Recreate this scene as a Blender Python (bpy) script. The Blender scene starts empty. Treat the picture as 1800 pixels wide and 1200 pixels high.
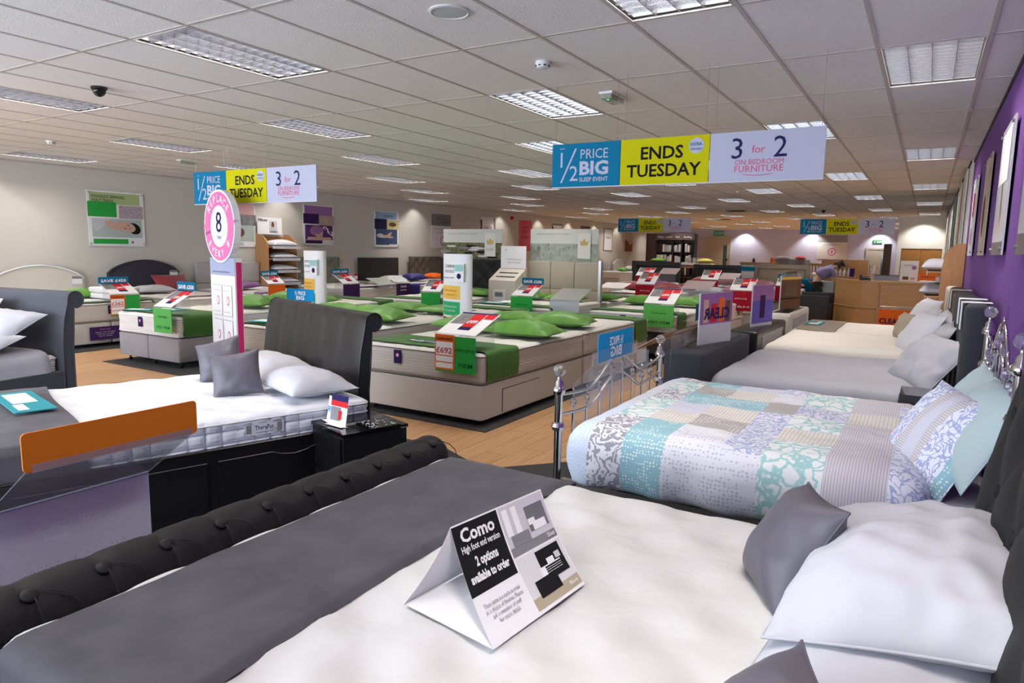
import bpy, math, random
from mathutils import Vector, Matrix, noise
random.seed(7)
PI = math.pi
col = bpy.context.scene.collection
sc = bpy.context.scene

# ---------------------------------------------------------------- camera, world, light, exposure
cam = bpy.data.cameras.new('camera')
camo = bpy.data.objects.new('camera', cam)
col.objects.link(camo)
cam.sensor_width = 36.0
cam.lens = 1200.19 * 36.0 / 1800.0
cam.clip_start = 0.05
cam.clip_end = 200
YAW, PITCH, ROLL = -0.542433, -0.134161, 0.017744
fw = Vector((math.sin(YAW) * math.cos(PITCH), math.cos(YAW) * math.cos(PITCH), math.sin(PITCH)))
rt0 = Vector((math.cos(YAW), -math.sin(YAW), 0))
up0 = rt0.cross(fw)
rt = rt0 * math.cos(ROLL) + up0 * math.sin(ROLL)
up = up0 * math.cos(ROLL) - rt0 * math.sin(ROLL)
M3 = Matrix((rt, up, -fw)).transposed().to_4x4()
M3.translation = Vector((0, 0, 1.6))
camo.matrix_world = M3
sc.camera = camo

w = bpy.data.worlds.new('world')
w.use_nodes = True
sc.world = w
bg = w.node_tree.nodes['Background']
bg.inputs[0].default_value = (0.75, 0.85, 1.0, 1)
bg.inputs[1].default_value = 1.0
sc.view_settings.view_transform = 'Standard'
sc.view_settings.look = 'None'
sc.view_settings.gamma = 1
sc.view_settings.use_curve_mapping = False
sc.view_settings.exposure = 0.06
sc.cycles.max_bounces = 8
sc.cycles.diffuse_bounces = 4
sc.cycles.glossy_bounces = 4
sc.cycles.transmission_bounces = 8
sc.cycles.transparent_max_bounces = 12
sc.cycles.sample_clamp_indirect = 4
sc.cycles.caustics_reflective = False
sc.cycles.caustics_refractive = False


def area(name, loc, size, size_y, power, color, direction):
    l = bpy.data.lights.new(name, 'AREA')
    l.shape = 'RECTANGLE'
    l.size = size
    l.size_y = size_y
    l.energy = power
    l.color = color
    o = bpy.data.objects.new(name, l)
    col.objects.link(o)
    o.location = loc
    o.rotation_euler = Vector(direction).to_track_quat('-Z', 'Y').to_euler()
    return o


WIN_POWER = 800
LAMP_POWER = 82
SPOT_POWER = 15
# daylight through the shop windows behind the camera
area('shop_window_daylight', (-7.2, -3.1, 1.55), 10.8, 2.3, WIN_POWER, (0.80, 0.88, 1.0), (0, 1, 0.06))
LAMP = bpy.data.lights.new('luminaire_tubes', 'AREA')
LAMP.shape = 'RECTANGLE'
LAMP.size = 0.52
LAMP.size_y = 1.1
LAMP.energy = LAMP_POWER
LAMP.color = (1.0, 0.93, 0.86)
SPOT = bpy.data.lights.new('wall_washer', 'SPOT')
SPOT.energy = SPOT_POWER
SPOT.spot_size = math.radians(105)
SPOT.spot_blend = 0.55
SPOT.shadow_soft_size = 0.04
SPOT.color = (1.0, 0.95, 0.87)
SPOTF = SPOT.copy()
SPOTF.energy = 75

# ---------------------------------------------------------------- room numbers (metres)
XL, XR = -13.03, 0.43
YB, YF = -3.2, 40.0
ZC = 2.922
TX0, TY0, TH = -0.9927, 5.1224, 1.2091   # ceiling grid origin and pitch


# ---------------------------------------------------------------- materials
def lin(c):
    def f(v):
        v /= 255.0
        return v / 12.92 if v <= 0.04045 else ((v + 0.055) / 1.055) ** 2.4
    return (f(c[0]), f(c[1]), f(c[2]), 1)


MATS = {}


def mat(name, rgb, rough=0.6, metal=0.0, var=0.0, vscale=8.0, bump=0.0, bscale=60.0, sheen=0.0,
        emit=0.0, spec=None, alpha=1.0, trans=0.0, coat=0.0, stretch=None, rnd=0.0, rgb2=None):
    if name in MATS:
        return MATS[name]
    m = bpy.data.materials.new(name)
    m.use_nodes = True
    nt = m.node_tree
    b = nt.nodes['Principled BSDF']
    c = lin(rgb)
    b.inputs['Base Color'].default_value = c
    b.inputs['Roughness'].default_value = rough
    b.inputs['Metallic'].default_value = metal
    if spec is None and name.endswith(('_print', '_panel', '_board', '_card', '_ink')):
        spec, b.inputs['Roughness'].default_value = 0.12, 0.8
    if spec is not None:
        b.inputs['Specular IOR Level'].default_value = spec
    if sheen:
        b.inputs['Sheen Weight'].default_value = sheen
    if coat:
        b.inputs['Coat Weight'].default_value = coat
    if trans:
        b.inputs['Transmission Weight'].default_value = trans
        b.inputs['IOR'].default_value = 1.45
    if alpha < 1:
        b.inputs['Alpha'].default_value = alpha
    if emit:
        b.inputs['Emission Color'].default_value = c
        b.inputs['Emission Strength'].default_value = emit
    co = None
    if var or bump:
        tc = nt.nodes.new('ShaderNodeTexCoord')
        co = tc.outputs['Object']
        if stretch:
            mp = nt.nodes.new('ShaderNodeMapping')
            mp.inputs['Scale'].default_value = stretch
            nt.links.new(co, mp.inputs[0])
            co = mp.outputs[0]
    if var or rnd:
        mix = nt.nodes.new('ShaderNodeMix')
        mix.data_type = 'RGBA'
        d = lin(rgb2) if rgb2 else tuple(v * (1 - (var or rnd)) for v in c[:3]) + (1,)
        mix.inputs['A'].default_value = c
        mix.inputs['B'].default_value = d
        if var:
            n = nt.nodes.new('ShaderNodeTexNoise')
            n.inputs['Scale'].default_value = vscale
            n.inputs['Detail'].default_value = 5
            nt.links.new(co, n.inputs['Vector'])
            rmp = nt.nodes.new('ShaderNodeMapRange')
            rmp.inputs[1].default_value = 0.3
            rmp.inputs[2].default_value = 0.7
            nt.links.new(n.outputs[0], rmp.inputs[0])
            fac = rmp.outputs[0]
            if rnd:
                oi = nt.nodes.new('ShaderNodeObjectInfo')
                gi = nt.nodes.new('ShaderNodeNewGeometry')
                ad = nt.nodes.new('ShaderNodeMath')
                ad.operation = 'ADD'
                nt.links.new(oi.outputs['Random'], ad.inputs[0])
                nt.links.new(gi.outputs['Random Per Island'], ad.inputs[1])
                fr = nt.nodes.new('ShaderNodeMath')
                fr.operation = 'FRACT'
                nt.links.new(ad.outputs[0], fr.inputs[0])
                ml = nt.nodes.new('ShaderNodeMath')
                ml.operation = 'MULTIPLY_ADD'
                ml.inputs[1].default_value = rnd
                nt.links.new(fr.outputs[0], ml.inputs[0])
                m2 = nt.nodes.new('ShaderNodeMath')
                m2.operation = 'MULTIPLY'
                m2.inputs[1].default_value = 1 - rnd
                nt.links.new(fac, m2.inputs[0])
                nt.links.new(m2.outputs[0], ml.inputs[2])
                fac = ml.outputs[0]
            nt.links.new(fac, mix.inputs['Factor'])
        nt.links.new(mix.outputs['Result'], b.inputs['Base Color'])
    if bump:
        n = nt.nodes.new('ShaderNodeTexNoise')
        n.inputs['Scale'].default_value = bscale
        n.inputs['Detail'].default_value = 3
        nt.links.new(co, n.inputs['Vector'])
        bp = nt.nodes.new('ShaderNodeBump')
        bp.inputs['Strength'].default_value = min(1, bump)
        bp.inputs['Distance'].default_value = 0.01 * bump
        nt.links.new(n.outputs[0], bp.inputs['Height'])
        nt.links.new(bp.outputs[0], b.inputs['Normal'])
    MATS[name] = m
    return m


def pattern(name, kind, c1, c2, scale, rough=0.85, c3=None):
    """printed cotton: two colours chosen by a procedural pattern"""
    if name in MATS:
        return MATS[name]
    m = mat(name, c1, rough)
    nt = m.node_tree
    b = nt.nodes['Principled BSDF']
    tc = nt.nodes.new('ShaderNodeTexCoord')
    co = tc.outputs['Object']
    mix = nt.nodes.new('ShaderNodeMix')
    mix.data_type = 'RGBA'
    mix.inputs['A'].default_value = lin(c1)
    mix.inputs['B'].default_value = lin(c2)

    def rng(src, lo, hi, inv=False):
        r = nt.nodes.new('ShaderNodeMapRange')
        r.inputs[1].default_value = lo
        r.inputs[2].default_value = hi
        if inv:
            r.inputs[3].default_value = 1
            r.inputs[4].default_value = 0
        nt.links.new(src, r.inputs[0])
        return r.outputs[0]
    if kind == 'dots':
        v = nt.nodes.new('ShaderNodeTexVoronoi')
        v.inputs['Scale'].default_value = scale
        v.inputs['Randomness'].default_value = 0.35
        nt.links.new(co, v.inputs['Vector'])
        f = rng(v.outputs['Distance'], 0.28, 0.36, True)
    elif kind == 'stripe':
        v = nt.nodes.new('ShaderNodeTexWave')
        v.bands_direction = 'Y' if c3 == 'y' else 'X'
        v.inputs['Scale'].default_value = scale
        v.inputs['Distortion'].default_value = 0.4
        nt.links.new(co, v.inputs['Vector'])
        f = rng(v.outputs['Fac'], 0.42, 0.58)
    elif kind == 'check':
        v = nt.nodes.new('ShaderNodeTexChecker')
        v.inputs['Scale'].default_value = scale
        nt.links.new(co, v.inputs['Vector'])
        f = v.outputs['Fac']
    elif kind == 'ornament':
        n = nt.nodes.new('ShaderNodeTexNoise')
        n.inputs['Scale'].default_value = scale * 0.6
        nt.links.new(co, n.inputs['Vector'])
        mx = nt.nodes.new('ShaderNodeMix')
        mx.data_type = 'RGBA'
        mx.inputs['Factor'].default_value = 0.12
        nt.links.new(co, mx.inputs['A'])
        nt.links.new(n.outputs['Color'], mx.inputs['B'])
        v = nt.nodes.new('ShaderNodeTexWave')
        v.wave_type = 'RINGS'
        v.rings_direction = 'SPHERICAL'
        v.inputs['Scale'].default_value = scale * 0.45
        v.inputs['Distortion'].default_value = 9
        v.inputs['Detail'].default_value = 1
        v.inputs['Detail Scale'].default_value = 2.2
        nt.links.new(mx.outputs['Result'], v.inputs['Vector'])
        f = rng(v.outputs['Fac'], 0.45, 0.6)
    else:  # floral
        n = nt.nodes.new('ShaderNodeTexNoise')
        n.inputs['Scale'].default_value = scale * 0.8
        n.inputs['Detail'].default_value = 2
        nt.links.new(co, n.inputs['Vector'])
        mx = nt.nodes.new('ShaderNodeMix')
        mx.data_type = 'RGBA'
        mx.inputs['Factor'].default_value = 0.16
        nt.links.new(co, mx.inputs['A'])
        nt.links.new(n.outputs['Color'], mx.inputs['B'])
        v = nt.nodes.new('ShaderNodeTexVoronoi')
        v.feature = 'DISTANCE_TO_EDGE'
        v.inputs['Scale'].default_value = scale
        nt.links.new(mx.outputs['Result'], v.inputs['Vector'])
        f = rng(v.outputs['Distance'], 0.05, 0.12)
    nt.links.new(f, mix.inputs['Factor'])
    nt.links.new(mix.outputs['Result'], b.inputs['Base Color'])
    return m


def quilt_mat(name, rgb, sx, sz, rough=0.85, strength=0.5):
    """ticking whose fine stitched rows are too small to build"""
    m = mat(name, rgb, rough)
    nt = m.node_tree
    if nt.nodes.get('quilt'):
        return m
    b = nt.nodes['Principled BSDF']
    tc = nt.nodes.new('ShaderNodeTexCoord')
    v = nt.nodes.new('ShaderNodeTexWave')
    v.name = 'quilt'
    v.bands_direction = 'Z'
    v.inputs['Scale'].default_value = sz
    v.inputs['Distortion'].default_value = 1.5
    v.inputs['Detail'].default_value = 2
    nt.links.new(tc.outputs['Object'], v.inputs['Vector'])
    bp = nt.nodes.new('ShaderNodeBump')
    bp.inputs['Strength'].default_value = strength
    bp.inputs['Distance'].default_value = 0.012
    nt.links.new(v.outputs['Fac'], bp.inputs['Height'])
    nt.links.new(bp.outputs[0], b.inputs['Normal'])
    return m


WHITE = mat('white_ticking', (218, 216, 212), 0.9, var=0.05, vscale=3, bump=0.5, bscale=18)
TICK = quilt_mat('white_quilted_border', (222, 221, 220), 1, 14)
TICKG = quilt_mat('taupe_quilted_border', (190, 186, 180), 1, 11, strength=0.15)
LINEN = mat('white_pillowcase', (188, 189, 197), 0.85, bump=0.6, bscale=9)
WHITEP = mat('bright_white_pillowcase', (218, 219, 226), 0.85, bump=0.5, bscale=9)
CREAMC = mat('cream_cotton', (236, 230, 220), 0.85, bump=0.35, bscale=9)
GREEN = mat('green_satin', (92, 152, 50), 0.45, sheen=0.1, var=0.25, vscale=5, bump=0.5, bscale=9)
GREENT = mat('green_throw', (54, 108, 30), 0.6, sheen=0.05, var=0.25, vscale=7, bump=0.4, bscale=12)
RED = mat('burgundy_satin', (138, 24, 38), 0.5, sheen=0.3, var=0.3, vscale=5, bump=0.5, bscale=9)
PURPLE = mat('purple_satin', (128, 56, 140), 0.5, sheen=0.3, var=0.2, vscale=5)
BLUEF = mat('royal_blue_fabric', (34, 36, 120), 0.6, var=0.2, vscale=5)
GREYV = mat('grey_velvet', (80, 78, 86), 0.85, sheen=0.08, var=0.42, vscale=7, bump=0.3, bscale=10)
GREYS = mat('grey_satin', (90, 87, 98), 0.5, sheen=0.05, var=0.15, vscale=6, bump=0.5, bscale=8)
SILVER = mat('silver_duvet_cotton', (164, 164, 172), 0.65, sheen=0.1, bump=0.45, bscale=7)
AQUA = mat('pale_aqua_cotton', (176, 196, 200), 0.8, bump=0.3, bscale=9)
BEIGEC = mat('beige_fabric', (170, 158, 138), 0.8, bump=0.4, bscale=12)
DIVB = mat('beige_divan_fabric', (188, 184, 180), 0.9, bump=0.25, bscale=220)
DIVG = mat('grey_divan_fabric', (142, 140, 144), 0.9, bump=0.25, bscale=220)
DIVP = mat('pale_divan_fabric', (186, 182, 176), 0.9, bump=0.25, bscale=220)
DIVD = mat('dark_divan_fabric', (66, 62, 62), 0.9, bump=0.25, bscale=220)
CHAR = mat('charcoal_upholstery', (52, 53, 60), 0.85, var=0.15, vscale=60, bump=0.3, bscale=200)
GREYT = mat('dark_grey_tweed', (56, 57, 63), 0.9, var=0.15, vscale=90, bump=0.3, bscale=240)
GREYU = mat('grey_tweed', (76, 78, 87), 0.9, var=0.15, vscale=90, bump=0.3, bscale=240)
GREYL = mat('light_grey_upholstery', (166, 164, 164), 0.85, bump=0.2, bscale=150)
BEIGEU = mat('beige_upholstery', (178, 168, 152), 0.85, bump=0.2, bscale=180)
BROWNU = mat('brown_upholstery', (88, 76, 68), 0.85, bump=0.2, bscale=150)
CREAMU = mat('cream_upholstery', (204, 198, 188), 0.85, bump=0.2, bscale=150)
NAVYU = mat('navy_upholstery', (48, 44, 58), 0.85, bump=0.2, bscale=150)
BLACKL = mat('black_leather', (17, 16, 18), 0.32, var=0.2, vscale=20, bump=0.25, bscale=90)
TUFTB = mat('dark_grey_soft_upholstery', (22, 22, 23), 0.62, spec=0.3, var=0.2, vscale=10, bump=0.2, bscale=90)
TAUPEL = mat('taupe_leather', (150, 138, 118), 0.5, bump=0.15, bscale=80)
CHROME = mat('chrome', (214, 210, 208), 0.12, metal=1)
SILVM = mat('brushed_silver', (180, 180, 180), 0.35, metal=1)
CRYST = mat('cut_crystal', (240, 244, 250), 0.03, trans=0.9, spec=0.8)
ACRYL = mat('clear_acrylic', (215, 222, 232), 0.08, alpha=0.13, spec=0.3)
ACRYM = mat('frosted_acrylic', (236, 236, 250), 0.3, alpha=0.88, spec=0.3)
WOOD = mat('light_wood', (188, 136, 88), 0.5, var=0.2, vscale=4, stretch=(8, 8, 1), bump=0.1, bscale=40)
OAKD = mat('oak_doors', (176, 120, 56), 0.45, var=0.25, vscale=4, stretch=(10, 10, 1))
DESKW = mat('beech_counter', (186, 142, 92), 0.45, var=0.15, vscale=5, stretch=(1, 1, 8))
DARKW = mat('dark_wood', (70, 50, 38), 0.5, var=0.2, vscale=5)
PLANK = mat('laminate_planks', (206, 166, 122), 0.38, var=0.3, vscale=2.5, stretch=(14, 0.9, 1), rnd=0.35, rgb2=(168, 124, 82), bump=0.06, bscale=30)
CARPET = mat('charcoal_carpet', (58, 58, 60), 0.98, var=0.45, vscale=160, bump=0.5, bscale=260)
WALLW = mat('white_wall_paint', (206, 202, 195), 0.85, bump=0.05, bscale=80)
WALLL = mat('lilac_wall_paint', (214, 216, 248), 0.85)
WALLP = mat('purple_wall_paint', (108, 62, 140), 0.8, bump=0.05, bscale=80)
WALLC = mat('cream_wall_paint', (236, 234, 228), 0.85)
TRIMW = mat('white_trim', (220, 218, 212), 0.6)
DOORW = mat('pale_door', (206, 202, 192), 0.55)
TILE = mat('mineral_ceiling_tile', (246, 244, 241), 0.95, var=0.14, vscale=120, bump=0.5, bscale=160)
TBAR = mat('ceiling_grid_metal', (190, 184, 178), 0.6)
LOUV = mat('mirror_louvre', (150, 152, 160), 0.25, metal=0.8)
FRAMEL = mat('luminaire_white', (214, 214, 216), 0.5)
BLK = mat('black_plastic', (20, 20, 22), 0.4)
BLKM = mat('black_satin', (26, 26, 28), 0.6)
WPL = mat('white_plastic', (224, 224, 224), 0.5)
CARD = mat('white_card', (236, 236, 238), 0.6)
GREYP = mat('grey_print', (128, 128, 132), 0.6)
LGREYP = mat('pale_grey_print', (198, 198, 206), 0.6)
BLUEP = mat('cyan_print', (16, 112, 150), 0.5)
BLUEB = mat('bright_blue_print', (22, 140, 196), 0.5)
YELP = mat('yellow_print', (192, 188, 14), 0.5)
LILP = mat('pale_lilac_print', (180, 182, 202), 0.5)
NAVYP = mat('navy_print', (44, 36, 84), 0.5)
BLACKP = mat('black_print', (24, 24, 26), 0.55)
PINKP = mat('pink_print', (216, 116, 168), 0.5)
MAGP = mat('magenta_print', (196, 50, 110), 0.5)
REDP = mat('red_print', (204, 44, 48), 0.5)
CRIMP = mat('crimson_print', (176, 28, 52), 0.5)
GRNP = mat('green_print', (48, 160, 70), 0.5)
GRNL = mat('pale_green_print', (168, 186, 134), 0.5)
ORP = mat('orange_print', (222, 104, 36), 0.5)
ORB = mat('orange_header_board', (236, 134, 40), 0.55)
AMBP = mat('amber_print', (232, 190, 92), 0.5)
SKINP = mat('skin_tone_print', (206, 168, 150), 0.6)
BROWNP = mat('brown_print', (112, 76, 56), 0.6)
SAGEP = mat('sage_photo_print', (126, 126, 96), 0.6, var=0.7, vscale=14)
MISTP = mat('misty_photo_print', (176, 182, 176), 0.6, var=0.35, vscale=10)
PHOTOG = mat('grey_photo_print', (150, 150, 152), 0.6, var=0.5, vscale=6)
TEALP = mat('teal_print', (60, 150, 160), 0.5)
DPURP = mat('deep_purple_print', (58, 34, 84), 0.5)
MAUVEP = mat('mauve_print', (150, 104, 160), 0.5)
TUBE = mat('lit_fluorescent_tube', (255, 246, 232), 0.5, emit=4.0)
EXITG = mat('exit_sign_green', (20, 110, 70), 0.5, emit=0.25)
SMOKE = mat('dark_smoked_dome', (14, 12, 14), 0.1)
GLASSD = mat('door_vision_glass', (90, 110, 120), 0.1, spec=0.8)
SKIN = mat('skin', (196, 150, 126), 0.6)
HAIR = mat('dark_hair', (40, 30, 26), 0.7)


# ---------------------------------------------------------------- mesh helpers
class MB:
    def __init__(s):
        s.v = []
        s.f = []
        s.m = []

    def add(s, vs, fs, mi=0, M=None):
        k = len(s.v)
        s.v += [tuple(M @ Vector(p)) for p in vs] if M is not None else [tuple(p) for p in vs]
        s.f += [tuple(i + k for i in f) for f in fs]
        s.m += [mi] * len(fs)
        return s

    def box(s, x0, x1, y0, y1, z0, z1, mi=0, M=None):
        vs = [(x, y, z) for z in (z0, z1) for y in (y0, y1) for x in (x0, x1)]
        return s.add(vs, [(0, 2, 3, 1), (4, 5, 7, 6), (0, 1, 5, 4), (1, 3, 7, 5), (3, 2, 6, 7), (2, 0, 4, 6)], mi, M)

    def cyl(s, x, y, z0, z1, r, n=10, mi=0, M=None, r2=None):
        r2 = r if r2 is None else r2
        vs = [(x + r * math.cos(2 * PI * i / n), y + r * math.sin(2 * PI * i / n), z0) for i in range(n)]
        vs += [(x + r2 * math.cos(2 * PI * i / n), y + r2 * math.sin(2 * PI * i / n), z1) for i in range(n)]
        fs = [(i, (i + 1) % n, n + (i + 1) % n, n + i) for i in range(n)]
        fs += [tuple(range(n))[::-1], tuple(range(n, 2 * n))]
        return s.add(vs, fs, mi, M)

    def lathe(s, prof, n=14, mi=0, M=None):
        vs, fs = [], []
        for r, z in prof:
            vs += [(r * math.cos(2 * PI * i / n), r * math.sin(2 * PI * i / n), z) for i in range(n)]
        for k in range(len(prof) - 1):
            fs += [(k * n + i, k * n + (i + 1) % n, (k + 1) * n + (i + 1) % n, (k + 1) * n + i) for i in range(n)]
        fs += [tuple(range(n))[::-1], tuple(range((len(prof) - 1) * n, len(prof) * n))]
        return s.add(vs, fs, mi, M)

    def tube(s, pts, r, n=6, mi=0, closed=False):
        pts = [Vector(p) for p in pts]
        L = len(pts)
        vs, fs = [], []
        for i, p in enumerate(pts):
            if closed:
                d = pts[(i + 1) % L] - pts[i - 1]
            else:
                d = pts[min(i + 1, L - 1)] - pts[max(i - 1, 0)]
            d.normalize()
            a = Vector((0, 0, 1)) if abs(d.z) < 0.9 else Vector((1, 0, 0))
            u = d.cross(a).normalized()
            q = d.cross(u)
            vs += [tuple(p + u * r * math.cos(2 * PI * k / n) + q * r * math.sin(2 * PI * k / n)) for k in range(n)]
        for i in range(L if closed else L - 1):
            j = (i + 1) % L
            fs += [(i * n + k, i * n + (k + 1) % n, j * n + (k + 1) % n, j * n + k) for k in range(n)]
        if not closed:
            fs += [tuple(range(n)), tuple(range((L - 1) * n, L * n))[::-1]]
        return s.add(vs, fs, mi)

    def prism(s, poly, x0, x1, mi=0, M=None, axis='x'):
        """poly of (a, b) extruded from x0 to x1 along an axis"""
        n = len(poly)
        if axis == 'x':
            vs = [(x0, a, b) for a, b in poly] + [(x1, a, b) for a, b in poly]
        elif axis == 'y':
            vs = [(a, x0, b) for a, b in poly] + [(a, x1, b) for a, b in poly]
        else:
            vs = [(a, b, x0) for a, b in poly] + [(a, b, x1) for a, b in poly]
        fs = [(i, (i + 1) % n, n + (i + 1) % n, n + i) for i in range(n)]
        fs += [tuple(range(n))[::-1], tuple(range(n, 2 * n))]
        return s.add(vs, fs, mi, M)

    def grid(s, fn, nu, nv, mi=0, close_u=False):
        vs = [tuple(fn(i / nu, j / nv)) for j in range(nv + 1) for i in range(nu + 1)]
        fs = [(j * (nu + 1) + i, j * (nu + 1) + i + 1, (j + 1) * (nu + 1) + i + 1, (j + 1) * (nu + 1) + i)
              for j in range(nv) for i in range(nu)]
        return s.add(vs, fs, mi)

    def mesh(s, name, mats, smooth=False):
        me = bpy.data.meshes.new(name)
        me.from_pydata(s.v, [], s.f)
        if not isinstance(mats, (list, tuple)):
            mats = [mats]
        for m in mats:
            me.materials.append(m)
        if len(mats) > 1:
            me.polygons.foreach_set('material_index', s.m)
        import bmesh
        bm = bmesh.new()
        bm.from_mesh(me)
        bmesh.ops.recalc_face_normals(bm, faces=bm.faces)
        bm.to_mesh(me)
        bm.free()
        if smooth:
            me.polygons.foreach_set('use_smooth', [True] * len(me.polygons))
            if smooth != True:
                me.set_sharp_from_angle(angle=math.radians(smooth))
        me.update()
        return me

    def build(s, name, mats, parent=None, smooth=False, loc=None, rot=None):
        return put(s.mesh(name, mats, smooth), name, parent, loc, rot)


def put(me, name, parent=None, loc=None, rot=None):
    o = bpy.data.objects.new(name, me)
    col.objects.link(o)
    if parent is not None:
        o.parent = parent
    if loc is not None:
        o.location = loc
    if rot is not None:
        o.rotation_euler = rot
    return o


def tag(o, label=None, cat=None, group=None, kind=None):
    if label:
        o['label'] = label
    if cat:
        o['category'] = cat
    if group:
        o['group'] = group
    if kind:
        o['kind'] = kind
    return o


def thing(name, label, cat, loc=(0, 0, 0), rz=0.0, group=None, rot=None):
    o = bpy.data.objects.new(name, None)
    o.empty_display_size = 0.05
    col.objects.link(o)
    o.location = loc
    o.rotation_euler = rot if rot is not None else (0, 0, rz)
    return tag(o, label, cat, group)


def struct(name, mb, m, smooth=False, parent=None):
    o = mb.build(name, m, parent, smooth)
    if parent is None:
        o['kind'] = 'structure'
    return o


def copy_tree(root, loc, rz=None, label=None, group=None):
    r = root.copy()
    col.objects.link(r)
    r.location = loc
    if rz is not None:
        r.rotation_euler = (0, 0, rz)
    if label:
        r['label'] = label
    if group:
        r['group'] = group
    for ch in list(root.children):
        c = ch.copy()
        col.objects.link(c)
        c.parent = r
        for g in list(ch.children):
            d = g.copy()
            col.objects.link(d)
            d.parent = c
    return r


def rbox(a, b, c, r, nx, ny, nz, disp=None, cen=(0, 0, 0), rz=None):
    """box of half sizes a, b, c with rounded edges as a fine grid; disp(p, n) moves a point"""
    mb = MB()
    rz = r if rz is None else rz
    idx = {}
    vs, fs = [], []

    def coords(h, n, rr):
        k = 3
        t = [-h + rr * (1 - math.cos(PI / 2 * i / k)) for i in range(k)]
        m = [-h + rr + (2 * h - 2 * rr) * i / n for i in range(n + 1)]
        return t + m + [-x for x in reversed(t)]
    X, Y, Z = coords(a, nx, r), coords(b, ny, r), coords(c, nz, rz)

    def vert(i, j, k):
        key = (i, j, k)
        if key in idx:
            return idx[key]
        p = Vector((X[i], Y[j], Z[k]))
        q = Vector((max(-a + r, min(a - r, p.x)), max(-b + r, min(b - r, p.y)), max(-c + rz, min(c - rz, p.z))))
        d = Vector(((p.x - q.x) / r, (p.y - q.y) / r, (p.z - q.z) / rz))
        n = d.normalized() if d.length > 1e-6 else Vector((0, 0, 0))
        if n.length > 0:
            p = Vector((q.x + n.x * r, q.y + n.y * r, q.z + n.z * rz))
        if disp:
            p = p + disp(p, n)
        idx[key] = len(vs)
        vs.append((p.x + cen[0], p.y + cen[1], p.z + cen[2]))
        return idx[key]
    NX, NY, NZ = len(X) - 1, len(Y) - 1, len(Z) - 1
    for i in range(NX):
        for j in range(NY):
            fs.append((vert(i, j, 0), vert(i, j + 1, 0), vert(i + 1, j + 1, 0), vert(i + 1, j, 0)))
            fs.append((vert(i, j, NZ), vert(i + 1, j, NZ), vert(i + 1, j + 1, NZ), vert(i, j + 1, NZ)))
    for i in range(NX):
        for k in range(NZ):
            fs.append((vert(i, 0, k), vert(i + 1, 0, k), vert(i + 1, 0, k + 1), vert(i, 0, k + 1)))
            fs.append((vert(i, NY, k), vert(i, NY, k + 1), vert(i + 1, NY, k + 1), vert(i + 1, NY, k)))
    for j in range(NY):
        for k in range(NZ):
            fs.append((vert(0, j, k), vert(0, j, k + 1), vert(0, j + 1, k + 1), vert(0, j + 1, k)))
            fs.append((vert(NX, j, k), vert(NX, j + 1, k), vert(NX, j + 1, k + 1), vert(NX, j, k + 1)))
    mb.add(vs, fs)
    return mb


def rrect(w, h, r, n=4):
    pts = []
    for cx, cy, a0 in ((w / 2 - r, h / 2 - r, 0), (-w / 2 + r, h / 2 - r, 90), (-w / 2 + r, -h / 2 + r, 180), (w / 2 - r, -h / 2 + r, 270)):
        for k in range(n + 1):
            a = math.radians(a0 + 90 * k / n)
            pts.append((cx + r * math.cos(a), cy + r * math.sin(a)))
    return pts


# ---------------------------------------------------------------- lettering (flat print)
_T = {}


def text_mesh(s, bold=0.0):
    key = (s, bold)
    if key in _T:
        return _T[key]
    c = bpy.data.curves.new('txt', 'FONT')
    c.body = s
    c.size = 1.0
    c.resolution_u = 2
    c.align_x = 'LEFT'
    c.offset = bold
    o = bpy.data.objects.new('txt', c)
    col.objects.link(o)
    dg = bpy.context.evaluated_depsgraph_get()
    me = o.evaluated_get(dg).to_mesh()
    vs = [tuple(v.co) for v in me.vertices]
    fs = [tuple(p.vertices) for p in me.polygons]
    o.evaluated_get(dg).to_mesh_clear()
    bpy.data.objects.remove(o)
    bpy.data.curves.remove(c)
    xs = [v[0] for v in vs] or [0, 1]
    _T[key] = (vs, fs, min(xs), max(xs))
    return _T[key]


def letter_mb(lines, mb=None, y=0.0):
    """lines: (string, x, z, cap size, align, bold[, max width]) in the x-z plane, facing -Y"""
    mb = mb or MB()
    for ln in lines:
        s, x, z, size, al = ln[:5]
        bold = ln[5] if len(ln) > 5 else 0
        vs, fs, x0, x1 = text_mesh(s, bold)
        sx = size
        wd = (x1 - x0) * size
        if len(ln) > 6 and ln[6]:
            sx = size * ln[6] / wd
            wd = ln[6]
        off = {'c': -wd / 2, 'l': 0, 'r': -wd}[al]
        mb.add([((v[0] - x0) * sx + off + x, y, z + v[1] * size) for v in vs], fs)
    return mb


def flat(pts, y, mb, mi=0):
    """flat polygon in the x-z plane"""
    mb.add([(p[0], y, p[1]) for p in pts], [tuple(range(len(pts)))], mi)


def ell(cx, cz, a, b, n=20, rot=0.0, t0=0, t1=360):
    out = []
    for i in range(n + (0 if t1 - t0 >= 360 else 1)):
        t = math.radians(t0 + (t1 - t0) * i / n)
        x, z = a * math.cos(t), b * math.sin(t)
        out.append((cx + x * math.cos(rot) - z * math.sin(rot), cz + x * math.sin(rot) + z * math.cos(rot)))
    return out


def rc(x0, x1, z0, z1):
    return [(x0, z0), (x1, z0), (x1, z1), (x0, z1)]


def prints(parent, items, y=-0.006, name='printed_area'):
    """items: (polygon, material); each next one lies a hair in front"""
    mats, mb = [], MB()
    for k, (poly, m) in enumerate(items):
        if m not in mats:
            mats.append(m)
        flat(poly, y - 0.0004 * k, mb, mats.index(m))
    return mb.build(name, mats, parent)


def letters(parent, lines, m, y=-0.012, loc=None, rot=None):
    return letter_mb(lines, y=y).build('lettering', m, parent, loc=loc, rot=rot)

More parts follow.
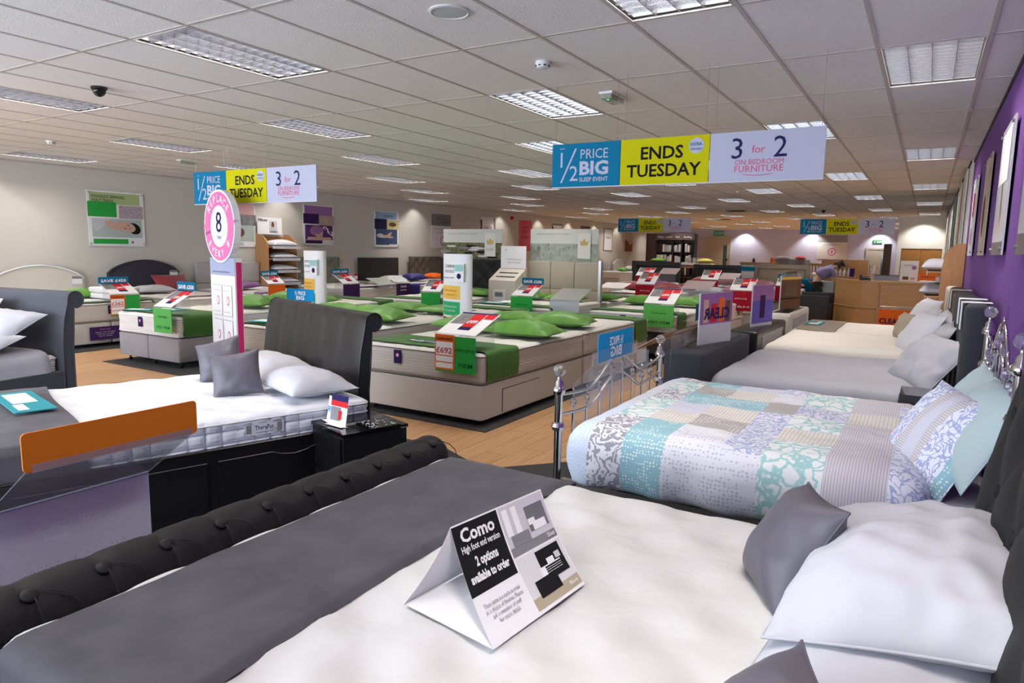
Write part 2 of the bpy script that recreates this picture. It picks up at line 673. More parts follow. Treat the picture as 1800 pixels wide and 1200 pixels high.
# ================================================================ SETTING
YW = 11.5     # where the purple wall ends
m = MB(); m.box(XL - 0.1, XR + 0.1, YB, YF + 0.1, -0.1, -0.012)
floor = struct('floor', m, PLANK)
m = MB(); m.box(XL - 0.1, XR + 0.1, YB, YF + 0.1, ZC + 0.16, ZC + 0.25)
ceiling = struct('ceiling', m, TILE)
m = MB(); m.box(XL - 0.1, XL, YB, YF, 0, ZC + 0.16)
struct('wall_left', m, WALLW)
m = MB(); m.box(XR, XR + 0.1, YB, YW, 0, ZC + 0.16)
struct('wall_right', m, WALLP)
m = MB(); m.box(XR - 0.03, XR + 0.1, YW, 26.8, 0, ZC + 0.16)
struct('wall_right', m, WALLC)
m = MB(); m.box(XL, -0.95, YF, YF + 0.1, 0, ZC + 0.16)
struct('wall_back', m, WALLL)
m = MB(); m.box(-0.95, XR, 26.8, 26.95, 1.86, ZC); m.box(-0.95, -0.82, 26.8, 26.95, 0, 1.86); m.box(0.36, XR, 26.8, 26.95, 0, 1.86)
struct('wall_back', m, WALLC)
m = MB(); m.box(-0.95, -0.85, 26.95, YF, 0, ZC)
struct('wall_side', m, WALLL)
m = MB(); m.box(-1.33, -1.1, 26.5, 26.8, 0, 2.0)
struct('trim_1', m, DARKW)
# shop front behind the camera: piers and a header around the window openings
m = MB(); m.box(XL, XL + 0.3, YB - 0.1, YB, 0, ZC); m.box(-1.8, XR, YB - 0.1, YB, 0, ZC); m.box(XL + 0.3, -1.8, YB - 0.1, YB, 2.72, ZC); m.box(XL + 0.3, -1.8, YB - 0.1, YB, 0, 0.3)
struct('wall_front', m, WALLW)
m = MB(); m.box(XL, XL + 0.02, YB, YF, 0, 0.12)
struct('baseboard_left', m, TRIMW)
m = MB(); m.box(XR - 0.02, XR, YB, YW, 0, 0.12)
struct('baseboard_right', m, TRIMW)
m = MB(); m.box(XR - 0.012, XR, YB, YW, ZC - 0.035, ZC)
struct('trim_2', m, BLKM)
m = MB(); m.box(XR - 0.045, XR - 0.03, YW, 26.8, ZC - 0.035, ZC)
struct('trim_3', m, BLKM)
m = MB(); m.box(XL, XL + 0.02, YB, YF, ZC - 0.03, ZC)
struct('trim_4', m, TBAR)

m = MB()
for k in range(8):
    x = XL + 0.3 + k * 1.561
    m.box(x - 0.03, x + 0.03, YB - 0.08, YB - 0.02, 0.3, 2.72)
m.box(XL + 0.3, -1.8, YB - 0.08, YB - 0.02, 2.68, 2.72); m.box(XL + 0.3, -1.8, YB - 0.08, YB - 0.02, 0.3, 0.36)
win = struct('window_1', m, SILVM)
for k in range(7):
    x = XL + 0.33 + k * 1.561
    m = MB(); m.box(x, x + 1.50, YB - 0.055, YB - 0.045, 0.36, 2.68); m.build('pane', mat('window_glass', (235, 242, 245), 0.02, alpha=0.15), win)
# carpet areas under the beds
def carpet(pts):
    m = MB(); m.prism(pts, -0.012, 0.008, axis='z')
    return struct('floor_carpet', m, CARPET)
carpet([(-13.0, 2.0), (-10.45, 2.0), (-10.45, 21), (-13.0, 21)])
carpet([(-9.42, 4.93), (-3.2, 4.88), (-3.2, 9.45), (-9.42, 9.45)])
carpet([(-9.4, 9.46), (-2.95, 9.46), (-2.95, 24), (-9.4, 24)])
carpet([(-2.55, 4.15), (-1.98, 4.8), (-1.98, 11.6), (0.43, 11.6), (0.43, -3), (-2.6, -3)])
carpet([(-2.95, -3), (-2.6, -3), (-2.6, 4.0), (-3.3, 4.35), (-7.5, 4.0), (-7.5, -3)])
carpet([(-3.0, 16.8), (0.4, 16.8), (0.4, 26), (-3.0, 26)])

# laminate planks, one object each where they can be picked out
PW, PL_ = 0.192, 1.285
m = MB(); m.box(0.0015, PW - 0.0015, 0.0015, PL_ - 0.0015, -0.012, 0.0)
plank_me = m.mesh('plank', PLANK)
near, far_ = [], MB()
rp = random.Random(3)
def seen_wood(x, y):
    if x < -8.3 and x > -10.5 and 3.6 < y < 9: return True
    if -9.5 < x < -7.4 and 3.4 < y < 5.2: return True
    if -7.6 < x < -3.1 and 3.7 < y < 5.2: return True
    if -3.5 < x < -1.9 and 2.0 < y < 17: return True
    return False
for i in range(-56, -9):
    x = i * PW
    off = rp.random() * PL_
    for j in range(0, 15):
        y = j * PL_ + off
        if seen_wood(x + PW / 2, y) or seen_wood(x + PW / 2, y + PL_):
            near.append((math.hypot(x, y), x, y))
near.sort()
for d, x, y in near[:300]:
    put(plank_me, 'plank', floor, (x, y, 0))
for d, x, y in near[300:]:
    far_.box(x + 0.0015, x + PW - 0.0015, y + 0.0015, y + PL_ - 0.0015, -0.012, 0)
if far_.v:
    far_.build('planks_beyond', PLANK, floor)['kind'] = 'stuff'

# ---------------------------------------------------------------- suspended ceiling
lights = set()
for c in (1, -1, -4, -6, -9, -11, -14, -16, -19):
    r0 = 0 if c in (1, -4, -9, -14, -19) else -2
    for r in range(r0, 28, 4):
        lights.add((c, r))
        if r0 == 0 and r == 0:
            lights.add((c, -4))
cells = []
for c in range(-21, 3):
    for r in range(-7, 29):
        if (c, r) in lights:
            continue
        x, y = TX0 + c * 0.6, TY0 + r * TH
        if x > XR or y > YF:
            continue
        if c == 2:
            continue
        if x + 0.3 > -0.95 and y > 26:
            continue
        cells.append((math.hypot(x + 0.3, y + 0.6) + (50 if y < 1.2 and x > -0.5 else 0), x, y))
cells.sort()
m = MB(); m.box(0.012, 0.588, 0.012, TH - 0.012, -0.004, 0.012)
tile_me = m.mesh('ceiling_tile', TILE)
for d, x, y in cells[:296]:
    put(tile_me, 'ceiling_tile', ceiling, (x, y, ZC))
m = MB()
for d, x, y in cells[296:]:
    m.box(x + 0.012, x + 0.588, y + 0.012, y + TH - 0.012, ZC - 0.004, ZC + 0.012)
m.box(TX0 + 1.212, XR, YB, YF, ZC - 0.002, ZC + 0.01)
m.box(XL, TX0 - 21 * 0.6 - 0.012, YB, YF, ZC - 0.004, ZC + 0.01)
m.build('ceiling_tiles_beyond', TILE, ceiling)['kind'] = 'stuff'
m = MB()
for c in range(-21, 4):
    x = TX0 + c * 0.6
    m.box(x - 0.012, x + 0.012, YB, YF if x < -0.95 else 26.8, ZC - 0.008, ZC + 0.004)
for r in range(-6, 30):
    y = TY0 + r * TH
    if y < YF:
        m.box(XL, XR if y < 26.8 else -0.95, y - 0.012, y + 0.012, ZC - 0.007, ZC + 0.003)
m.build('ceiling_grid', TBAR, ceiling)['kind'] = 'stuff'

# recessed fluorescent luminaires: frame, housing, tubes, mirror louvre
fm = MB()
for a in ((0.012, 0.588, 0.012, 0.02), (0.012, 0.588, TH - 0.02, TH - 0.012), (0.012, 0.02, 0.02, TH - 0.02), (0.58, 0.588, 0.02, TH - 0.02)):
    fm.box(a[0], a[1], a[2], a[3], -0.010, -0.004)
frame_me = fm.mesh('frame', mat('luminaire_rim', (186, 184, 184), 0.5))
lm = MB()
for k in range(1, 4):
    x = 0.03 + 0.54 * k / 4
    lm.prism([(x - 0.01, 0.06), (x + 0.01, 0.06), (x + 0.002, -0.008), (x - 0.002, -0.008)], 0.03, TH - 0.03, axis='y')
NB = 13
for k in range(1, NB):
    y = 0.03 + (TH - 0.06) * k / NB
    lm.prism([(y - 0.012, 0.058), (y + 0.012, 0.058), (y + 0.002, -0.006), (y - 0.002, -0.006)], 0.03, 0.57, axis='x')
louv_me = lm.mesh('louvre', LOUV)
hm = MB()
hm.box(0.012, 0.03, 0.012, TH - 0.012, 0.01, 0.11); hm.box(0.57, 0.588, 0.012, TH - 0.012, 0.01, 0.11)
hm.box(0.012, 0.588, 0.012, 0.03, 0.01, 0.11); hm.box(0.012, 0.588, TH - 0.03, TH - 0.012, 0.01, 0.11)
house_me = hm.mesh('housing', mat('luminaire_housing', (140, 140, 144), 0.4))
tm = MB()
for k in range(4):
    x = 0.03 + 0.54 * (k + 0.5) / 4
    tm.tube([(x, 0.05, 0.075), (x, TH - 0.05, 0.075)], 0.013, 6)
tube_me = tm.mesh('fluorescent_tubes', TUBE)
CROSS = {1: 'along the purple wall', -1: 'second line from the purple wall', -4: 'third line from the purple wall',
         -6: 'fourth line from the purple wall', -9: 'middle line of the ceiling', -11: 'sixth line from the purple wall',
         -14: 'third line from the white wall', -16: 'second line from the white wall', -19: 'along the white wall'}
ORD = ['first', 'second', 'third', 'fourth', 'fifth', 'sixth', 'seventh', 'eighth', 'ninth']
from collections import defaultdict
cnt = defaultdict(int)
for (c, r) in sorted(lights, key=lambda a: a[1]):
    x, y = TX0 + c * 0.6, TY0 + r * TH
    if y > YF - 1.2 or (x > -1.4 and y > 25.5):
        continue
    k = cnt[c]; cnt[c] += 1
    hid = y < 1.5
    t = thing('ceiling_light', 'recessed ceiling light with mirror louvre, %s of the %s' % (ORD[k], CROSS[c]), 'light', (x, y, ZC), group='recessed louvred ceiling lights')
    put(frame_me, 'frame', t); put(louv_me, 'louvre', t); put(house_me, 'housing', t); put(tube_me, 'fluorescent_tubes', t)
    lo = bpy.data.objects.new('lamp_light', LAMP)
    col.objects.link(lo); lo.parent = t; lo.location = (0.3, TH / 2, 0.10)

# wall washers along the two long walls and the far wall
def washer(x, y, dx, dy, lab, first=[None]):
    t = thing('wall_spotlight', lab, 'light', (x, y, ZC - 0.001), group='small recessed wall spotlights')
    m = MB(); m.lathe([(0.055, 0), (0.06, -0.006), (0.045, -0.01), (0.04, 0.0)], 14)
    m.build('trim_ring', FRAMEL, t)
    lo = bpy.data.objects.new('spot_light', SPOTF if y > 39 or x > -1 else SPOT)
    col.objects.link(lo); lo.parent = t
    lo.location = (0, 0, -0.03)
    lo.rotation_euler = Vector((dx, dy, -1.5)).to_track_quat('-Z', 'Y').to_euler()
for k, y in enumerate((5.0, 11.0, 15.9, 20.6, 23.4, 26.0, 28.6, 31.2)):
    washer(XL + 0.42, y, -0.5, 0, 'small recessed spotlight over the white wall, %s from the shop front' % ORD[k])
for k, x in enumerate((-8.9, -5.4, -2.2)):
    washer(x, YF - 0.5, 0, 0.5, 'small recessed spotlight over the far lilac wall, %s from the exit door' % ORD[k])

washer(-0.2, 26.2, 0, 0.5, 'added spotlight that brightens the bulkhead over the wooden doors')  # extra lamp, added only to brighten the dim bulkhead
# ceiling fittings
def detector(x, y, lab):
    t = thing('smoke_detector', lab, 'smoke detector', (x, y, ZC - 0.004))
    m = MB(); m.lathe([(0.05, 0), (0.055, -0.012), (0.05, -0.02), (0.046, -0.042), (0.03, -0.048)], 16)
    m.build('housing', WPL, t, smooth=40)
    m = MB()
    for k in range(8):
        a = 2 * PI * k / 8
        M = Matrix.Rotation(a, 4, 'Z')
        m.box(0.045, 0.052, -0.008, 0.008, -0.036, -0.028, M=M)
    m.build('sensor_slots', BLK, t)
detector(-2.45, 4.42, 'white smoke detector on the ceiling beyond the large ceiling speaker')
detector(-10.1, 4.8, 'white smoke detector on the ceiling close to the white wall')
detector(-3.6, 15.2, 'small white smoke detector above the reception aisle')
def dome(x, y, lab):
    t = thing('security_camera', lab, 'camera', (x, y, ZC - 0.004))
    m = MB(); m.lathe([(0.062, 0), (0.065, -0.018), (0.058, -0.022)], 16); m.build('base', BLK, t, smooth=40)
    m = MB(); m.lathe([(0.055, -0.02)] + [(0.055 * math.cos(a), -0.02 - 0.062 * math.sin(a)) for a in (0.3, 0.6, 0.9, 1.2, 1.5)], 16); m.build('dome', SMOKE, t, smooth=True)
dome(-6.22, 3.37, 'black domed security camera on the ceiling between the two largest wall-side lights')
dome(-2.8, 22.5, 'black domed security camera on the ceiling far towards the counter')
t = thing('ceiling_speaker', 'round flush ceiling speaker with a perforated grille', 'speaker', (-2.42, 3.27, ZC - 0.004))
m = MB(); m.lathe([(0.115, 0), (0.118, -0.006), (0.105, -0.01), (0.1, -0.004)], 28); m.build('rim', WPL, t, smooth=40)
m = MB(); m.lathe([(0.1, -0.003), (0.1, -0.006), (0.02, -0.009)], 28); m.build('grille', mat('speaker_grille', (186, 192, 190), 0.7), t)
def emergency(x, y, lab, green=True):
    t = thing('emergency_light', lab, 'light', (x, y, ZC - 0.004))
    m = MB(); m.box(-0.06, 0.06, -0.15, 0.15, -0.018, 0); m.build('base', WPL, t)
    m = MB(); m.box(-0.05, 0.05, -0.14, 0.14, -0.055, -0.018); m.build('diffuser', mat('prismatic_cover', (180, 186, 170), 0.2, alpha=0.6), t)
    if green:
        m = MB(); m.cyl(0.0, -0.09, -0.058, -0.054, 0.008); m.build('charge_lamp', mat('green_led', (40, 255, 90), 0.5, emit=3), t)
emergency(-2.42, 5.6, 'box-shaped emergency light with a green charge lamp beside a ceiling light')
emergency(-10.3, 6.9, 'box-shaped emergency light under the ceiling towards the white wall', False)
for k, (x, y) in enumerate(((-5.6, 22.0), (-7.4, 27.5))):
    t = thing('ceiling_vent', ['rectangular grey air vent in the ceiling above the burgundy beds', 'rectangular grey air vent in the ceiling near the bedding shelves'][k], 'vent', (x, y, ZC - 0.005))
    m = MB(); m.box(0.012, 0.588, 0.012, 0.6, -0.006, 0.004); m.build('vent_plate', GREYP, t)
    m = MB()
    for q in range(5):
        m.box(0.05, 0.55, 0.06 + q * 0.1, 0.09 + q * 0.1, -0.016, -0.006)
    m.build('vent_blades', BLKM, t)
t = thing('fire_alarm', 'small red fire alarm sounder high on the white wall', 'alarm', (XL, 21.4, 2.72))
m = MB(); m.box(0, 0.03, -0.06, 0.06, -0.06, 0.06); m.build('back_box', REDP, t)
m = MB(); m.lathe([(0.06, 0), (0.05, 0.06), (0.02, 0.08)], 12, M=Matrix.Translation((0.03, 0, 0)) @ Matrix.Rotation(PI / 2, 4, 'Y')); m.build('sounder', REDP, t, smooth=40)

# ---------------------------------------------------------------- doors
def door(name, x0, x1, y, z1, glass, dark=False):
    m = MB(); m.box(x0, x1, y - 0.03, y, 0, z1)
    d = struct(name, m, DOORW)
    m = MB(); m.box(x0 - 0.09, x0, y - 0.05, y, 0, z1 + 0.09); m.box(x1, x1 + 0.09, y - 0.05, y, 0, z1 + 0.09); m.box(x0, x1, y - 0.05, y, z1, z1 + 0.09)
    m.build('door_frame', DOORW, d)
    gx = x0 + (x1 - x0) * 0.74
    m = MB(); m.box(gx, gx + (x1 - x0) * 0.16, y - 0.036, y - 0.03, z1 * 0.14, z1 * 0.83); m.build('vision_panel', GLASSD, d)
    m = MB(); m.cyl(0, 0, 0, 0.05, 0.05, M=Matrix.Translation((x1 - 0.12, y - 0.03, z1 * 0.5)) @ Matrix.Rotation(PI / 2, 4, 'X')); m.build('door_handle', BLK, d)
    m = MB(); m.box(x0 + (x1 - x0) * 0.38, x0 + (x1 - x0) * 0.62, y - 0.034, y - 0.03, z1 * 0.52, z1 * 0.535); m.build('sign_plate', SILVM, d)
door('door_1', -11.05, -9.75, YF, 2.45, True)
door('door_2', -2.72, -1.85, YF, 1.9, True)
def exit_sign(x, y, z, wd, lab):
    t = thing('exit_sign', lab, 'sign', (x, y, z))
    m = MB(); m.box(-wd / 2, wd / 2, -0.03, 0, -wd * 0.22, wd * 0.22); m.build('board', EXITG, t)
    letters(t, [('EXIT', wd * 0.22, -wd * 0.09, wd * 0.26, 'c', 0.02)], CARD, y=-0.035)
    # running figure and arrow
    prints(t, [(ell(-wd * 0.3, wd * 0.11, wd * 0.035, wd * 0.035, 8), CARD), ([(-wd * .36, 0), (-wd * .26, .07 * wd), (-wd * .2, .0), (-wd * .3, -.14 * wd), (-wd * .34, -.14 * wd), (-wd * .28, -.02 * wd)], CARD)], y=-0.033)
exit_sign(-10.4, YF - 0.01, 2.72, 0.6, 'green exit sign above the tall pale door at the far wall')
exit_sign(-2.32, YF - 0.01, 2.3, 0.42, 'green exit sign above the pale door behind the reception counter')

# wooden double doors below the bulkhead
d3 = struct('door_3', MB().box(-0.82, 0.36, 26.86, 26.9, 0, 1.86), OAKD)
for k in range(2):
    x0 = -0.80 + k * 0.58
    m = MB(); m.box(x0, x0 + 0.56, 26.83, 26.86, 0.02, 1.84); lf = m.build('door_leaf', OAKD, d3)
    m = MB()
    pr = rc(x0 + 0.08, x0 + 0.48, 0.75, 1.62) if False else [(x0 + 0.08, 0.8), (x0 + 0.48, 0.8), (x0 + 0.48, 1.6)] + [(x0 + 0.28 + 0.2 * math.cos(a), 1.6 + 0.12 * math.sin(a)) for a in (0.5, 1.0, 1.57, 2.1, 2.6)] + [(x0 + 0.08, 1.6)]
    m.prism(pr, 26.815, 26.83, axis='y'); m.build('raised_panel', OAKD, lf)
    m = MB(); m.box(x0 + 0.08, x0 + 0.48, 26.815, 26.83, 0.15, 0.66); m.build('raised_panel', OAKD, lf)
    m = MB(); m.lathe([(0.01, 0), (0.012, 0.02), (0.02, 0.03), (0.012, 0.04)], 8, M=Matrix.Translation((x0 + (0.52 if k == 0 else 0.04), 26.83, 0.85)) @ Matrix.Rotation(PI / 2, 4, 'X')); m.build('door_handle', BLK, lf)

# ================================================================ BED BUILDERS
_ME = {}


def loc2(o, x, y, z=0.0):
    """point given in the frame (x0, y0, rz) of a bed -> world"""
    c, s = math.cos(o[2]), math.sin(o[2])
    return (o[0] + x * c - y * s, o[1] + x * s + y * c, z)


def pillow_me(w, h, t, n=16, seed=1, wr=0.012, pinch=0.07, flatb=0.45, m=None):
    key = ('p', w, h, t, n, seed, wr, pinch, flatb, m.name)
    if key in _ME:
        return _ME[key]
    mb = MB()
    off = Vector((seed * 3.1, seed * 7.7, 0))

    def f(sgn):
        def g(u, v):
            a, b = math.sin((u - 0.5) * PI), math.sin((v - 0.5) * PI)
            x = a * w / 2 * (1 - pinch * (1 - b * b))
            y = b * h / 2 * (1 - pinch * (1 - a * a))
            e = max(0.0, (1 - a ** 4) * (1 - b ** 4))
            e2 = max(0.0, (1 - a * a) * (1 - b * b))
            z = t / 2 * (0.45 * e ** 0.8 + 0.55 * e2 ** 0.5)
            q = Vector((x * 5, y * 5, sgn)) + off
            rad = max(abs(a), abs(b))
            z += wr * noise.noise(q * 1.3) * (e ** 0.5) + wr * 0.9 * noise.noise(q * 3.1) * (0.25 + rad) * (e ** 0.4)
            if sgn < 0:
                z *= flatb
            return (x, y, sgn * z)
        return g
    mb.grid(f(1), n, n)
    k = len(mb.v)
    mb.grid(f(-1), n, n)
    me = mb.mesh('pillow', m, smooth=True)
    import bmesh
    bm = bmesh.new(); bm.from_mesh(me)
    bmesh.ops.remove_doubles(bm, verts=bm.verts, dist=0.0008)
    bmesh.ops.recalc_face_normals(bm, faces=bm.faces)
    bm.to_mesh(me); bm.free()
    _ME[key] = me
    return me


def seam_me(w, h, pinch, m, r=0.004):
    key = ('s', w, h, pinch, m.name)
    if key not in _ME:
        pts = []
        N = 10
        for side in range(4):
            for i in range(N):
                a = math.sin((i / N - 0.5) * PI)
                if side == 0: x, y = a, -1
                elif side == 1: x, y = 1, a
                elif side == 2: x, y = -a, 1
                else: x, y = -1, -a
                pts.append((x * w / 2 * (1 - pinch * (1 - y * y)), y * h / 2 * (1 - pinch * (1 - x * x)), 0))
        mb = MB(); mb.tube(pts, r, 4, closed=True)
        _ME[key] = mb.mesh('seam', m, smooth=True)
    return _ME[key]


def pillow(label, loc, m, rz=0.0, tilt=0.0, roll=0.0, w=0.7, h=0.46, t=0.2, n=14, seed=1, cat='pillow', name='pillow', group=None, wr=0.012, flatb=0.45, pinch=0.07, seam=True):
    """tilt leans the pillow up about its long side; loc = centre"""
    if tilt == 0 and h > 0.3:
        loc = (loc[0], loc[1], loc[2] - 0.035)
    R = Matrix.Rotation(rz, 4, 'Z') @ Matrix.Rotation(tilt, 4, 'X') @ Matrix.Rotation(roll, 4, 'Y')
    if n > 12 and seam:
        o = thing(name, label, cat, loc, rot=R.to_euler(), group=group)
        put(pillow_me(w, h, t, n, seed, wr, pinch, flatb, m), 'pillow_body', o)
        put(seam_me(w, h, pinch, m), 'seam', o)
    else:
        o = tag(put(pillow_me(w, h, t, n, seed, wr, pinch, flatb, m), name, None, loc, R.to_euler()), label, cat, group)
    return o


def mattress(label, B, w, l, z0, z1, top=WHITE, side=TICK, tufts=True, nx=14, ny=20, seed=0, square=False, tagm=None, r=0.045, tuft_r=0.006, dip=0.012):
    """B = bed frame (x, y, rz); a mattress from the foot (y=0) to y=l"""
    h = (z1 - z0) / 2
    key = ('m', w, l, round(h, 3), nx, ny, square, top.name, side.name, dip)
    pitch = 0.3

    def disp(p, nrm):
        d = Vector((0, 0, 0))
        if nrm.z >= 0 and p.z > h * 0.9:
            u, v = p.x / pitch, p.y / pitch
            q = (0.5 + 0.5 * math.cos(2 * PI * u)) * (0.5 + 0.5 * math.cos(2 * PI * v))
            q2 = (0.5 + 0.5 * math.cos(2 * PI * (u + .5))) * (0.5 + 0.5 * math.cos(2 * PI * (v + .5)))
            d.z -= dip * (q ** 2 + q2 ** 2) + 0.004 * noise.noise(p * 6)
        elif abs(p.z) < h * 0.92:
            s = Vector((nrm.x, nrm.y, 0))
            if s.length < .1:
                s = Vector((math.copysign(1, p.x) if abs(p.x) > w / 2 - .03 else 0, math.copysign(1, p.y) if abs(p.y) > l / 2 - .03 else 0, 0))
            if square:
                t = p.x * s.y + p.y * s.x if False else (p.y if abs(s.x) > abs(s.y) else p.x)
                b = min(1, 3 * abs(math.sin(PI * (t + l / 2) / 0.09))) * min(1, 3 * abs(math.sin(PI * p.z / 0.07 + PI / 2 * 0)))
                d += s * (0.013 * b - 0.008)
            else:
                d += s * 0.006 * math.cos(PI * p.z / h * 3)
        return d
    t = thing('mattress', label, 'mattress', (B[0], B[1], 0), B[2])
    if key not in _ME:
        nyy = int(l / 0.09 * 5) if square else ny
        nxx = int(w / 0.09 * 5) if square else nx
        nzz = 16 if square else 3
        mb = rbox(w / 2, l / 2, h, r, nxx, nyy, nzz, disp, rz=0.03)
        for k, f in enumerate(mb.f):
            c = sum((Vector(mb.v[i]) for i in f), Vector()) / len(f)
            mb.m[k] = 1 if c.z < h - 0.035 else 0
        _ME[key] = mb.mesh('mattress_body', [top, side], smooth=True)
    put(_ME[key], 'mattress_body', t, (0, l / 2, (z0 + z1) / 2))
    k2 = ('mp', w, l, r)
    if k2 not in _ME:
        mb = MB(); mb.tube([(x, y, 0) for x, y in rrect(w + 0.008, l + 0.008, r + 0.004)], 0.0055, 5, closed=True)
        _ME[k2] = mb.mesh('piping', CARD if side is not TICKG else mat('taupe_piping', (120, 112, 106), 0.8), smooth=True)
    put(_ME[k2], 'piping', t, (0, l / 2, z1 - 0.03))
    put(_ME[k2], 'piping', t, (0, l / 2, z0 + 0.025))
    if tagm:
        # sewn-in hanging label on the foot border
        m = MB(); m.box(tagm[0] - 0.045, tagm[0] + 0.045, -0.012, -0.008, z1 - 0.175, z1 - 0.045); lab = m.build('care_label', NAVYP, t, loc=(0, 0, 0))
        prints(lab, [(ell(tagm[0], z1 - 0.095, 0.02, 0.02, 12), PINKP), (ell(tagm[0], z1 - 0.095, 0.009, 0.009, 8), CARD)], y=-0.0125)
    return t


def castors(parent, pts, z=0.008):
    if 'cast' not in _ME:
        m = MB(); m.cyl(0, 0, 0.045, 0.06, 0.012, 8)
        m.cyl(0, 0, -0.011, 0.011, 0.022, 10, M=Matrix.Translation((0, 0.006, 0.022)) @ Matrix.Rotation(PI / 2, 4, 'Y'))
        _ME['cast'] = m.mesh('castor', BLK)
    for x, y in pts:
        put(_ME['cast'], 'castor', parent, (x, y, z))


def divan(label, B, w, l, h=0.38, m=DIVB, split=False, drawers=(), gap=0.06, n=2):
    t = thing('divan_base', label, 'bed base', (B[0], B[1], 0), B[2])
    hh = (h - gap) / 2
    if not split:
        rbox(w / 2, l / 2, hh, 0.05, n, n, 1, cen=(0, l / 2, gap + hh), rz=0.012).build('base', m, t, smooth=30)
    else:
        for s in (-1, 1):
            rbox(w / 4 - 0.002, l / 2, hh, 0.03, n, n, 1, cen=(s * w / 4, l / 2, gap + hh), rz=0.012).build('base_half', m, t, smooth=30)
    for (side, y0, y1) in drawers:
        x = side * (w / 2 + 0.001)
        mm = MB(); mm.box(x - 0.002, x + 0.002, y0 - 0.006, y1 + 0.006, gap + 0.035, h - 0.075); mm.build('drawer_gap', BLKM, t)
        mm = MB(); mm.box(min(x, x + side * 0.006), max(x, x + side * 0.006), y0, y1, gap + 0.02, h - 0.082); mm.build('drawer_front', m, t)
    castors(t, [(-w / 2 + 0.1, 0.09), (w / 2 - 0.1, 0.09), (0, 0.09), (-w / 2 + 0.1, l - 0.12), (w / 2 - 0.1, l - 0.12)], 0.008)
    return t


def runner(label, B, w, y0, y1, z1, m, drop=0.2, r=0.045, dl=None, logo=None):
    """strip of cloth laid over a mattress and hanging down both sides"""
    dl = drop if dl is None else dl
    X = w / 2 + 0.012
    path = []
    for k in range(6):
        path.append((-X - 0.004 * math.sin(k), z1 - dl + (dl - r) * k / 5))
    for k in range(1, 5):
        a = PI - PI / 2 * k / 4
        path.append((-X + r + r * math.cos(a), z1 + 0.008 - r + r * math.sin(a)))
    N = 16
    for k in range(1, N):
        path.append((-X + r + (2 * X - 2 * r) * k / N, z1 + 0.008))
    for k in range(0, 5):
        a = PI / 2 - PI / 2 * k / 4
        path.append((X - r + r * math.cos(a), z1 + 0.008 - r + r * math.sin(a)))
    for k in range(1, 6):
        path.append((X + 0.004 * math.sin(k), z1 - r - (drop - r) * k / 5))
    n = len(path) - 1
    NV = 8
    sd = B[0] * 3 + B[1]

    def f(off):
        def g(u, v):
            i = min(int(u * n + 1e-6), n)
            x, z = path[i]
            y = y0 + (y1 - y0) * v
            q = noise.noise(Vector((x * 4 + sd, y * 9, z * 4)))
            hang = max(0, (z1 - 0.05 - z)) / 0.2
            y += 0.015 * hang * noise.noise(Vector((x * 3, z * 12 + sd, 1)))
            e = 0.006 * q if hang <= 0 else 0
            sx = 0 if hang <= 0 else math.copysign(0.008 * (0.6 + q) * hang, x)
            o = off * 0.006
            return (x + sx - (math.copysign(o, x) if hang > 0 else 0), y, z + 0.002 + abs(e) - (o if hang <= 0 else 0))
        return g
    mb = MB()
    mb.grid(f(0), n, NV); mb.grid(f(1), n, NV)
    t = thing('bed_runner', label, 'bed runner', (B[0], B[1], 0), B[2])
    mb.build('cloth', m, t, smooth=True)
    if logo:
        k = MB()
        p = ell(logo[0], logo[1], logo[2], 0.05, 20)
        k.add([(a, b, z1 + 0.0175) for a, b in p], [tuple(range(20))])
        k.build('woven_emblem', BLUEF, t)
        mm = letter_mb([(logo[3], logo[0], logo[1] - 0.028, 0.085, 'c', 0.02, logo[2] * 1.6)])
        mm.v = [(v[0], v[2], z1 + 0.0185) for v in mm.v]
        mm.build('lettering', CARD, t)
    return t


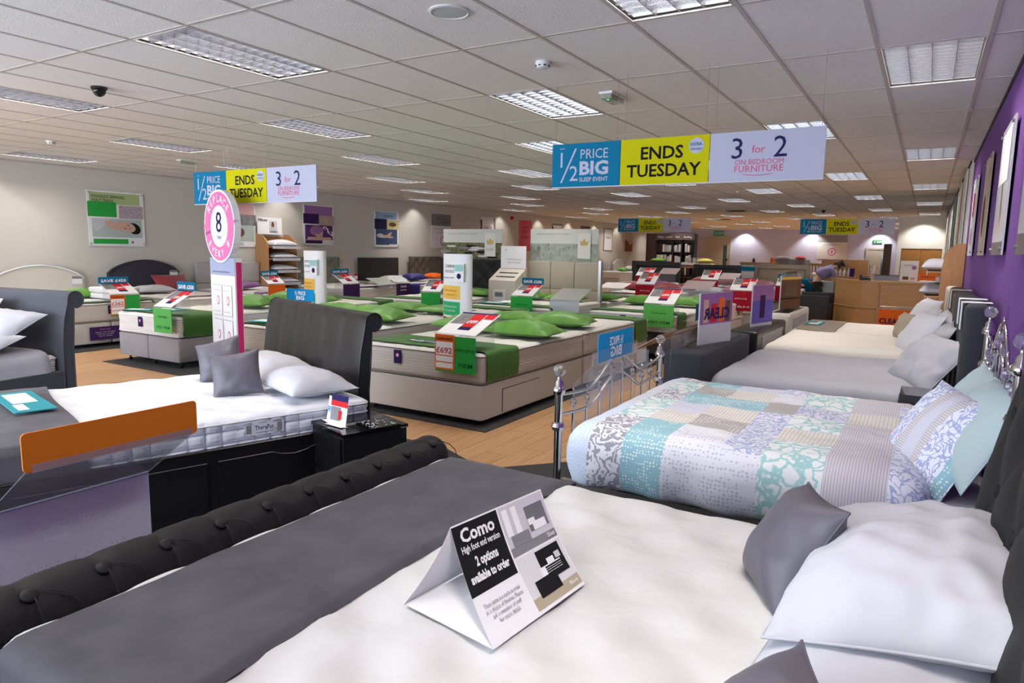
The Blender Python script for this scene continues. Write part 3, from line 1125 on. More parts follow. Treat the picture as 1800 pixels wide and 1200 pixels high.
def holder(label, loc, rz, w=0.34, H=0.33, hdr=None, panel=None, ptext=(), card=True, slope=0.30, rise=0.17, hdrm=BLUEP, orange=None, cardw=None, hh=0.1, back=False, frosted=False, price=None, sit=None):
    """acrylic price holder: hanging front panel, sloped price card, upright header. Faces -Y; loc = top edge of the hanging panel"""
    t = thing('price_holder', label, 'price sign', loc, rz)
    A = ACRYM if frosted else ACRYL
    m = MB(); m.box(-w / 2, w / 2, 0, 0.004, -H, 0)
    m.prism([(0, 0), (slope, rise), (slope - 0.002, rise + 0.004), (-0.002, 0.004)], -w / 2, w / 2)
    m.box(-w / 2, w / 2, slope, slope + 0.004, rise, rise + (0.02 if not hdr else hh * 0.5))
    m.box(-w / 2 + 0.02, w / 2 - 0.02, slope * 0.8, slope * 0.8 + 0.003, (sit if sit is not None else 0.69) - loc[2], rise * 0.8)
    m.build('acrylic_stand', A, t)
    if panel is not None:
        m = MB(); m.box(-w / 2, w / 2, -0.004, 0, -H, -0.012); p = m.build('hanging_panel', panel, t)
        if ptext:
            letters(p, [(s, x * w, z * H, sz, 'c', 0.01, mw * w) for s, x, z, sz, mw in ptext], CARD if panel in (CRIMP, REDP, DPURP) else mat('dark_green_ink', (28, 84, 52), 0.6), y=-0.005)
    if card:
        # the sloped card is drawn upright, then leaned onto the slope
        L = math.hypot(slope, rise)
        ang = -math.atan2(slope, rise)
        m = MB(); m.box(-w / 2 + 0.004, w / 2 - 0.004, -0.003, 0, 0.004, L - 0.006)
        c = m.build('price_card', CARD, t, loc=(0, -0.002, 0.006), rot=(ang, 0, 0))
        prints(c, [(rc(-w * .46, w * .02, L * .45, L * .93), PHOTOG), (rc(-w * .1, w * .2, L * .32, L * .93), REDP),
                   (rc(-w * .1, w * .2, L * .2, L * .34), NAVYP), (rc(w * .22, w * .46, L * .72, L * .93), REDP), (rc(-w * .46, w * .46, L * .93, L * .985), NAVYP)], y=-0.0035)
        letters(c, [(price or '£499', w * .05, L * .5, L * .2, 'c', 0.03, w * .24)], CARD, y=-0.0062)
    if hdr:
        m = MB(); m.prism([(x, z + rise + hh / 2 + 0.01) for x, z in rrect(w * 1.02 if cardw is None else cardw, hh, 0.014)], slope - 0.004, slope, axis='y')
        h = m.build('header_board', hdrm, t)
        if back:
            lb_ = letter_mb([(s, x, rise + 0.01 + z * hh, sz * hh, 'c', 0.03, mw * w) for s, x, z, sz, mw in hdr])
            lb_.v = [(v[0], slope + 0.0012, v[2]) for v in lb_.v]
            lb_.build('lettering', CARD, h)
        letters(h, [(s, x, rise + 0.01 + z * hh, sz * hh, 'c', 0.03, mw * w) for s, x, z, sz, mw in hdr], CARD, y=slope - 0.0052)
    if orange:
        x0 = -w / 2 - 0.004
        m = MB(); m.box(x0, x0 + w * 0.5, -0.008, -0.005, -H * 0.95, -0.002); c = m.build('clearance_tag', ORP, t)
        prints(c, [(rc(x0 + .012, x0 + w * .46, -H * .55, -H * .2), CARD), (rc(x0 + .012, x0 + w * .46, -H * .73, -H * .58), CARD), (rc(x0 + .012, x0 + w * .46, -H * .9, -H * .76), CARD)], y=-0.009)
        letters(c, [('CLEARANCE', x0 + w * .24, -H * .15, w * .075, 'c', 0.02, w * .42)], BLACKP, y=-0.0105)
        letters(c, [(orange, x0 + w * .24, -H * .5, w * .17, 'c', 0.01, w * .4)], mat('red_marker', (190, 40, 60), 0.6), y=-0.0112)
    return t


def leaflet(label, loc, rz, tiltx=0.0, w=0.3, l=0.21, m=BLUEP):
    t = thing('brochure', label, 'brochure', loc, rot=(tiltx, 0, rz))
    mm = MB(); mm.box(-w / 2, w / 2, -l / 2, l / 2, 0, 0.006); mm.build('pages', m, t)
    mm = MB(); mm.box(-w * .4, w * .1, -l * .3, l * .3, 0.006, 0.0072); mm.box(w * .15, w * .42, -l * .35, -l * .1, 0.006, 0.0072)
    mm.build('printed_area', CARD, t)
    return t


# ---- headboards: upright panel, front face at y = 0 (towards the foot), frame rz like the bed
def headboard(label, B, kind, w, h, m, z0=0.3, t=0.08, tagc=False):
    o = thing('headboard', label, 'headboard', (B[0], B[1], 0), B[2])
    if kind == 'arch':
        pts = [(-w / 2, z0), (w / 2, z0)]
        for k in range(15):
            a = k / 14
            pts.append((w / 2 - w * a, h - 0.20 * (2 * a - 1) ** 2 - (0.0 if 0 < k < 14 else 0.03)))
        mb = MB(); mb.prism(pts, 0, t, axis='y'); mb.build('panel', m, o)
        mb = MB(); mb.tube([(x, -0.004, z) for x, z in pts[2:]], 0.012, 5); mb.build('piping', m if m is not CREAMU else CARD, o)
    elif kind == 'panels':
        # two rows of upholstered squares
        nx = max(2, round(w / 0.5))
        for r in range(2):
            for k in range(nx):
                cw, ch = w / nx, (h - z0) / 2
                rbox(cw / 2 - 0.003, t / 2, ch / 2 - 0.003, 0.018, 1, 1, 1, cen=(-w / 2 + cw * (k + .5), t / 2, z0 + ch * (r + .5))).build('padded_square', m, o, smooth=40)
    elif kind == 'tuft':
        def g(u, v):
            x, z = (u - 0.5) * w, z0 + (h - z0) * v
            a, b = x / 0.17, z / 0.17
            q = abs(math.sin(PI * (a + b) / 2)) * abs(math.sin(PI * (a - b) / 2))
            e = min(1, min(w / 2 - abs(x), h - z) / 0.03)
            return (x, 0.02 - 0.045 * (q ** 0.45) * max(0, e), z)
        mb = MB(); mb.grid(g, int(w / 0.03), int((h - z0) / 0.03)); mb.build('tufted_front', m, o, smooth=True)
        mb = MB(); mb.box(-w / 2, w / 2, 0.015, t, z0, h); mb.build('back_panel', m, o)
        bb = MB()
        for i in range(-12, 13):
            for j in range(0, 16):
                x, z = i * 0.17, j * 0.17
                if (i + j) % 2 == 0 and abs(x) < w / 2 - 0.04 and z0 + 0.02 < z < h - 0.04:
                    bb.cyl(x, 0, 0, 0, 0.0, 3) if False else bb.add([(x + 0.013 * math.cos(q * PI / 3), 0.006, z + 0.013 * math.sin(q * PI / 3)) for q in range(6)] + [(x, -0.002, z)], [(q, (q + 1) % 6, 6) for q in range(6)])
        k = bb.build('buttons', m, o); k['kind'] = 'stuff'
    elif kind == 'framed':
        fw_ = 0.11
        mb = MB()
        mb.box(-w / 2, w / 2, 0, t, h - fw_, h); mb.box(-w / 2, -w / 2 + fw_, 0, t, 0.05, h - fw_); mb.box(w / 2 - fw_, w / 2, 0, t, 0.05, h - fw_)
        mb.build('frame', m, o)
        rbox(w / 2 - fw_ - 0.008, t / 2 - 0.01, (h - fw_ - z0) / 2, 0.02, 1, 1, 1, cen=(0, t / 2 + 0.004, (h - fw_ + z0) / 2)).build('padded_panel', m, o, smooth=40)
    elif kind == 'slab':
        rbox(w / 2, t / 2, (h - z0) / 2, 0.02, 2, 1, 2, cen=(0, t / 2, (h + z0) / 2)).build('panel', m, o, smooth=40)
        for k in range(1, 4):
            z = z0 + (h - z0) * k / 4
            mb = MB(); mb.box(-w / 2 + 0.01, w / 2 - 0.01, -0.003, 0.003, z - 0.003, z + 0.003); mb.build('seam', BLKM, o)
    elif kind == 'columns':
        nx = 5
        for k in range(nx):
            cw = w / nx
            rbox(cw / 2 - 0.003, t / 2, (h - z0) / 2, 0.03, 1, 1, 2, cen=(-w / 2 + cw * (k + .5), t / 2, (h + z0) / 2)).build('padded_column', m, o, smooth=40)
    # legs to the floor
    for s in (-1, 1):
        mb = MB(); mb.box(s * w * 0.3 - 0.03, s * w * 0.3 + 0.03, t * 0.3, t * 0.3 + 0.025, 0.0, z0 + 0.1); mb.build('leg', BLKM, o)
    if tagc:
        mb = MB(); mb.box(w / 2 - 0.2, w / 2 - 0.03, -0.012, -0.008, h - 0.33, h - 0.2); c = mb.build('price_card', CARD, o)
        prints(c, [(rc(w / 2 - 0.2, w / 2 - 0.03, h - 0.24, h - 0.2), GREYP)], y=-0.0125)
    return o


def sleigh_profile(h, t=0.1, lean=0.22, rr=0.075, z0=0.12):
    """closed side outline (y, z): front face towards -y, scroll rolls over to +y"""
    front = [(0.0, z0), (0.0, z0 + 0.25), (0.008, h * 0.62), (0.03, h * 0.78), (lean * 0.35, h - rr * 1.5)]
    cx, cz = lean * 0.35 + rr * 1.05, h - rr
    arc = []
    for k in range(0, 13):
        a = math.radians(165 - 22.5 * k)
        arc.append((cx + rr * math.cos(a), cz + rr * math.sin(a)))
    back = [(t + 0.015, h * 0.70), (t, h * 0.55), (t, z0)]
    return front + arc + back


def sleigh(label, B, w, h, m, seams=6, t=0.1, name='headboard', lean=0.22, rr=0.075, cat='headboard', parent=None, z0=0.12):
    o = thing(name, label, cat, (B[0], B[1], 0), B[2]) if parent is None else parent
    P = sleigh_profile(h, t, lean, rr, z0)
    mb = MB()
    n = len(P)
    nx = seams * 6
    xs = [-w / 2 + w * i / nx for i in range(nx + 1)]
    cy = sum(p[0] for p in P) / n
    vs, fs = [], []
    for x in xs:
        q = abs(math.sin(PI * (x + w / 2) / (w / seams))) ** 0.35
        for (y, z) in P:
            s = -0.007 * q if y <= cy else 0.004 * q
            vs.append((x, y + s, z))
    for i in range(nx):
        for k in range(n):
            fs.append((i * n + k, i * n + (k + 1) % n, (i + 1) * n + (k + 1) % n, (i + 1) * n + k))
    fs += [tuple(range(n)), tuple(range(nx * n, nx * n + n))[::-1]]
    mb.add(vs, fs)
    mb.build('scroll_panel' if parent is None else 'headboard_panel', m, o, smooth=50)
    # piping round the end faces
    for s in (-1, 1):
        mb = MB(); mb.tube([(s * w / 2, y, z) for y, z in P], 0.006, 5, closed=True)
        mb.build('end_piping', m, o, smooth=True)
    return o

# ================================================================ THE DISPLAY BEDS
def put_on(B, x, y, z):
    return loc2(B, x, y, z)


def bedset(who, B, w, l=2.0, zt=0.68, zb=0.38, base=DIVB, side=TICKG, top=WHITE, split=False, drawers=(), run=None, tagx=None, gap=0.06, detail=(8, 12), dip=0.01, r=0.045):
    divan('%s divan base %s' % ({'DIVB': 'beige', 'DIVG': 'mid grey', 'DIVP': 'pale grey', 'DIVD': 'dark brown'}[[k for k in ('DIVB', 'DIVG', 'DIVP', 'DIVD') if globals()[k] is base][0]], who), B, w, l, zb, base, split, drawers, gap)
    mt = mattress('%s mattress %s' % ('taupe bordered' if side is TICKG else 'white quilted', who), B, w, l, zb + 0.002, zt, top, side, nx=detail[0], ny=detail[1], tagm=(tagx,) if tagx is not None else None, dip=dip, r=r)
    if run:
        mm, cname, y0, y1, drop = run[:5]
        runner('%s runner %s' % (cname, who), B, w, y0, y1, zt, mm, drop, r, logo=run[5] if len(run) > 5 else None)
    return B


# ---- centre block, front row (feet towards the shop front)
A1 = (-4.025, 4.97, 0)
bedset('in front of the centre block, by the wooden aisle', A1, 1.45, 2.1, 0.675, 0.385, DIVB, TICKG, tagx=-0.24, drawers=((1, 0.35, 1.05), (-1, 0.35, 1.05)), detail=(14, 20), dip=0.014,
       run=(GREENT, 'green', 0.06, 0.62, 0.26, (-0.15, 0.27, 0.2, 'Relyon')))
A1b = (-4.025, 9.2, PI)
bedset('backing onto the front beige divan, nearest the chrome bed', A1b, 1.45, 2.1, 0.675, 0.385, DIVB, TICKG, detail=(12, 16), drawers=((-1, 1.2, 1.8),),
       run=(GREENT, 'green', 0.1, 0.55, 0.3))
A2 = (-6.03, 5.1, 0)
bedset('behind the black leather sleigh headboard', A2, 1.5, 2.05, 0.69, 0.37, DIVP, TICKG, detail=(14, 20), dip=0.02, run=(GREENT, 'green', 0.05, 0.4, 0.1))
A2b = (-6.03, 9.3, PI)
bedset('backing onto the divan behind the sleigh headboard', A2b, 1.5, 2.1, 0.68, 0.37, DIVP, TICKG, detail=(10, 14), dip=0.02, run=(GREENT, 'green', 0.1, 0.5, 0.2))
B1 = (-8.68, 5.13, 0)
bedset('on castors under the SAVE £350 sign', B1, 1.35, 2.05, 0.68, 0.40, DIVG, TICK, split=True, gap=0.09, tagx=-0.13, detail=(14, 20),
       run=(GREENT, 'dark green', 0.07, 0.7, 0.26))
B1b = (-8.68, 9.3, PI)
bedset('backing onto the grey SAVE £350 divan', B1b, 1.35, 2.1, 0.68, 0.38, DIVG, TICK, detail=(10, 14), run=(GREENT, 'green', 0.1, 0.5, 0.2))

# pillows of the front block
pillow('large green satin pillow lying nearest the aisle at the front beige divan head', (-3.62, 6.25, 0.775), GREEN, rz=0.05, w=0.78, h=0.5, t=0.24, n=20, seed=3, wr=0.03)
pillow('green satin pillow behind the price sign at the front beige divan head', (-4.38, 6.3, 0.78), GREEN, rz=-0.1, w=0.72, h=0.5, t=0.22, n=18, seed=4, wr=0.03)
pillow('green satin pillow propped behind the aisle-side pillow, pointing at the chrome bed', (-3.72, 7.35, 0.78), GREEN, rz=0.25, w=0.76, h=0.5, t=0.22, n=18, seed=5, wr=0.03)
pillow('green satin pillow lying flat behind the tall white information column', (-4.45, 7.5, 0.77), GREEN, rz=0.1, w=0.7, h=0.48, t=0.16, n=16, seed=6, wr=0.02)
pillow('big green satin pillow beside the scroll of the black headboard', (-5.72, 6.25, 0.80), GREEN, rz=0.12, w=0.85, h=0.52, t=0.24, n=20, seed=7, wr=0.03)
pillow('green satin pillow half hidden behind the black sleigh headboard', (-6.45, 6.35, 0.80), GREEN, rz=-0.15, w=0.75, h=0.5, t=0.22, n=16, seed=8, wr=0.03)
pillow('flat green satin pillow on the bed behind the large green pillow, column side', (-5.75, 7.7, 0.77), GREEN, rz=0.1, w=0.75, h=0.46, t=0.14, n=14, seed=9)
pillow('flat green satin pillow beyond the black headboard, next to the second column', (-6.5, 7.75, 0.77), GREEN, rz=-0.1, w=0.72, h=0.46, t=0.14, n=14, seed=10)
pillow('green satin pillow directly behind the tall pink and white sign', (-8.45, 6.6, 0.79), GREEN, rz=0.2, w=0.75, h=0.5, t=0.22, n=16, seed=11, wr=0.03)
pillow('green satin pillow between the pink sign and the grey mattress border', (-9.0, 6.75, 0.78), GREEN, rz=-0.2, w=0.65, h=0.45, t=0.18, n=14, seed=12)
pillow('long green satin pillow lying beyond the pink and white sign', (-8.4, 7.7, 0.78), GREEN, rz=0.1, w=0.8, h=0.5, t=0.2, n=14, seed=13)
pillow('second green satin pillow lying beyond the pink and white sign', (-9.05, 7.8, 0.78), GREEN, rz=0.3, w=0.6, h=0.45, t=0.2, n=14, seed=14)

# ---- row behind the centre block
E1 = (-5.8, 9.5, 0)
bedset('below the beige panelled headboard', E1, 1.5, 2.0, 0.68, 0.37, DIVB, TICK, tagx=-0.08, run=(GREENT, 'green', 0.05, 0.5, 0.22))
headboard('tall beige headboard of upholstered squares with a landscape banner above', (-5.86, 11.5, 0), 'panels', 1.5, 1.39, BEIGEU, 0.35, 0.09)
E2 = (-8.0, 9.5, 0)
bedset('below the dark buttoned headboard with the hillside banner', E2, 1.5, 2.0, 0.68, 0.37, DIVP, TICK, tagx=0.14, run=(GREENT, 'green', 0.05, 0.5, 0.12))
headboard('dark charcoal buttoned headboard under the hillside photograph banner', (-7.97, 11.5, 0), 'tuft', 1.48, 1.39, TUFTB, 0.3, 0.1)
pillow('green satin pillow against the beige panelled headboard', (-5.6, 11.15, 0.77), GREEN, rz=0.1, w=0.75, h=0.45, t=0.2, n=14, seed=15)
pillow('green satin pillow behind the SAVE £200 sign on the block', (-6.25, 11.1, 0.77), GREEN, rz=-0.2, w=0.6, h=0.45, t=0.2, n=12, seed=16)
pillow('green satin pillow against the dark charcoal buttoned headboard', (-7.55, 11.15, 0.77), GREEN, rz=0.05, w=0.75, h=0.45, t=0.2, n=14, seed=17)
F1 = (-5.75, 13.75, PI)
bedset('behind the beige panelled headboard post', F1, 1.45, 2.0, 0.66, 0.34, DIVB, TICK, run=(GREENT, 'green', 0.05, 0.5, 0.25))
pillow('small green satin pillow just beyond the beige headboard post', (-5.25, 12.1, 0.75), GREEN, w=0.6, h=0.42, t=0.18, n=12, seed=18)
# banners over the two headboards
def banner(label, x, w, land, crown):
    t = thing('banner_board', label, 'banner', (x, 11.56, 1.39))
    m = MB(); m.box(-w / 2, w / 2, 0, 0.02, 0, 0.6); m.build('board', mat('banner_board', (206, 208, 204), 0.6), t)
    its = [(rc(-w / 2, w / 2, 0.0, 0.33), MISTP if crown else SAGEP)]
    rr = random.Random(5 if crown else 9)
    for k in range(26 if crown else 16):
        x0 = -w / 2 + 0.03 + (w - 0.12) * rr.random()
        z0 = 0.02 + 0.27 * rr.random()
        if crown:
            its.append((ell(x0, z0 + 0.05, 0.012, 0.009, 6), GREYP))
            its.append((rc(x0 - 0.008, x0 - 0.003, z0 + 0.015, z0 + 0.045), BLACKP))
        else:
            its.append((ell(x0, min(z0, .26), 0.13, 0.022, 10), [BLACKP, LGREYP, GREYP][k % 3]))
    if crown:
        its.append((ell(-w * .36, 0.24, 0.03, 0.05, 8), GREYP))
    cx = w * 0.31
    its.append((rc(cx - 0.13, cx + 0.13, 0.06, 0.52), mat('banner_label', (222, 220, 214), 0.6)))
    gold = mat('gold_print', (196, 172, 110), 0.5)
    its.append(([(cx - .07, .30), (cx + .07, .30), (cx + .09, .40), (cx + .045, .36), (cx, .43), (cx - .045, .36), (cx - .09, .40)], gold))
    prints(t, its, y=-0.002)
    letters(t, [('PLAERE', cx, 0.18, 0.055, 'c', 0, 0.17), ('designed and manufactured in England', -w * .15, 0.5, 0.035, 'c', 0, w * .5)], GREYP, y=-0.022)
banner('pale banner with flock landscape and gold crown above the beige headboard', -5.88, 1.42, False, True)
banner('banner with dark hillside photograph above the charcoal buttoned headboard', -7.96, 1.44, True, False)
# thin silver end post beside the beige headboard
t = thing('display_post', 'thin silver post at the end of the beige panelled headboard', 'post', (-5.09, 11.5, 0))
m = MB(); m.box(-0.025, 0.025, -0.02, 0.06, 0, 1.42); m.build('post', SILVM, t)
m = MB(); m.box(-0.04, 0.04, -0.05, 0.09, 0, 0.03); m.build('foot_plate', SILVM, t)
# leaflet dispenser
t = thing('leaflet_stand', 'white leaflet dispenser with a tall back card between two beds', 'display stand', (-6.78, 11.0, 0), -0.05)
m = MB(); m.box(-0.3, 0.3, -0.15, 0.22, 0.2, 1.02)
m.prism([(-0.15, 1.02), (0.22, 1.02), (0.22, 1.24)], -0.3, 0.3)
m.build('cabinet', CREAMU, t)
m = MB(); m.box(-0.27, 0.3, 0.2, 0.215, 1.24, 1.66); b = m.build('back_card', CARD, t)
letters(b, [('P', -0.15, 1.56, 0.06, 'c', 0.01), ('HANDMADE BEDS', 0.03, 1.4, 0.03, 'c', 0, 0.34), ('MADE TO ORDER', 0.03, 1.34, 0.03, 'c', 0, 0.3)], GREYP, y=0.195)
m = MB(); m.box(-0.16, 0.1, -0.2, -0.15, 0.62, 0.84); p = m.build('leaflet_pocket', WPL, t)
prints(p, [(rc(-.12, .06, .72, .8), GREYP)], y=-0.202)
for k in range(2):
    m = MB(); m.box(-0.2, 0.22, -0.06 + k * 0.12, -0.03 + k * 0.12, 1.08 + k * .07, 1.095 + k * .07); m.build('card_slot', BLKM, t)

# ---- dark based bed by the aisle and its neighbour
D1 = (-3.8, 9.78, 0)
bedset('on the dark divan under the green VERY FIRM panel', D1, 1.4, 2.0, 0.68, 0.40, DIVD, TICK, tagx=-0.12, detail=(12, 16), gap=0.07, run=(GREENT, 'green', 0.08, 0.5, 0.22))
pillow('green satin pillow at the head of the dark divan, centre side', (-4.15, 11.35, 0.78), GREEN, rz=0.1, w=0.75, h=0.48, t=0.22, n=16, seed=19, wr=0.03)
pillow('green satin pillow at the head of the dark divan, aisle side', (-3.42, 11.4, 0.79), GREEN, rz=-0.05, w=0.72, h=0.48, t=0.22, n=16, seed=20, wr=0.03)
G0 = (-3.75, 13.85, PI)
bedset('beyond the dark divan, with a burgundy strap', G0, 1.4, 2.0, 0.66, 0.34, DIVB, TICK, run=(RED, 'burgundy', 0.08, 0.42, 0.24))
G1 = (-5.55, 14.2, 0)
bedset('under the burgundy VERY FIRM panel', G1, 1.5, 2.0, 0.67, 0.36, DIVP, TICK, tagx=0.0, run=(RED, 'burgundy', 0.04, 0.3, 0.2))
G2 = (-3.65, 14.4, 0)
bedset('under the burgundy FIRM panel', G2, 1.4, 2.0, 0.67, 0.36, DIVP, TICK, run=(RED, 'burgundy', 0.04, 0.3, 0.2))
pillow('burgundy satin pillow with a fold, next to the silver post', (-6.1, 15.85, 0.77), RED, rz=-0.2, w=0.8, h=0.5, t=0.26, n=14, seed=21, wr=0.03)
pillow('burgundy satin pillow behind the burgundy VERY FIRM panel', (-5.3, 15.9, 0.77), RED, rz=0.15, w=0.8, h=0.5, t=0.26, n=14, seed=22, wr=0.03)
pillow('purple satin pillow between the burgundy pillows', (-5.6, 16.3, 0.82), PURPLE, rz=0.3, w=0.6, h=0.42, t=0.22, n=12, seed=23)
pillow('burgundy satin pillow heap centre, in front of the black framed headboard', (-4.75, 16.3, 0.80), RED, rz=-0.1, w=0.85, h=0.5, t=0.26, n=14, seed=24, wr=0.03)
pillow('white pillow lying among the burgundy pillows', (-4.25, 15.9, 0.76), LINEN, w=0.65, h=0.45, t=0.2, n=14, seed=25)
pillow('long burgundy pillow in front of the second black headboard', (-3.55, 15.9, 0.79), RED, rz=0.05, w=0.85, h=0.5, t=0.26, n=14, seed=26, wr=0.03)

# ---- last row with framed headboards
H1 = (-3.53, 18.5, 0)
bedset('below the taupe framed headboard', H1, 1.45, 2.0, 0.68, 0.36, DIVB, TICK, run=(RED, 'burgundy', 0.04, 0.34, 0.4))
headboard('taupe leather framed headboard, aisle end of its row', (-3.53, 20.5, 0), 'framed', 1.5, 1.3, TAUPEL)
H2 = (-5.33, 18.6, 0)
bedset('below the second black framed headboard', H2, 1.4, 2.0, 0.68, 0.36, DIVP, TICK, run=(RED, 'burgundy', 0.04, 0.34, 0.2))
headboard('black framed headboard beside the taupe one', (-5.33, 20.5, 0), 'framed', 1.4, 1.25, BLACKL)
H3 = (-7.2, 18.6, 0)
bedset('below the first black framed headboard', H3, 1.5, 2.0, 0.68, 0.36, DIVP, TICK)
headboard('black framed headboard furthest from the aisle in its row', (-7.2, 20.5, 0), 'framed', 1.52, 1.29, BLACKL)
pillow('burgundy pillow leaning on the taupe framed headboard', (-3.15, 20.2, 0.78), RED, w=0.7, h=0.45, t=0.24, n=12, seed=27)
pillow('burgundy pillow half hidden by the brown screen on the taupe headboard bed', (-3.95, 20.2, 0.78), RED, w=0.7, h=0.45, t=0.24, n=12, seed=28)
pillow('burgundy pillow leaning on the second black headboard', (-5.6, 20.2, 0.80), RED, w=0.75, h=0.45, t=0.3, n=12, seed=29)
pillow('burgundy pillow behind the clear card on the second black headboard bed', (-4.95, 20.2, 0.78), RED, w=0.6, h=0.45, t=0.24, n=12, seed=30)
pillow('purple satin pillow leaning on the first black headboard', (-7.3, 20.1, 0.80), PURPLE, w=0.7, h=0.45, t=0.26, n=12, seed=31)

# ---- beds with their heads on the white wall (frame turned so the foot faces the room)
LWX = -10.75
def wallbed(who, y, w, base, side, kind, hb, hh, hbm, runn, tagx=None, split=True):
    B = (LWX, y, PI / 2)
    bedset(who, B, w, 2.1, 0.68, 0.38, base, side, split=split, tagx=tagx, run=runn, detail=(8, 12))
    headboard(hb, (LWX - 2.12, y, PI / 2), kind, w + 0.0, hh, hbm, 0.35, 0.08, tagc=kind == 'arch')
    return B
C1 = wallbed('against the white wall below the cream arched headboard', 5.8, 1.4, DIVP, TICKG, 'arch', 'cream arched headboard with a price card on the white wall', 1.19, CREAMU, (GREENT, 'pale green', 0.02, 0.25, 0.05), 0.0)
C2 = wallbed('against the white wall below the navy arched headboard', 7.64, 1.38, DIVP, TICK, 'arch', 'dark navy arched headboard with a price card on the white wall', 1.27, NAVYU, (RED, 'burgundy', 0.1, 0.3, 0.22), 0.1)
C3 = wallbed('against the white wall below the pale grey squared headboard', 9.5, 1.56, DIVP, TICK, 'panels', 'pale grey headboard of padded squares beside the pillow stand', 1.22, GREYL, (PURPLE, 'purple', 0.1, 0.35, 0.1))
C4 = wallbed('against the white wall below the grey green buttoned headboard', 11.95, 1.6, DIVP, TICK, 'tuft', 'grey green buttoned headboard behind the white column', 1.33, mat('grey_green_upholstery', (112, 116, 108), 0.8), (BLUEF, 'royal blue', 0.1, 0.35, 0.1))
C5 = wallbed('against the white wall below the black slab headboard', 14.25, 1.58, DIVB, TICKG, 'slab', 'black slab headboard with horizontal seams on the white wall', 1.31, BLKM, (BLUEF, 'royal blue', 0.08, 0.4, 0.26))
C6 = wallbed('against the white wall below the brown buttoned headboard', 16.35, 1.55, DIVB, TICKG, 'tuft', 'brown buttoned headboard on the white wall', 1.34, BROWNU, (BLUEF, 'royal blue', 0.08, 0.5, 0.26))
C8 = wallbed('far along the white wall below the grey headboard', 29.6, 1.3, DIVP, TICK, 'slab', 'grey headboard far along the white wall', 1.1, GREYL, None)
C9 = wallbed('far along the white wall below the cream curved headboard', 31.4, 1.5, DIVP, TICK, 'arch', 'cream curved headboard far along the white wall', 1.23, CREAMU, (mat('mustard_fabric', (190, 160, 30), 0.7), 'mustard', 0.1, 0.6, 0.2))
pillow('green pillow on the divan below the cream arched headboard', (-11.9, 6.0, 0.77), GREEN, rz=PI / 2, w=0.7, h=0.45, t=0.22, n=14, seed=32)
pillow('white pillow lying below the navy arched headboard', (-12.2, 7.35, 0.77), LINEN, rz=PI / 2, w=0.72, h=0.5, t=0.2, n=14, seed=33)
pillow('burgundy pillow leaning on the navy arched headboard', (-12.6, 8.0, 0.82), RED, rz=PI / 2, tilt=0.9, w=0.7, h=0.42, t=0.2, n=14, seed=34)
pillow('purple satin pillow behind the tall pink and white sign', (-12.0, 9.15, 0.79), PURPLE, rz=PI / 2 + .2, w=0.75, h=0.5, t=0.2, n=14, seed=35)
pillow('cream pillow below the black slab headboard', (-12.1, 13.85, 0.78), CREAMC, rz=PI / 2, w=0.75, h=0.5, t=0.24, n=14, seed=36)
pillow('royal blue pillow below the black slab headboard', (-12.1, 14.75, 0.80), BLUEF, rz=PI / 2, w=0.75, h=0.5, t=0.28, n=14, seed=37)
pillow('orange patterned pillow below the brown buttoned headboard', (-12.3, 15.9, 0.80), ORP, rz=PI / 2, w=0.6, h=0.45, t=0.24, n=14, seed=38)
pillow('white pillow lying below the brown buttoned headboard', (-12.0, 16.4, 0.85), LINEN, rz=PI / 2, w=0.7, h=0.5, t=0.22, n=14, seed=39)
pillow('blue pillow half hidden by the white column, below the brown headboard', (-12.2, 17.0, 0.80), BLUEF, rz=PI / 2, w=0.6, h=0.45, t=0.24, n=12, seed=40)
pillow('small green pillow on the far bed below the grey headboard', (-12.0, 29.7, 0.78), GREEN, rz=PI / 2, w=0.7, h=0.45, t=0.26, n=12, seed=41)
pillow('white pillow on the far bed below the cream curved headboard', (-12.2, 31.0, 0.8), LINEN, rz=PI / 2, w=0.7, h=0.45, t=0.3, n=12, seed=42)
pillow('beige striped pillow on the far bed below the cream curved headboard', (-12.2, 31.8, 0.82), BEIGEC, rz=PI / 2, w=0.6, h=0.5, t=0.35, n=12, seed=43)

# pieces of furniture along the white wall
t = thing('bedside_cabinet', 'cream bedside cabinet with one drawer beside the black slab headboard', 'cabinet', (-12.58, 13.1, 0), PI / 2)
m = MB(); m.box(-0.25, 0.25, 0, 0.4, 0.0, 0.68); m.build('body', CREAMU, t)
m = MB(); m.box(-0.28, 0.28, -0.03, 0.4, 0.68, 0.71); m.build('top', CREAMU, t)
m = MB(); m.box(-0.21, 0.21, -0.012, 0, 0.47, 0.64); dr = m.build('drawer', CREAMU, t)
m = MB(); m.tube([(-.06, -.012, .56), (-.05, -.035, .545), (.05, -.035, .545), (.06, -.012, .56)], .006, 5); m.build('handle', BLKM, dr)
m = MB(); m.box(-0.21, 0.21, -0.012, 0, 0.06, 0.44); m.build('door', CREAMU, t)
t = thing('bottle', 'small red and white bottle on the cream bedside cabinet', 'bottle', (-12.8, 13.25, 0.71))
m = MB(); m.lathe([(0.045, 0), (0.05, 0.02), (0.05, 0.17), (0.03, 0.19)], 12); m.build('container', REDP, t, smooth=40)
m = MB(); m.cyl(0, 0, 0.05, 0.13, 0.0505, 12); m.build('paper_label', CARD, t)
t = thing('bedside_table', 'low black bedside table between the cream and navy headboards', 'table', (-12.7, 6.72, 0), PI / 2)
m = MB(); m.box(-0.22, 0.22, -0.1, 0.3, 0.64, 0.67); m.build('top', BLKM, t)
m = MB(); m.box(-0.2, 0.2, -0.08, 0.28, 0.3, 0.64); m.build('body', BLKM, t)
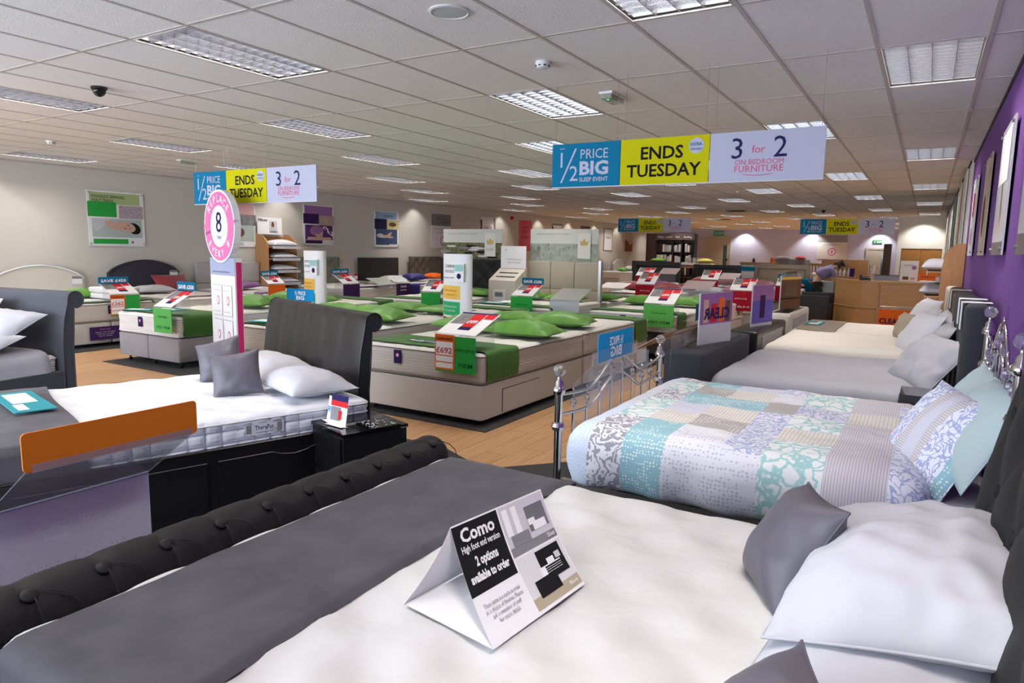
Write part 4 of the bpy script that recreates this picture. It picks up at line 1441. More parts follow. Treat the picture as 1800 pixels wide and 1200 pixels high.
for s in (-1, 1):
    for q in (-.06, .26):
        m = MB(); m.box(s * 0.18 - .015, s * .18 + .015, q - .015, q + .015, 0, 0.3); m.build('leg', BLKM, t)
t = thing('folded_topper', 'folded white quilted topper on the bed below the cream headboard', 'mattress topper', (-11.15, 6.25, 0.685), PI / 2)
for k in range(2):
    rbox(0.25, 0.32, 0.045, 0.03, 2, 2, 1, cen=(0, 0.3, 0.05 + 0.092 * k)).build('folded_layer', TICK, t, smooth=40)

# pillow display stands
def pillow_stand(label, B, ztop, shelves, depth, width, pl, mm=WOOD):
    t = thing('pillow_stand', label, 'display stand', (B[0], B[1], 0), B[2])
    d = depth
    prof = [(0, 0), (d, 0), (d, ztop), (d * 0.72, ztop), (d * 0.5, ztop - 0.02), (d * 0.25, ztop - 0.09), (d * 0.1, ztop - 0.18), (0, ztop - 0.34)]
    for s in (-1, 1):
        m = MB(); m.prism(prof, s * width / 2 - 0.012, s * width / 2 + 0.012); m.build('side_panel', mm, t)
    m = MB(); m.box(-width / 2, width / 2, d - 0.012, d, 0.05, ztop - 0.05); m.build('back_panel', mm, t)
    for k, z in enumerate(shelves):
        m = MB(); m.box(-width / 2 + .012, width / 2 - .012, -pl, d - .012, z - 0.02, z); m.build('shelf', mm, t)
        m = MB(); m.box(-width / 2 + .012, width / 2 - .012, -pl - .008, -pl, z - 0.05, z + 0.01); m.build('shelf_lip', LGREYP, t)
    return t
PS = (-11.9, 10.35, PI / 2)
pillow_stand('wooden pillow display stand beside the grey squared headboard', (-12.6, 10.72, PI / 2), 1.84, (0.75, 1.03, 1.30, 1.57), 0.42, 0.80, 0.12)
for k, z in enumerate((0.75, 1.03, 1.30, 1.57)):
    pillow('white pillow on the wooden stand, %s shelf up' % ['lowest', 'second', 'third', 'top'][k], (-12.68, 10.72, z + 0.075), LINEN, rz=PI / 2, w=0.70, h=0.42, t=0.2 if k != 3 else 0.24, n=14, seed=50 + k)
t = thing('pillows_poster', 'white pillows advert standing on top of the wooden pillow stand', 'poster', (-12.93, 10.65, 1.84), PI / 2)
m = MB(); m.box(-0.34, 0.34, 0, 0.012, 0, 0.38); m.build('board', CARD, t)
prints(t, [(rc(-.02, .2, .03, .3), LGREYP), (ell(.08, .22, .04, .07), BROWNP), (ell(.06, .12, .08, .05), LINEN), (ell(.1, .06, .12, .02), GREYP)], y=-0.002)
letters(t, [('Pillows', -.32, .29, .09, 'l', .02)], NAVYP, y=-.006)

# ================================================================ FOREGROUND BED WITH THE TUFTED FRAME
t = thing('tufted_bed_frame', 'dark grey buttoned bed frame with scroll footboard, closest to the camera', 'bed', (0, 0, 0))
Y0, Y1 = 0.5, 2.3
# footboard: rolled top whose skin dips at the buttons
BTN = [0.53 + 0.168 * k for k in range(11)]
def rollf(u, v):
    y = Y0 + (Y1 - Y0) * u
    a = PI * 2 * v
    k = (y - BTN[0]) / 0.168
    d = abs(k - round(k))
    # shallow valley at each button, strongest on the crown
    crown = max(0, math.cos(a - math.radians(60)))
    r = 0.084 - 0.006 * math.exp(-(d / 0.12) ** 2) * (0.25 + crown)
    if u < 0.03 or u > 0.97:
        e = min(u, 1 - u) / 0.03
        r *= 0.55 + 0.45 * math.sqrt(max(0, 1 - (1 - e) ** 2))
    return (-1.76 + r * 1.05 * math.cos(a), y, 0.722 + r * math.sin(a))
m = MB(); m.grid(rollf, 110, 22)
m.build('footboard_roll', TUFTB, t, smooth=True)
m = MB(); m.box(-1.80, -1.70, Y0 + 0.01, Y1 - 0.01, 0.10, 0.70)
m.build('footboard_panel', TUFTB, t)
bm_ = MB(); bm_.lathe([(0.019, 0), (0.019, 0.004), (0.014, 0.009), (0.004, 0.011)], 14)
bme = bm_.mesh('button', TUFTB, smooth=40)
for y in BTN:
    a = math.radians(63)
    o = put(bme, 'button', t, (-1.745 + 0.079 * math.cos(a), y, 0.722 + 0.074 * math.sin(a)), (0, math.radians(27), 0))
    # pleats running from each button down into the bed
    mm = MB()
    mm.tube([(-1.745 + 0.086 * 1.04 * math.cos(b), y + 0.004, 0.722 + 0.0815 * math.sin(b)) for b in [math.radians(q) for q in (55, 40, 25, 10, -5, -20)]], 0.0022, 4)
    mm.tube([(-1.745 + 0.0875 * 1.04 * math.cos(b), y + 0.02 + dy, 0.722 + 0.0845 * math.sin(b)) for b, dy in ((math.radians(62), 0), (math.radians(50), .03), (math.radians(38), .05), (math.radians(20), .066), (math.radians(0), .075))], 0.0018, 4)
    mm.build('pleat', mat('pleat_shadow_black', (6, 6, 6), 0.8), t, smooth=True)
for s in (Y0 + 0.03, Y1 - 0.1):
    m = MB(); m.box(-1.66, 0.1, s, s + 0.05, 0.12, 0.42); m.build('side_rail', TUFTB, t)
for x, y in ((-1.75, Y0 + .1), (-1.75, Y1 - .1), (0.2, Y0 + .1), (0.2, Y1 - .1)):
    m = MB(); m.cyl(x, y, 0.008, 0.13, 0.02, 10, r2=0.03); m.build('leg', BLKM, t)
# headboard leaning back towards the wall
def hbf(u, v):
    y = 0.3 + 2.07 * u
    z = 0.25 + 1.2 * v
    a, b = y / 0.17, z / 0.17
    q = abs(math.sin(PI * (a + b) / 2)) * abs(math.sin(PI * (a - b) / 2))
    x = 0.17 + 0.02 * max(0, z - 0.5) + 0.20 * max(0, z - 0.85) ** 1.3
    e = min(1, (2.37 - y) / 0.14, (y - 0.3) / 0.05)
    return (x - 0.022 * q ** 0.5 * max(0, e), y - (0.03 * (z - .7) if z > .7 else 0) * u, z)
m = MB(); m.grid(hbf, 80, 48)
m.build('headboard_front', TUFTB, t, smooth=True)
m = MB()
m.prism([(0.175, 0.1), (0.42, 0.1), (0.42, 1.46), (0.33, 1.46), (0.28, 1.30), (0.22, 1.08), (0.19, 0.9), (0.175, 0.5)], 0.3, 2.345, axis='y')
m.build('headboard_body', TUFTB, t)
for i in range(2, 14):
    for j in range(2, 9):
        if (i + j) % 2 == 0:
            y, z = i * 0.17, j * 0.17
            if 0.36 < y < 2.3 and 0.3 < z < 1.4:
                x = 0.17 + 0.02 * max(0, z - 0.5) + 0.20 * max(0, z - 0.85) ** 1.3
                put(bme, 'button', t, (x - 0.001, y, z), (0, -PI / 2, 0))
BC = (-1.655, 1.405, -PI / 2)
mattress('white tufted mattress on the dark buttoned bed, closest to the camera', BC, 1.6, 1.79, 0.47, 0.752, mat('white_damask', (218, 218, 216), 0.85, var=0.07, vscale=2.5, bump=1.0, bscale=7), quilt_mat('white_border_near', (214, 216, 226), 1, 14), nx=60, ny=70, dip=0.017, r=0.05)
# tufts
tb = MB(); tb.lathe([(0.012, 0), (0.011, 0.002), (0.004, 0.004)], 8)
TUFTW = mat('mattress_tuft', (214, 208, 196), 0.9)
mt = [o for o in col.objects if o.name.startswith('mattress') and o.get('label', '').startswith('white tufted')][0]
tbm = tb.mesh('tuft', TUFTW)
for i in range(-2, 3):
    for j in range(-2, 3):
        for dx, dy in ((0, 0), (0.15, 0.15)):
            x, y = i * 0.3 + dx, j * 0.3 + dy
            if abs(x) < 0.74 and abs(y) < 0.85:
                put(tbm, 'tuft', mt, (x, y + 0.895, 0.7278))
for k, (a, sm) in enumerate(((0.003, 0), (0.004, 1))):
    pass
# runner across its foot: lies close to the whole foot edge
def big_runner():
    t = thing('bed_runner', 'wide dark grey velvet runner across the foot of the closest mattress', 'bed runner', (0, 0, 0))
    N = 60
    def f(off):
        def g(u, v):
            # u across the bed (y), v from the foot edge towards the pillows
            s = -0.22 + (1.6 + 0.44) * u
            x = -1.60 + (0.51 - 0.04 * math.sin(u * 3) + 0.16 * max(0, u - .55)) * v
            z = 0.7605 - (0.012 if v > 0.97 else 0)
            y = 0.605 + s
            if s < 0.0:
                y = 0.593; z = 0.7605 + s
            elif s > 1.6:
                y = 2.217; z = 0.7605 - (s - 1.6)
            e = 0.004 * noise.noise(Vector((x * 5, y * 4, 2))) + 0.003 * noise.noise(Vector((x * 14, y * 9, 5)))
            if 0 <= s <= 1.6:
                c = min(s, 1.6 - s)
                if c < 0.03: z -= 0.014 * (1 - c / 0.03) ** 2
                return (x, y, z + e - off * 0.005)
            sg = -1 if s < 0 else 1
            return (x, y + sg * (0.004 + e) - sg * off * 0.005, z)
        return g
    m = MB(); m.grid(f(0), N, 24); m.grid(f(1), N, 24)
    m.build('cloth', GREYV, t, smooth=True)
big_runner()
# pillows of the foreground bed
pillow('big white pillow against the buttoned headboard of the closest bed', (0.03, 1.74, 0.865), LINEN, rz=PI / 2 - 0.03, tilt=-0.17, w=0.72, h=0.5, t=0.27, n=40, seed=60, wr=0.026, pinch=0.05)
pillow('second white pillow under the big one on the closest bed', (0.035, 1.67, 0.79), LINEN, rz=PI / 2 - 0.06, tilt=-0.03, w=0.72, h=0.5, t=0.16, n=30, seed=66, wr=0.01, pinch=0.05)
def scatter(label, loc, rot, w, m, seed, t=0.15):
    o = thing('cushion', label, 'cushion', loc, rot=rot)
    put(pillow_me(w, w, t, 30, seed, 0.014, 0.09, 0.95, m), 'cushion_body', o)
    put(seam_me(w, w, 0.09, m, 0.003), 'seam', o)
    return o


def facing(normal, roll=0.0):
    """euler that points local +Z along a direction, local Y as upright as it can be"""
    n = Vector(normal).normalized()
    u = Vector((0, 0, 1)) - n * n.z
    u.normalize()
    r = u.cross(n)
    M = Matrix((r, u, n)).transposed().to_4x4()
    return (M @ Matrix.Rotation(roll, 4, 'Z')).to_euler()


scatter('dark grey satin cushion leaning on the big white pillow', (-0.235, 1.80, 0.86), facing((-0.80, -0.30, 0.50), 0.12), 0.31, GREYS, 61, 0.16)
scatter('dark grey satin cushion cut by the bottom edge of the picture', (-0.165, 1.05, 0.80), facing((-0.72, -0.25, 0.62), 0.1), 0.33, GREYS, 62, 0.16)

# tent card on the mattress
def tent():
    t = thing('tent_card', 'folded white Como advert card standing on the closest mattress', 'advert card', (0, 0, 0))
    A = Vector((-0.72, 1.14, 0.757)); Bp = Vector((-0.68, 1.51, 0.757))      # front foot
    R0 = Vector((-0.985, 1.345, 0.895)); R1 = Vector((-0.93, 1.72, 0.895))      # ridge
    C0 = Vector((-1.0, 1.18, 0.757)); C1 = C0 + (Bp - A)                        # back foot
    def sheet(P0, P1, Q0, Q1, bow, name, mt_):
        m = MB()
        n = (P1 - P0).cross(Q0 - P0).normalized()
        th = 0.0012
        for s in (0, th):
            m.grid(lambda u, v: (P0.lerp(P1, u)).lerp(Q0.lerp(Q1, u), v) + n * (bow * 4 * v * (1 - v) + s), 8, 10)
        return m.build(name, mt_, t, smooth=True)
    front = sheet(A, Bp, R0, R1, -0.014, 'front_leaf', CARD)
    sheet(C0, C1, R0, R1, 0.012, 'back_leaf', CARD)
    sheet(A, Bp, C0 + Vector((0.01, 0, .001)), C1 + Vector((0.01, 0, .001)), 0.0, 'base_leaf', CARD)
    # printed front drawn in (s, h) then wrapped on the bowed leaf
    n = (Bp - A).cross(R0 - A).normalized()
    def wrap(mb, lift):
        out = []
        for (s, y, h) in mb.v:
            p = (A.lerp(Bp, s)).lerp(R0.lerp(R1, s), h) + n * (-0.014 * 4 * h * (1 - h))
            out.append(p + n * (lift if n.x > 0 else -lift))
        mb.v = [tuple(p) for p in out]
        return mb
    def cell(x0, x1, z0, z1, mb, mi):
        N = 6
        for i in range(N):
            for j in range(N):
                a0, a1 = x0 + (x1 - x0) * i / N, x0 + (x1 - x0) * (i + 1) / N
                b0, b1 = z0 + (z1 - z0) * j / N, z0 + (z1 - z0) * (j + 1) / N
                mb.add([(a0, 0, b0), (a1, 0, b0), (a1, 0, b1), (a0, 0, b1)], [(0, 1, 2, 3)], mi)
    lay = [[(0.0, 0.46, 0.40, 0.985, BLACKP), (0.475, 0.99, 0.52, 0.985, LGREYP), (0.475, 0.99, 0.03, 0.5, mat('pale_room_print', (214, 214, 216), 0.6))],
           [(0.475, 0.99, 0.52, 0.60, GREYP), (0.50, 0.56, 0.7, 0.95, CARD), (0.6, 0.66, 0.7, 0.95, CARD), (0.74, 0.96, 0.66, 0.9, mat('mid_grey_print', (110, 112, 114), .6)),
            (0.475, 0.99, 0.03, 0.13, mat('sand_print', (176, 164, 140), .6)), (0.68, 0.95, 0.30, 0.48, BLACKP)],
           [(0.78, 0.93, 0.66, 0.74, CARD), (0.52, 0.72, 0.60, 0.70, GREYP), (0.56, 0.80, 0.10, 0.25, BLACKP), (0.72, 0.95, 0.2, 0.32, BLACKP), (0.66, 0.9, 0.25, 0.33, CARD)],
           [(0.74, 0.82, 0.72, 0.78, CARD), (0.86, 0.92, 0.34, 0.4, LGREYP), (0.76, 0.84, 0.32, 0.38, CARD)]]
    for li, L in enumerate(lay):
        mats_, mb = [], MB()
        for (x0, x1, z0, z1, mm) in L:
            if mm not in mats_: mats_.append(mm)
            cell(x0, x1, z0, z1, mb, mats_.index(mm))
        wrap(mb, 0.0014 + 0.0006 * li)
        mb.build('printed_area', mats_, front)
    def words(lines, mm, lift):
        mb = MB()
        for s, x, z, hgt, wdt, b in lines:
            vs, fs, x0, x1 = text_mesh(s, b)
            sx = wdt / (x1 - x0)
            mb.add([((v[0] - x0) * sx + x, 0, z + v[1] * hgt) for v in vs], fs)
        wrap(mb, lift)
        mb.build('lettering', mm, front)
    words([('Como', 0.06, 0.83, 0.16, 0.34, 0.03), ('High foot end version', 0.04, 0.745, 0.08, 0.38, 0.02), ('2 options', 0.13, 0.61, 0.11, 0.22, 0.04), ('available to order', 0.04, 0.49, 0.1, 0.38, 0.04)], CARD, 0.0036)
    words([('Silver', 0.88, 0.54, 0.06, 0.09, 0.01), ('Black', 0.86, 0.06, 0.05, 0.1, 0.01)], CARD, 0.0046)
    words([('These items are made to order', .06, .28, .05, .36, 0), ('in a choice of finishes. Please', .06, .23, .05, .36, 0), ('ask a member of staff', .1, .18, .05, .28, 0), ('for more details', .14, .13, .05, .2, 0)], GREYP, 0.0036)
tent()

# ================================================================ CHROME BED
CX = -1.65
t = thing('chrome_bed', 'chrome bed with crystal finials and curved spindle footboard', 'bed', (0, 0, 0))
def post_(x, y, top, bottom=0.008):
    m = MB()
    r = 0.021
    m.lathe([(r, bottom), (r, top - 0.30), (r * 1.5, top - 0.295), (r * 1.9, top - 0.275), (r * 1.5, top - 0.255), (r, top - 0.25), (r, top - 0.10),
             (r * 1.5, top - 0.095), (r * 1.7, top - 0.08), (r * 1.5, top - 0.06), (r * 1.1, top - 0.05), (r * 1.1, top - 0.03), (r * 0.5, top - 0.015), (r * 0.5, top)], 16,
            M=Matrix.Translation((x, y, 0)))
    m.build('post', CHROME, t, smooth=40)
    bpy_ball = MB()
    import bmesh
    bm = bmesh.new(); bmesh.ops.create_icosphere(bm, subdivisions=2, radius=0.036)
    bm.verts.ensure_lookup_table()
    bpy_ball.add([tuple(v.co + Vector((x, y, top + 0.034))) for v in bm.verts], [tuple(v.index for v in f.verts) for f in bm.faces])
    bm.free()
    bpy_ball.build('crystal_finial', CRYST, t)
def gem(x, y, z, s=1.0):
    m = MB(); m.lathe([(0.003, -0.034 * s), (0.017 * s, -0.012 * s), (0.019 * s, 0), (0.017 * s, 0.012 * s), (0.003, 0.034 * s)], 8, M=Matrix.Translation((x, y, z)))
    m.build('crystal_drop', CRYST, t)
def spindled(x, y0, y1, base, up_z, lo_off, nsp, zbot, amp=0.12):
    post_(x, y0, up_z + 0.08); post_(x, y1, up_z + 0.08)
    def h(u):
        return up_z - 0.02 - 0.03 * math.sin(PI * min(1, u * 2 if u < .5 else (1 - u) * 2)) * 1.0 + amp * max(0, math.cos((u - 0.5) * 2 * PI)) ** 1.2
    N = 36
    up_ = [(x, y0 + (y1 - y0) * i / N, h(i / N)) for i in range(N + 1)]
    lo_ = [(a, b, c - lo_off) for a, b, c in up_]
    m = MB(); m.tube(up_, 0.0095, 8); m.build('top_rail', CHROME, t, smooth=True)
    m = MB(); m.tube(lo_, 0.0095, 8); m.build('lower_rail', CHROME, t, smooth=True)
    m = MB(); m.tube([(x, y0, zbot), (x, y1, zbot)], 0.012, 8); m.build('cross_bar', CHROME, t, smooth=True)
    for k in range(nsp):
        u = (k + 1) / (nsp + 1)
        y = y0 + (y1 - y0) * u
        z = h(u)
        m = MB(); m.tube([(x, y, zbot), (x, y, z - lo_off)], 0.0065, 8)
        m.tube([(x, y, z - lo_off), (x, y, z - lo_off + 0.035)], 0.004, 6); m.tube([(x, y, z - 0.03), (x, y, z + 0.012)], 0.004, 6)
        m.lathe([(0.002, -0.008), (0.008, 0), (0.002, 0.01)], 8, M=Matrix.Translation((x, y, z + 0.018)))
        m.lathe([(0.009, -0.006), (0.012, 0), (0.009, 0.006)], 8, M=Matrix.Translation((x, y, z - lo_off + 0.012)))
        m.build('spindle', CHROME, t, smooth=40)
        gem(x, y, z - lo_off / 2)
spindled(CX, 3.24, 4.87, 0, 0.845, 0.11, 8, 0.28)
spindled(0.34, 3.24, 4.87, 0, 1.17, 0.14, 9, 0.4, 0.14)
for y in (3.3, 4.82):
    m = MB(); m.box(CX, 0.34, y - 0.02, y + 0.02, 0.26, 0.34); m.build('side_rail', CHROME, t)
BR1 = (CX + 0.09, 4.05, -PI / 2)
mattress('white mattress hidden under the patchwork duvet on the chrome bed', BR1, 1.5, 1.86, 0.36, 0.58, WHITE, TICK)

# patchwork duvet
PT = [pattern('print_pale_blue_check', 'check', (196, 212, 236), (214, 224, 240), 90),
      pattern('print_grey_ornament', 'ornament', (152, 152, 164), (226, 226, 232), 20),
      pattern('print_teal_dots', 'dots', (146, 190, 202), (226, 236, 240), 62),
      pattern('print_small_grey_flowers', 'dots', (222, 224, 232), (186, 188, 202), 52),
      pattern('print_teal_floral', 'floral', (160, 204, 205), (230, 234, 232), 13),
      pattern('print_beige_stripe', 'stripe', (214, 208, 204), (184, 182, 200), 26, c3='y'),
      pattern('print_blue_floral', 'floral', (160, 172, 212), (228, 230, 240), 20),
      mat('print_plain_lavender', (206, 208, 224), 0.85),
      pattern('print_grey_dots', 'dots', (172, 170, 168), (218, 216, 214), 52),
      pattern('print_white_check', 'check', (224, 226, 232), (206, 214, 230), 34),
      pattern('print_blue_ornament', 'ornament', (222, 224, 234), (166, 176, 210), 22),
      pattern('print_beige_band', 'stripe', (206, 202, 196), (224, 221, 216), 16, c3='y')]


def duvet(label, B, w, l, z1, z0, over, m, nx, ny, r=0.13, amp=0.02, seed=0, patches=None, foot=0.06, cat='duvet'):
    W = w / 2 + over
    c = (z1 - z0) / 2
    L = l + foot
    off = Vector((seed * 5.3, seed, 0))
    def disp(p, n):
        q = p + off
        e = amp * noise.noise(q * 2.2) + amp * 0.5 * noise.noise(q * 6) + amp * 0.25 * noise.noise(q * 13)
        side = 1 - max(0, min(1, (p.z + c) / (2 * c)))
        lat = Vector((0, 0, 0))
        if abs(n.x) > 0.3 or abs(p.x) > W - 0.02 or abs(n.y) > 0.3 or p.y < -L / 2 + .02:
            lat = Vector((math.copysign(1, p.x) if abs(p.x) > W - r else 0, -1 if p.y < -L / 2 + r else 0, 0))
            fold = math.sin((p.y if lat.x else p.x) * 16 + 3 * noise.noise(q * 3))
            return lat * (0.018 * side * fold + 0.02 * side) + Vector((0, 0, e * 0.6))
        return Vector((0, 0, e))
    mb = rbox(W, L / 2, c, r, nx, ny, 5, disp, rz=min(r, c))
    t = thing('duvet', label, cat, (B[0], B[1], 0), B[2])
    mats_ = [m]
    if patches:
        mats_ = PT
        for k, f in enumerate(mb.f):
            p = sum((Vector(mb.v[i]) for i in f), Vector()) / len(f)
            s = (p.y + L / 2) / L
            # arc length across, so patches run on over the sides
            a = p.x if p.z > c - 0.05 else math.copysign(W + (c - p.z) * .9, p.x)
            u = (a + W + 0.25) / (2 * W + 0.5)
            ci = sum(s > e for e in patches[0])
            ri = sum(u > e for e in patches[1])
            mb.m[k] = patches[2][min(ri, len(patches[2]) - 1)][min(ci, len(patches[2][0]) - 1)]
    mb.build('cover', mats_, t, smooth=True, loc=(0, L / 2 - foot, (z0 + z1) / 2))
    return t
# row 0 is the far side (local -x), last row the near side (local +x is towards -y in the room)
cols = [0.10, 0.20, 0.335, 0.49, 0.60, 0.75, 0.90]
rows = [0.12, 0.24, 0.36, 0.48, 0.60, 0.72, 0.86]
tbl = [[0, 1, 4, 2, 6, 3, 4, 5],
       [0, 1, 2, 7, 10, 4, 5, 5],
       [9, 4, 8, 11, 3, 4, 5, 6],
       [9, 1, 2, 2, 8, 10, 11, 5],
       [9, 4, 7, 11, 10, 4, 5, 5],
       [0, 4, 11, 8, 10, 11, 5, 6],
       [0, 1, 2, 3, 10, 4, 5, 6],
       [0, 1, 2, 3, 3, 4, 5, 6]]
# local +x of this frame points to world -Y (towards the camera), so the last row is the near side
duvet('blue, teal and grey patchwork duvet on the chrome bed', BR1, 1.5, 1.66, 0.69, 0.36, 0.16, PT[0], 72, 80, r=0.13, amp=0.022, seed=2, patches=(cols, rows, tbl), foot=0.03)
PIL = pillow('blue and teal patchwork pillow standing against the aqua pillows', (0.11, 3.66, 0.80), PT[6], w=0.74, h=0.5, t=0.2, n=30, seed=70, wr=0.014)
PIL.rotation_euler = facing((-0.80, -0.28, 0.52), 0.0)
me = PIL.children[0].data
for mm in (PT[5], PT[2], PT[7]):
    me.materials.append(mm)
for p in me.polygons:
    x = p.center.x
    p.material_index = 0 if x < -0.12 else (1 if x < -0.04 else (3 if x < .08 else (1 if x < .13 else (0 if x < .3 else 2))))
for k, (y, z, ty) in enumerate(((3.62, 0.90, 'pale aqua pillow behind the patchwork pillow, nearer the buttoned headboard'), (4.4, 0.86, 'pale aqua pillow behind the patchwork pillow, nearer the grey bed'))):
    p_ = pillow(ty, (0.255, y - 0.05, z - 0.02), AQUA, w=0.72, h=0.48, t=0.18, n=18, seed=72 + k)
    p_.rotation_euler = facing((-0.86, -0.1, 0.5), 0.06)

# acrylic holders hung on the footboard
holder('clear price holder with a blue header on the chrome footboard', (-1.74, 3.95, 0.80), -PI / 2, w=0.72, H=0.5, hdr=[('½ PRICE', 0, 0.52, 0.42, 0.3), ('BIG', 0, 0.1, 0.5, 0.24)], hdrm=BLUEB, card=False, slope=0.12, rise=0.13, hh=0.17, cardw=0.55, back=True)
holder('clear price holder with a plain blue header beside the grey fabric footboard', (-1.80, 5.55, 0.82), -PI / 2, w=0.62, H=0.5, hdr=[], hdrm=BLUEP, card=False, slope=0.13, rise=0.14, cardw=0.45)

# ================================================================ TELEVISION BEDS ALONG THE PURPLE WALL
def tv_bed(who, y0, y1, zt, m, x0=-1.76, x1=-1.44, tvw=0.75, tvx=-1.6, tvy=None, tvz=(0.82, 1.24), screen=None, grille=False, zhb=1.2, hbm=None, hb_t=0.14):
    t = thing('television_bed', who, 'bed', (0, 0, 0))
    yc = (y0 + y1) / 2
    w_ = y1 - y0
    # footboard as a hollow box
    mb = rbox((x1 - x0) / 2, w_ / 2, (zt - 0.03) / 2, 0.035, 2, 4, 2, cen=((x0 + x1) / 2, yc, 0.03 + (zt - 0.03) / 2))
    mb.build('footboard', m, t, smooth=40)
    mb = MB(); mb.box(x0 + 0.07, x1 - 0.05, y0 + 0.2, y1 - 0.2, zt - 0.01, zt + 0.002); mb.build('lift_slot', BLK, t)
    if grille:
        mb = MB(); mb.box(x1 - 0.002, x1 + 0.006, y0 + 0.25, y1 - 0.25, zt - 0.2, zt - 0.07); mb.build('speaker_grille', GREYL, t)
    for y in (y0 + 0.02, y1 - 0.12):
        mb = MB(); mb.box(x1, 0.2, y, y + 0.09, 0.06, 0.42); mb.build('side_rail', m, t)
    for s in (y0 + .1, y1 - .1):
        mb = MB(); mb.cyl((x0 + x1) / 2, s, 0.008, 0.05, 0.03); mb.build('foot', BLK, t)
    # headboard of upright padded columns
    n = 5
    for k in range(n):
        cw = w_ / n
        rbox(hb_t / 2, cw / 2 - 0.004, (zhb - 0.1) / 2, 0.04, 1, 1, 2, cen=(0.30, y0 + cw * (k + .5), 0.1 + (zhb - 0.1) / 2)).build('headboard_column', hbm or m, t, smooth=40)
    tvy = tvy or yc
    tt = thing('television', 'television raised out of ' + who.split(' with ')[0], 'television', (tvx, tvy, tvz[0]))
    mb = MB(); mb.box(-0.02, 0.02, -tvw / 2, tvw / 2, 0, tvz[1] - tvz[0]); mb.build('casing', BLK, tt)
    mb = MB(); mb.box(0.02, 0.024, -tvw / 2 + 0.02, tvw / 2 - 0.02, 0.02, tvz[1] - tvz[0] - 0.02); mb.build('screen', mat('dark_screen', (30, 26, 34), 0.15), tt)
    mb = MB(); mb.box(-0.03, -0.02, -0.1, 0.1, -0.05, 0.2); mb.build('bracket', BLK, tt)
    return t


def leaf_card(label, x, y, z0, z1, w, kind):
    """clear leaflet sleeve in front of a raised screen, facing the room behind the camera and the bed"""
    t = thing('advert_sleeve', label, 'advert card', (x, y, z0), -0.25)
    h = z1 - z0
    mb = MB(); mb.box(-0.004, 0, -w / 2 - 0.01, w / 2 + 0.01, -0.01, h + 0.04); mb.build('acrylic_sleeve', ACRYL, t)
    mb = MB(); mb.box(-0.009, -0.005, -w / 2, w / 2, 0, h); mb.box(0.001, 0.004, -w / 2, w / 2, 0, h); c = mb.build('leaflet', CARD, t)
    rr = random.Random(kind)
    for sgn in (1, -1):
        items = []
        if kind == 1:
            items = [(0, 1, .0, .42, LGREYP), (0, 1, .42, 1, MAUVEP), (.1, .25, .45, .88, SKINP), (.32, .5, .45, .8, REDP), (.55, .72, .45, .9, ORP), (.78, .92, .45, .84, BROWNP)]
        elif kind == 2:
            items = [(0, 1, 0, .08, CARD), (0, 1, .08, .62, mat('violet_print', (104, 92, 176), .5)), (0, 1, .62, 1, MAUVEP), (.35, .6, .2, .75, DPURP)]
        else:
            items = [(0, 1, 0, 1, BROWNP), (0, 1, .92, 1, AMBP), (0.0, 1, .3, .34, BLACKP), (.2, .8, .4, .8, mat('dim_brown', (96, 72, 50), .5))]
        mats_, mb = [], MB()
        for k, (a, b, c0, c1, mm) in enumerate(items):
            if mm not in mats_: mats_.append(mm)
            xx = (0.0045 + .0005 * k) if sgn > 0 else (-0.0095 - .0005 * k)
            mb.add([(xx, -w / 2 + a * w, c0 * h), (xx, -w / 2 + b * w, c0 * h), (xx, -w / 2 + b * w, c1 * h), (xx, -w / 2 + a * w, c1 * h)], [(0, 1, 2, 3)], mats_.index(mm))
        mb.build('printed_area', mats_, c)
        if kind == 1 and sgn > 0:
            lt = letter_mb([('CLEAR', 0, 0, 0.13, 'c', 0.03, w * .8)])
            lt.v = [(0.0085, v[0] * -1.0, v[2] + h * .52) for v in lt.v]
            lt.build('lettering', NAVYP, c)
    return t


tv_bed('dark grey tweed television bed with padded headboard, next to the chrome bed', 5.28, 6.95, 0.82, GREYT, zhb=1.30, hbm=CHAR, tvw=0.72, tvy=6.25)
leaf_card('clear sleeve with a mauve photograph advert on the grey television bed', -1.54, 5.98, 0.80, 1.26, 0.55, 1)
tv_bed('black leather television bed with speaker panels, second from the chrome bed', 7.28, 8.95, 0.80, BLACKL, zhb=1.28, hbm=BROWNU, tvw=0.72, tvy=8.2, grille=True)
leaf_card('clear sleeve with a violet photograph advert on the black television bed', -1.54, 7.95, 0.80, 1.26, 0.5, 2)
tv_bed('cream television bed with rounded footboard, third from the chrome bed', 9.2, 10.85, 0.84, CREAMU, zhb=1.22, hbm=CREAMU, tvw=0.9, tvy=10.1, grille=True, tvx=-1.62, tvz=(0.86, 1.36))
leaf_card('brown advert screen standing on the cream television bed', -1.54, 9.75, 0.88, 1.30, 0.62, 3)
BR2 = (-1.42, 6.1, -PI / 2)
BR3 = (-1.42, 8.1, -PI / 2)
BR4 = (-1.42, 10.0, -PI / 2)
mattress('white mattress under the silver grey duvet', BR2, 1.45, 1.62, 0.3, 0.55, WHITE, TICK)
mattress('white mattress under the plain white duvet', BR3, 1.45, 1.62, 0.3, 0.55, WHITE, TICK)
mattress('bare cream mattress with taupe runner on the cream television bed', BR4, 1.45, 1.62, 0.38, 0.66, CREAMC, mat('cream_border', (214, 206, 194), 0.85))
duvet('silver grey duvet on the tweed television bed', BR2, 1.45, 1.48, 0.695, 0.22, 0.10, SILVER, 40, 44, r=0.14, amp=0.02, seed=5, foot=-0.02)
duvet('plain white duvet on the black leather television bed', BR3, 1.45, 1.48, 0.70, 0.3, 0.08, CREAMC, 30, 34, r=0.12, amp=0.014, seed=8, foot=-0.02)
runner('taupe runner across the foot of the cream television bed', BR4, 1.45, 0.05, 0.5, 0.66, mat('taupe_cloth', (150, 140, 128), 0.8), 0.2)
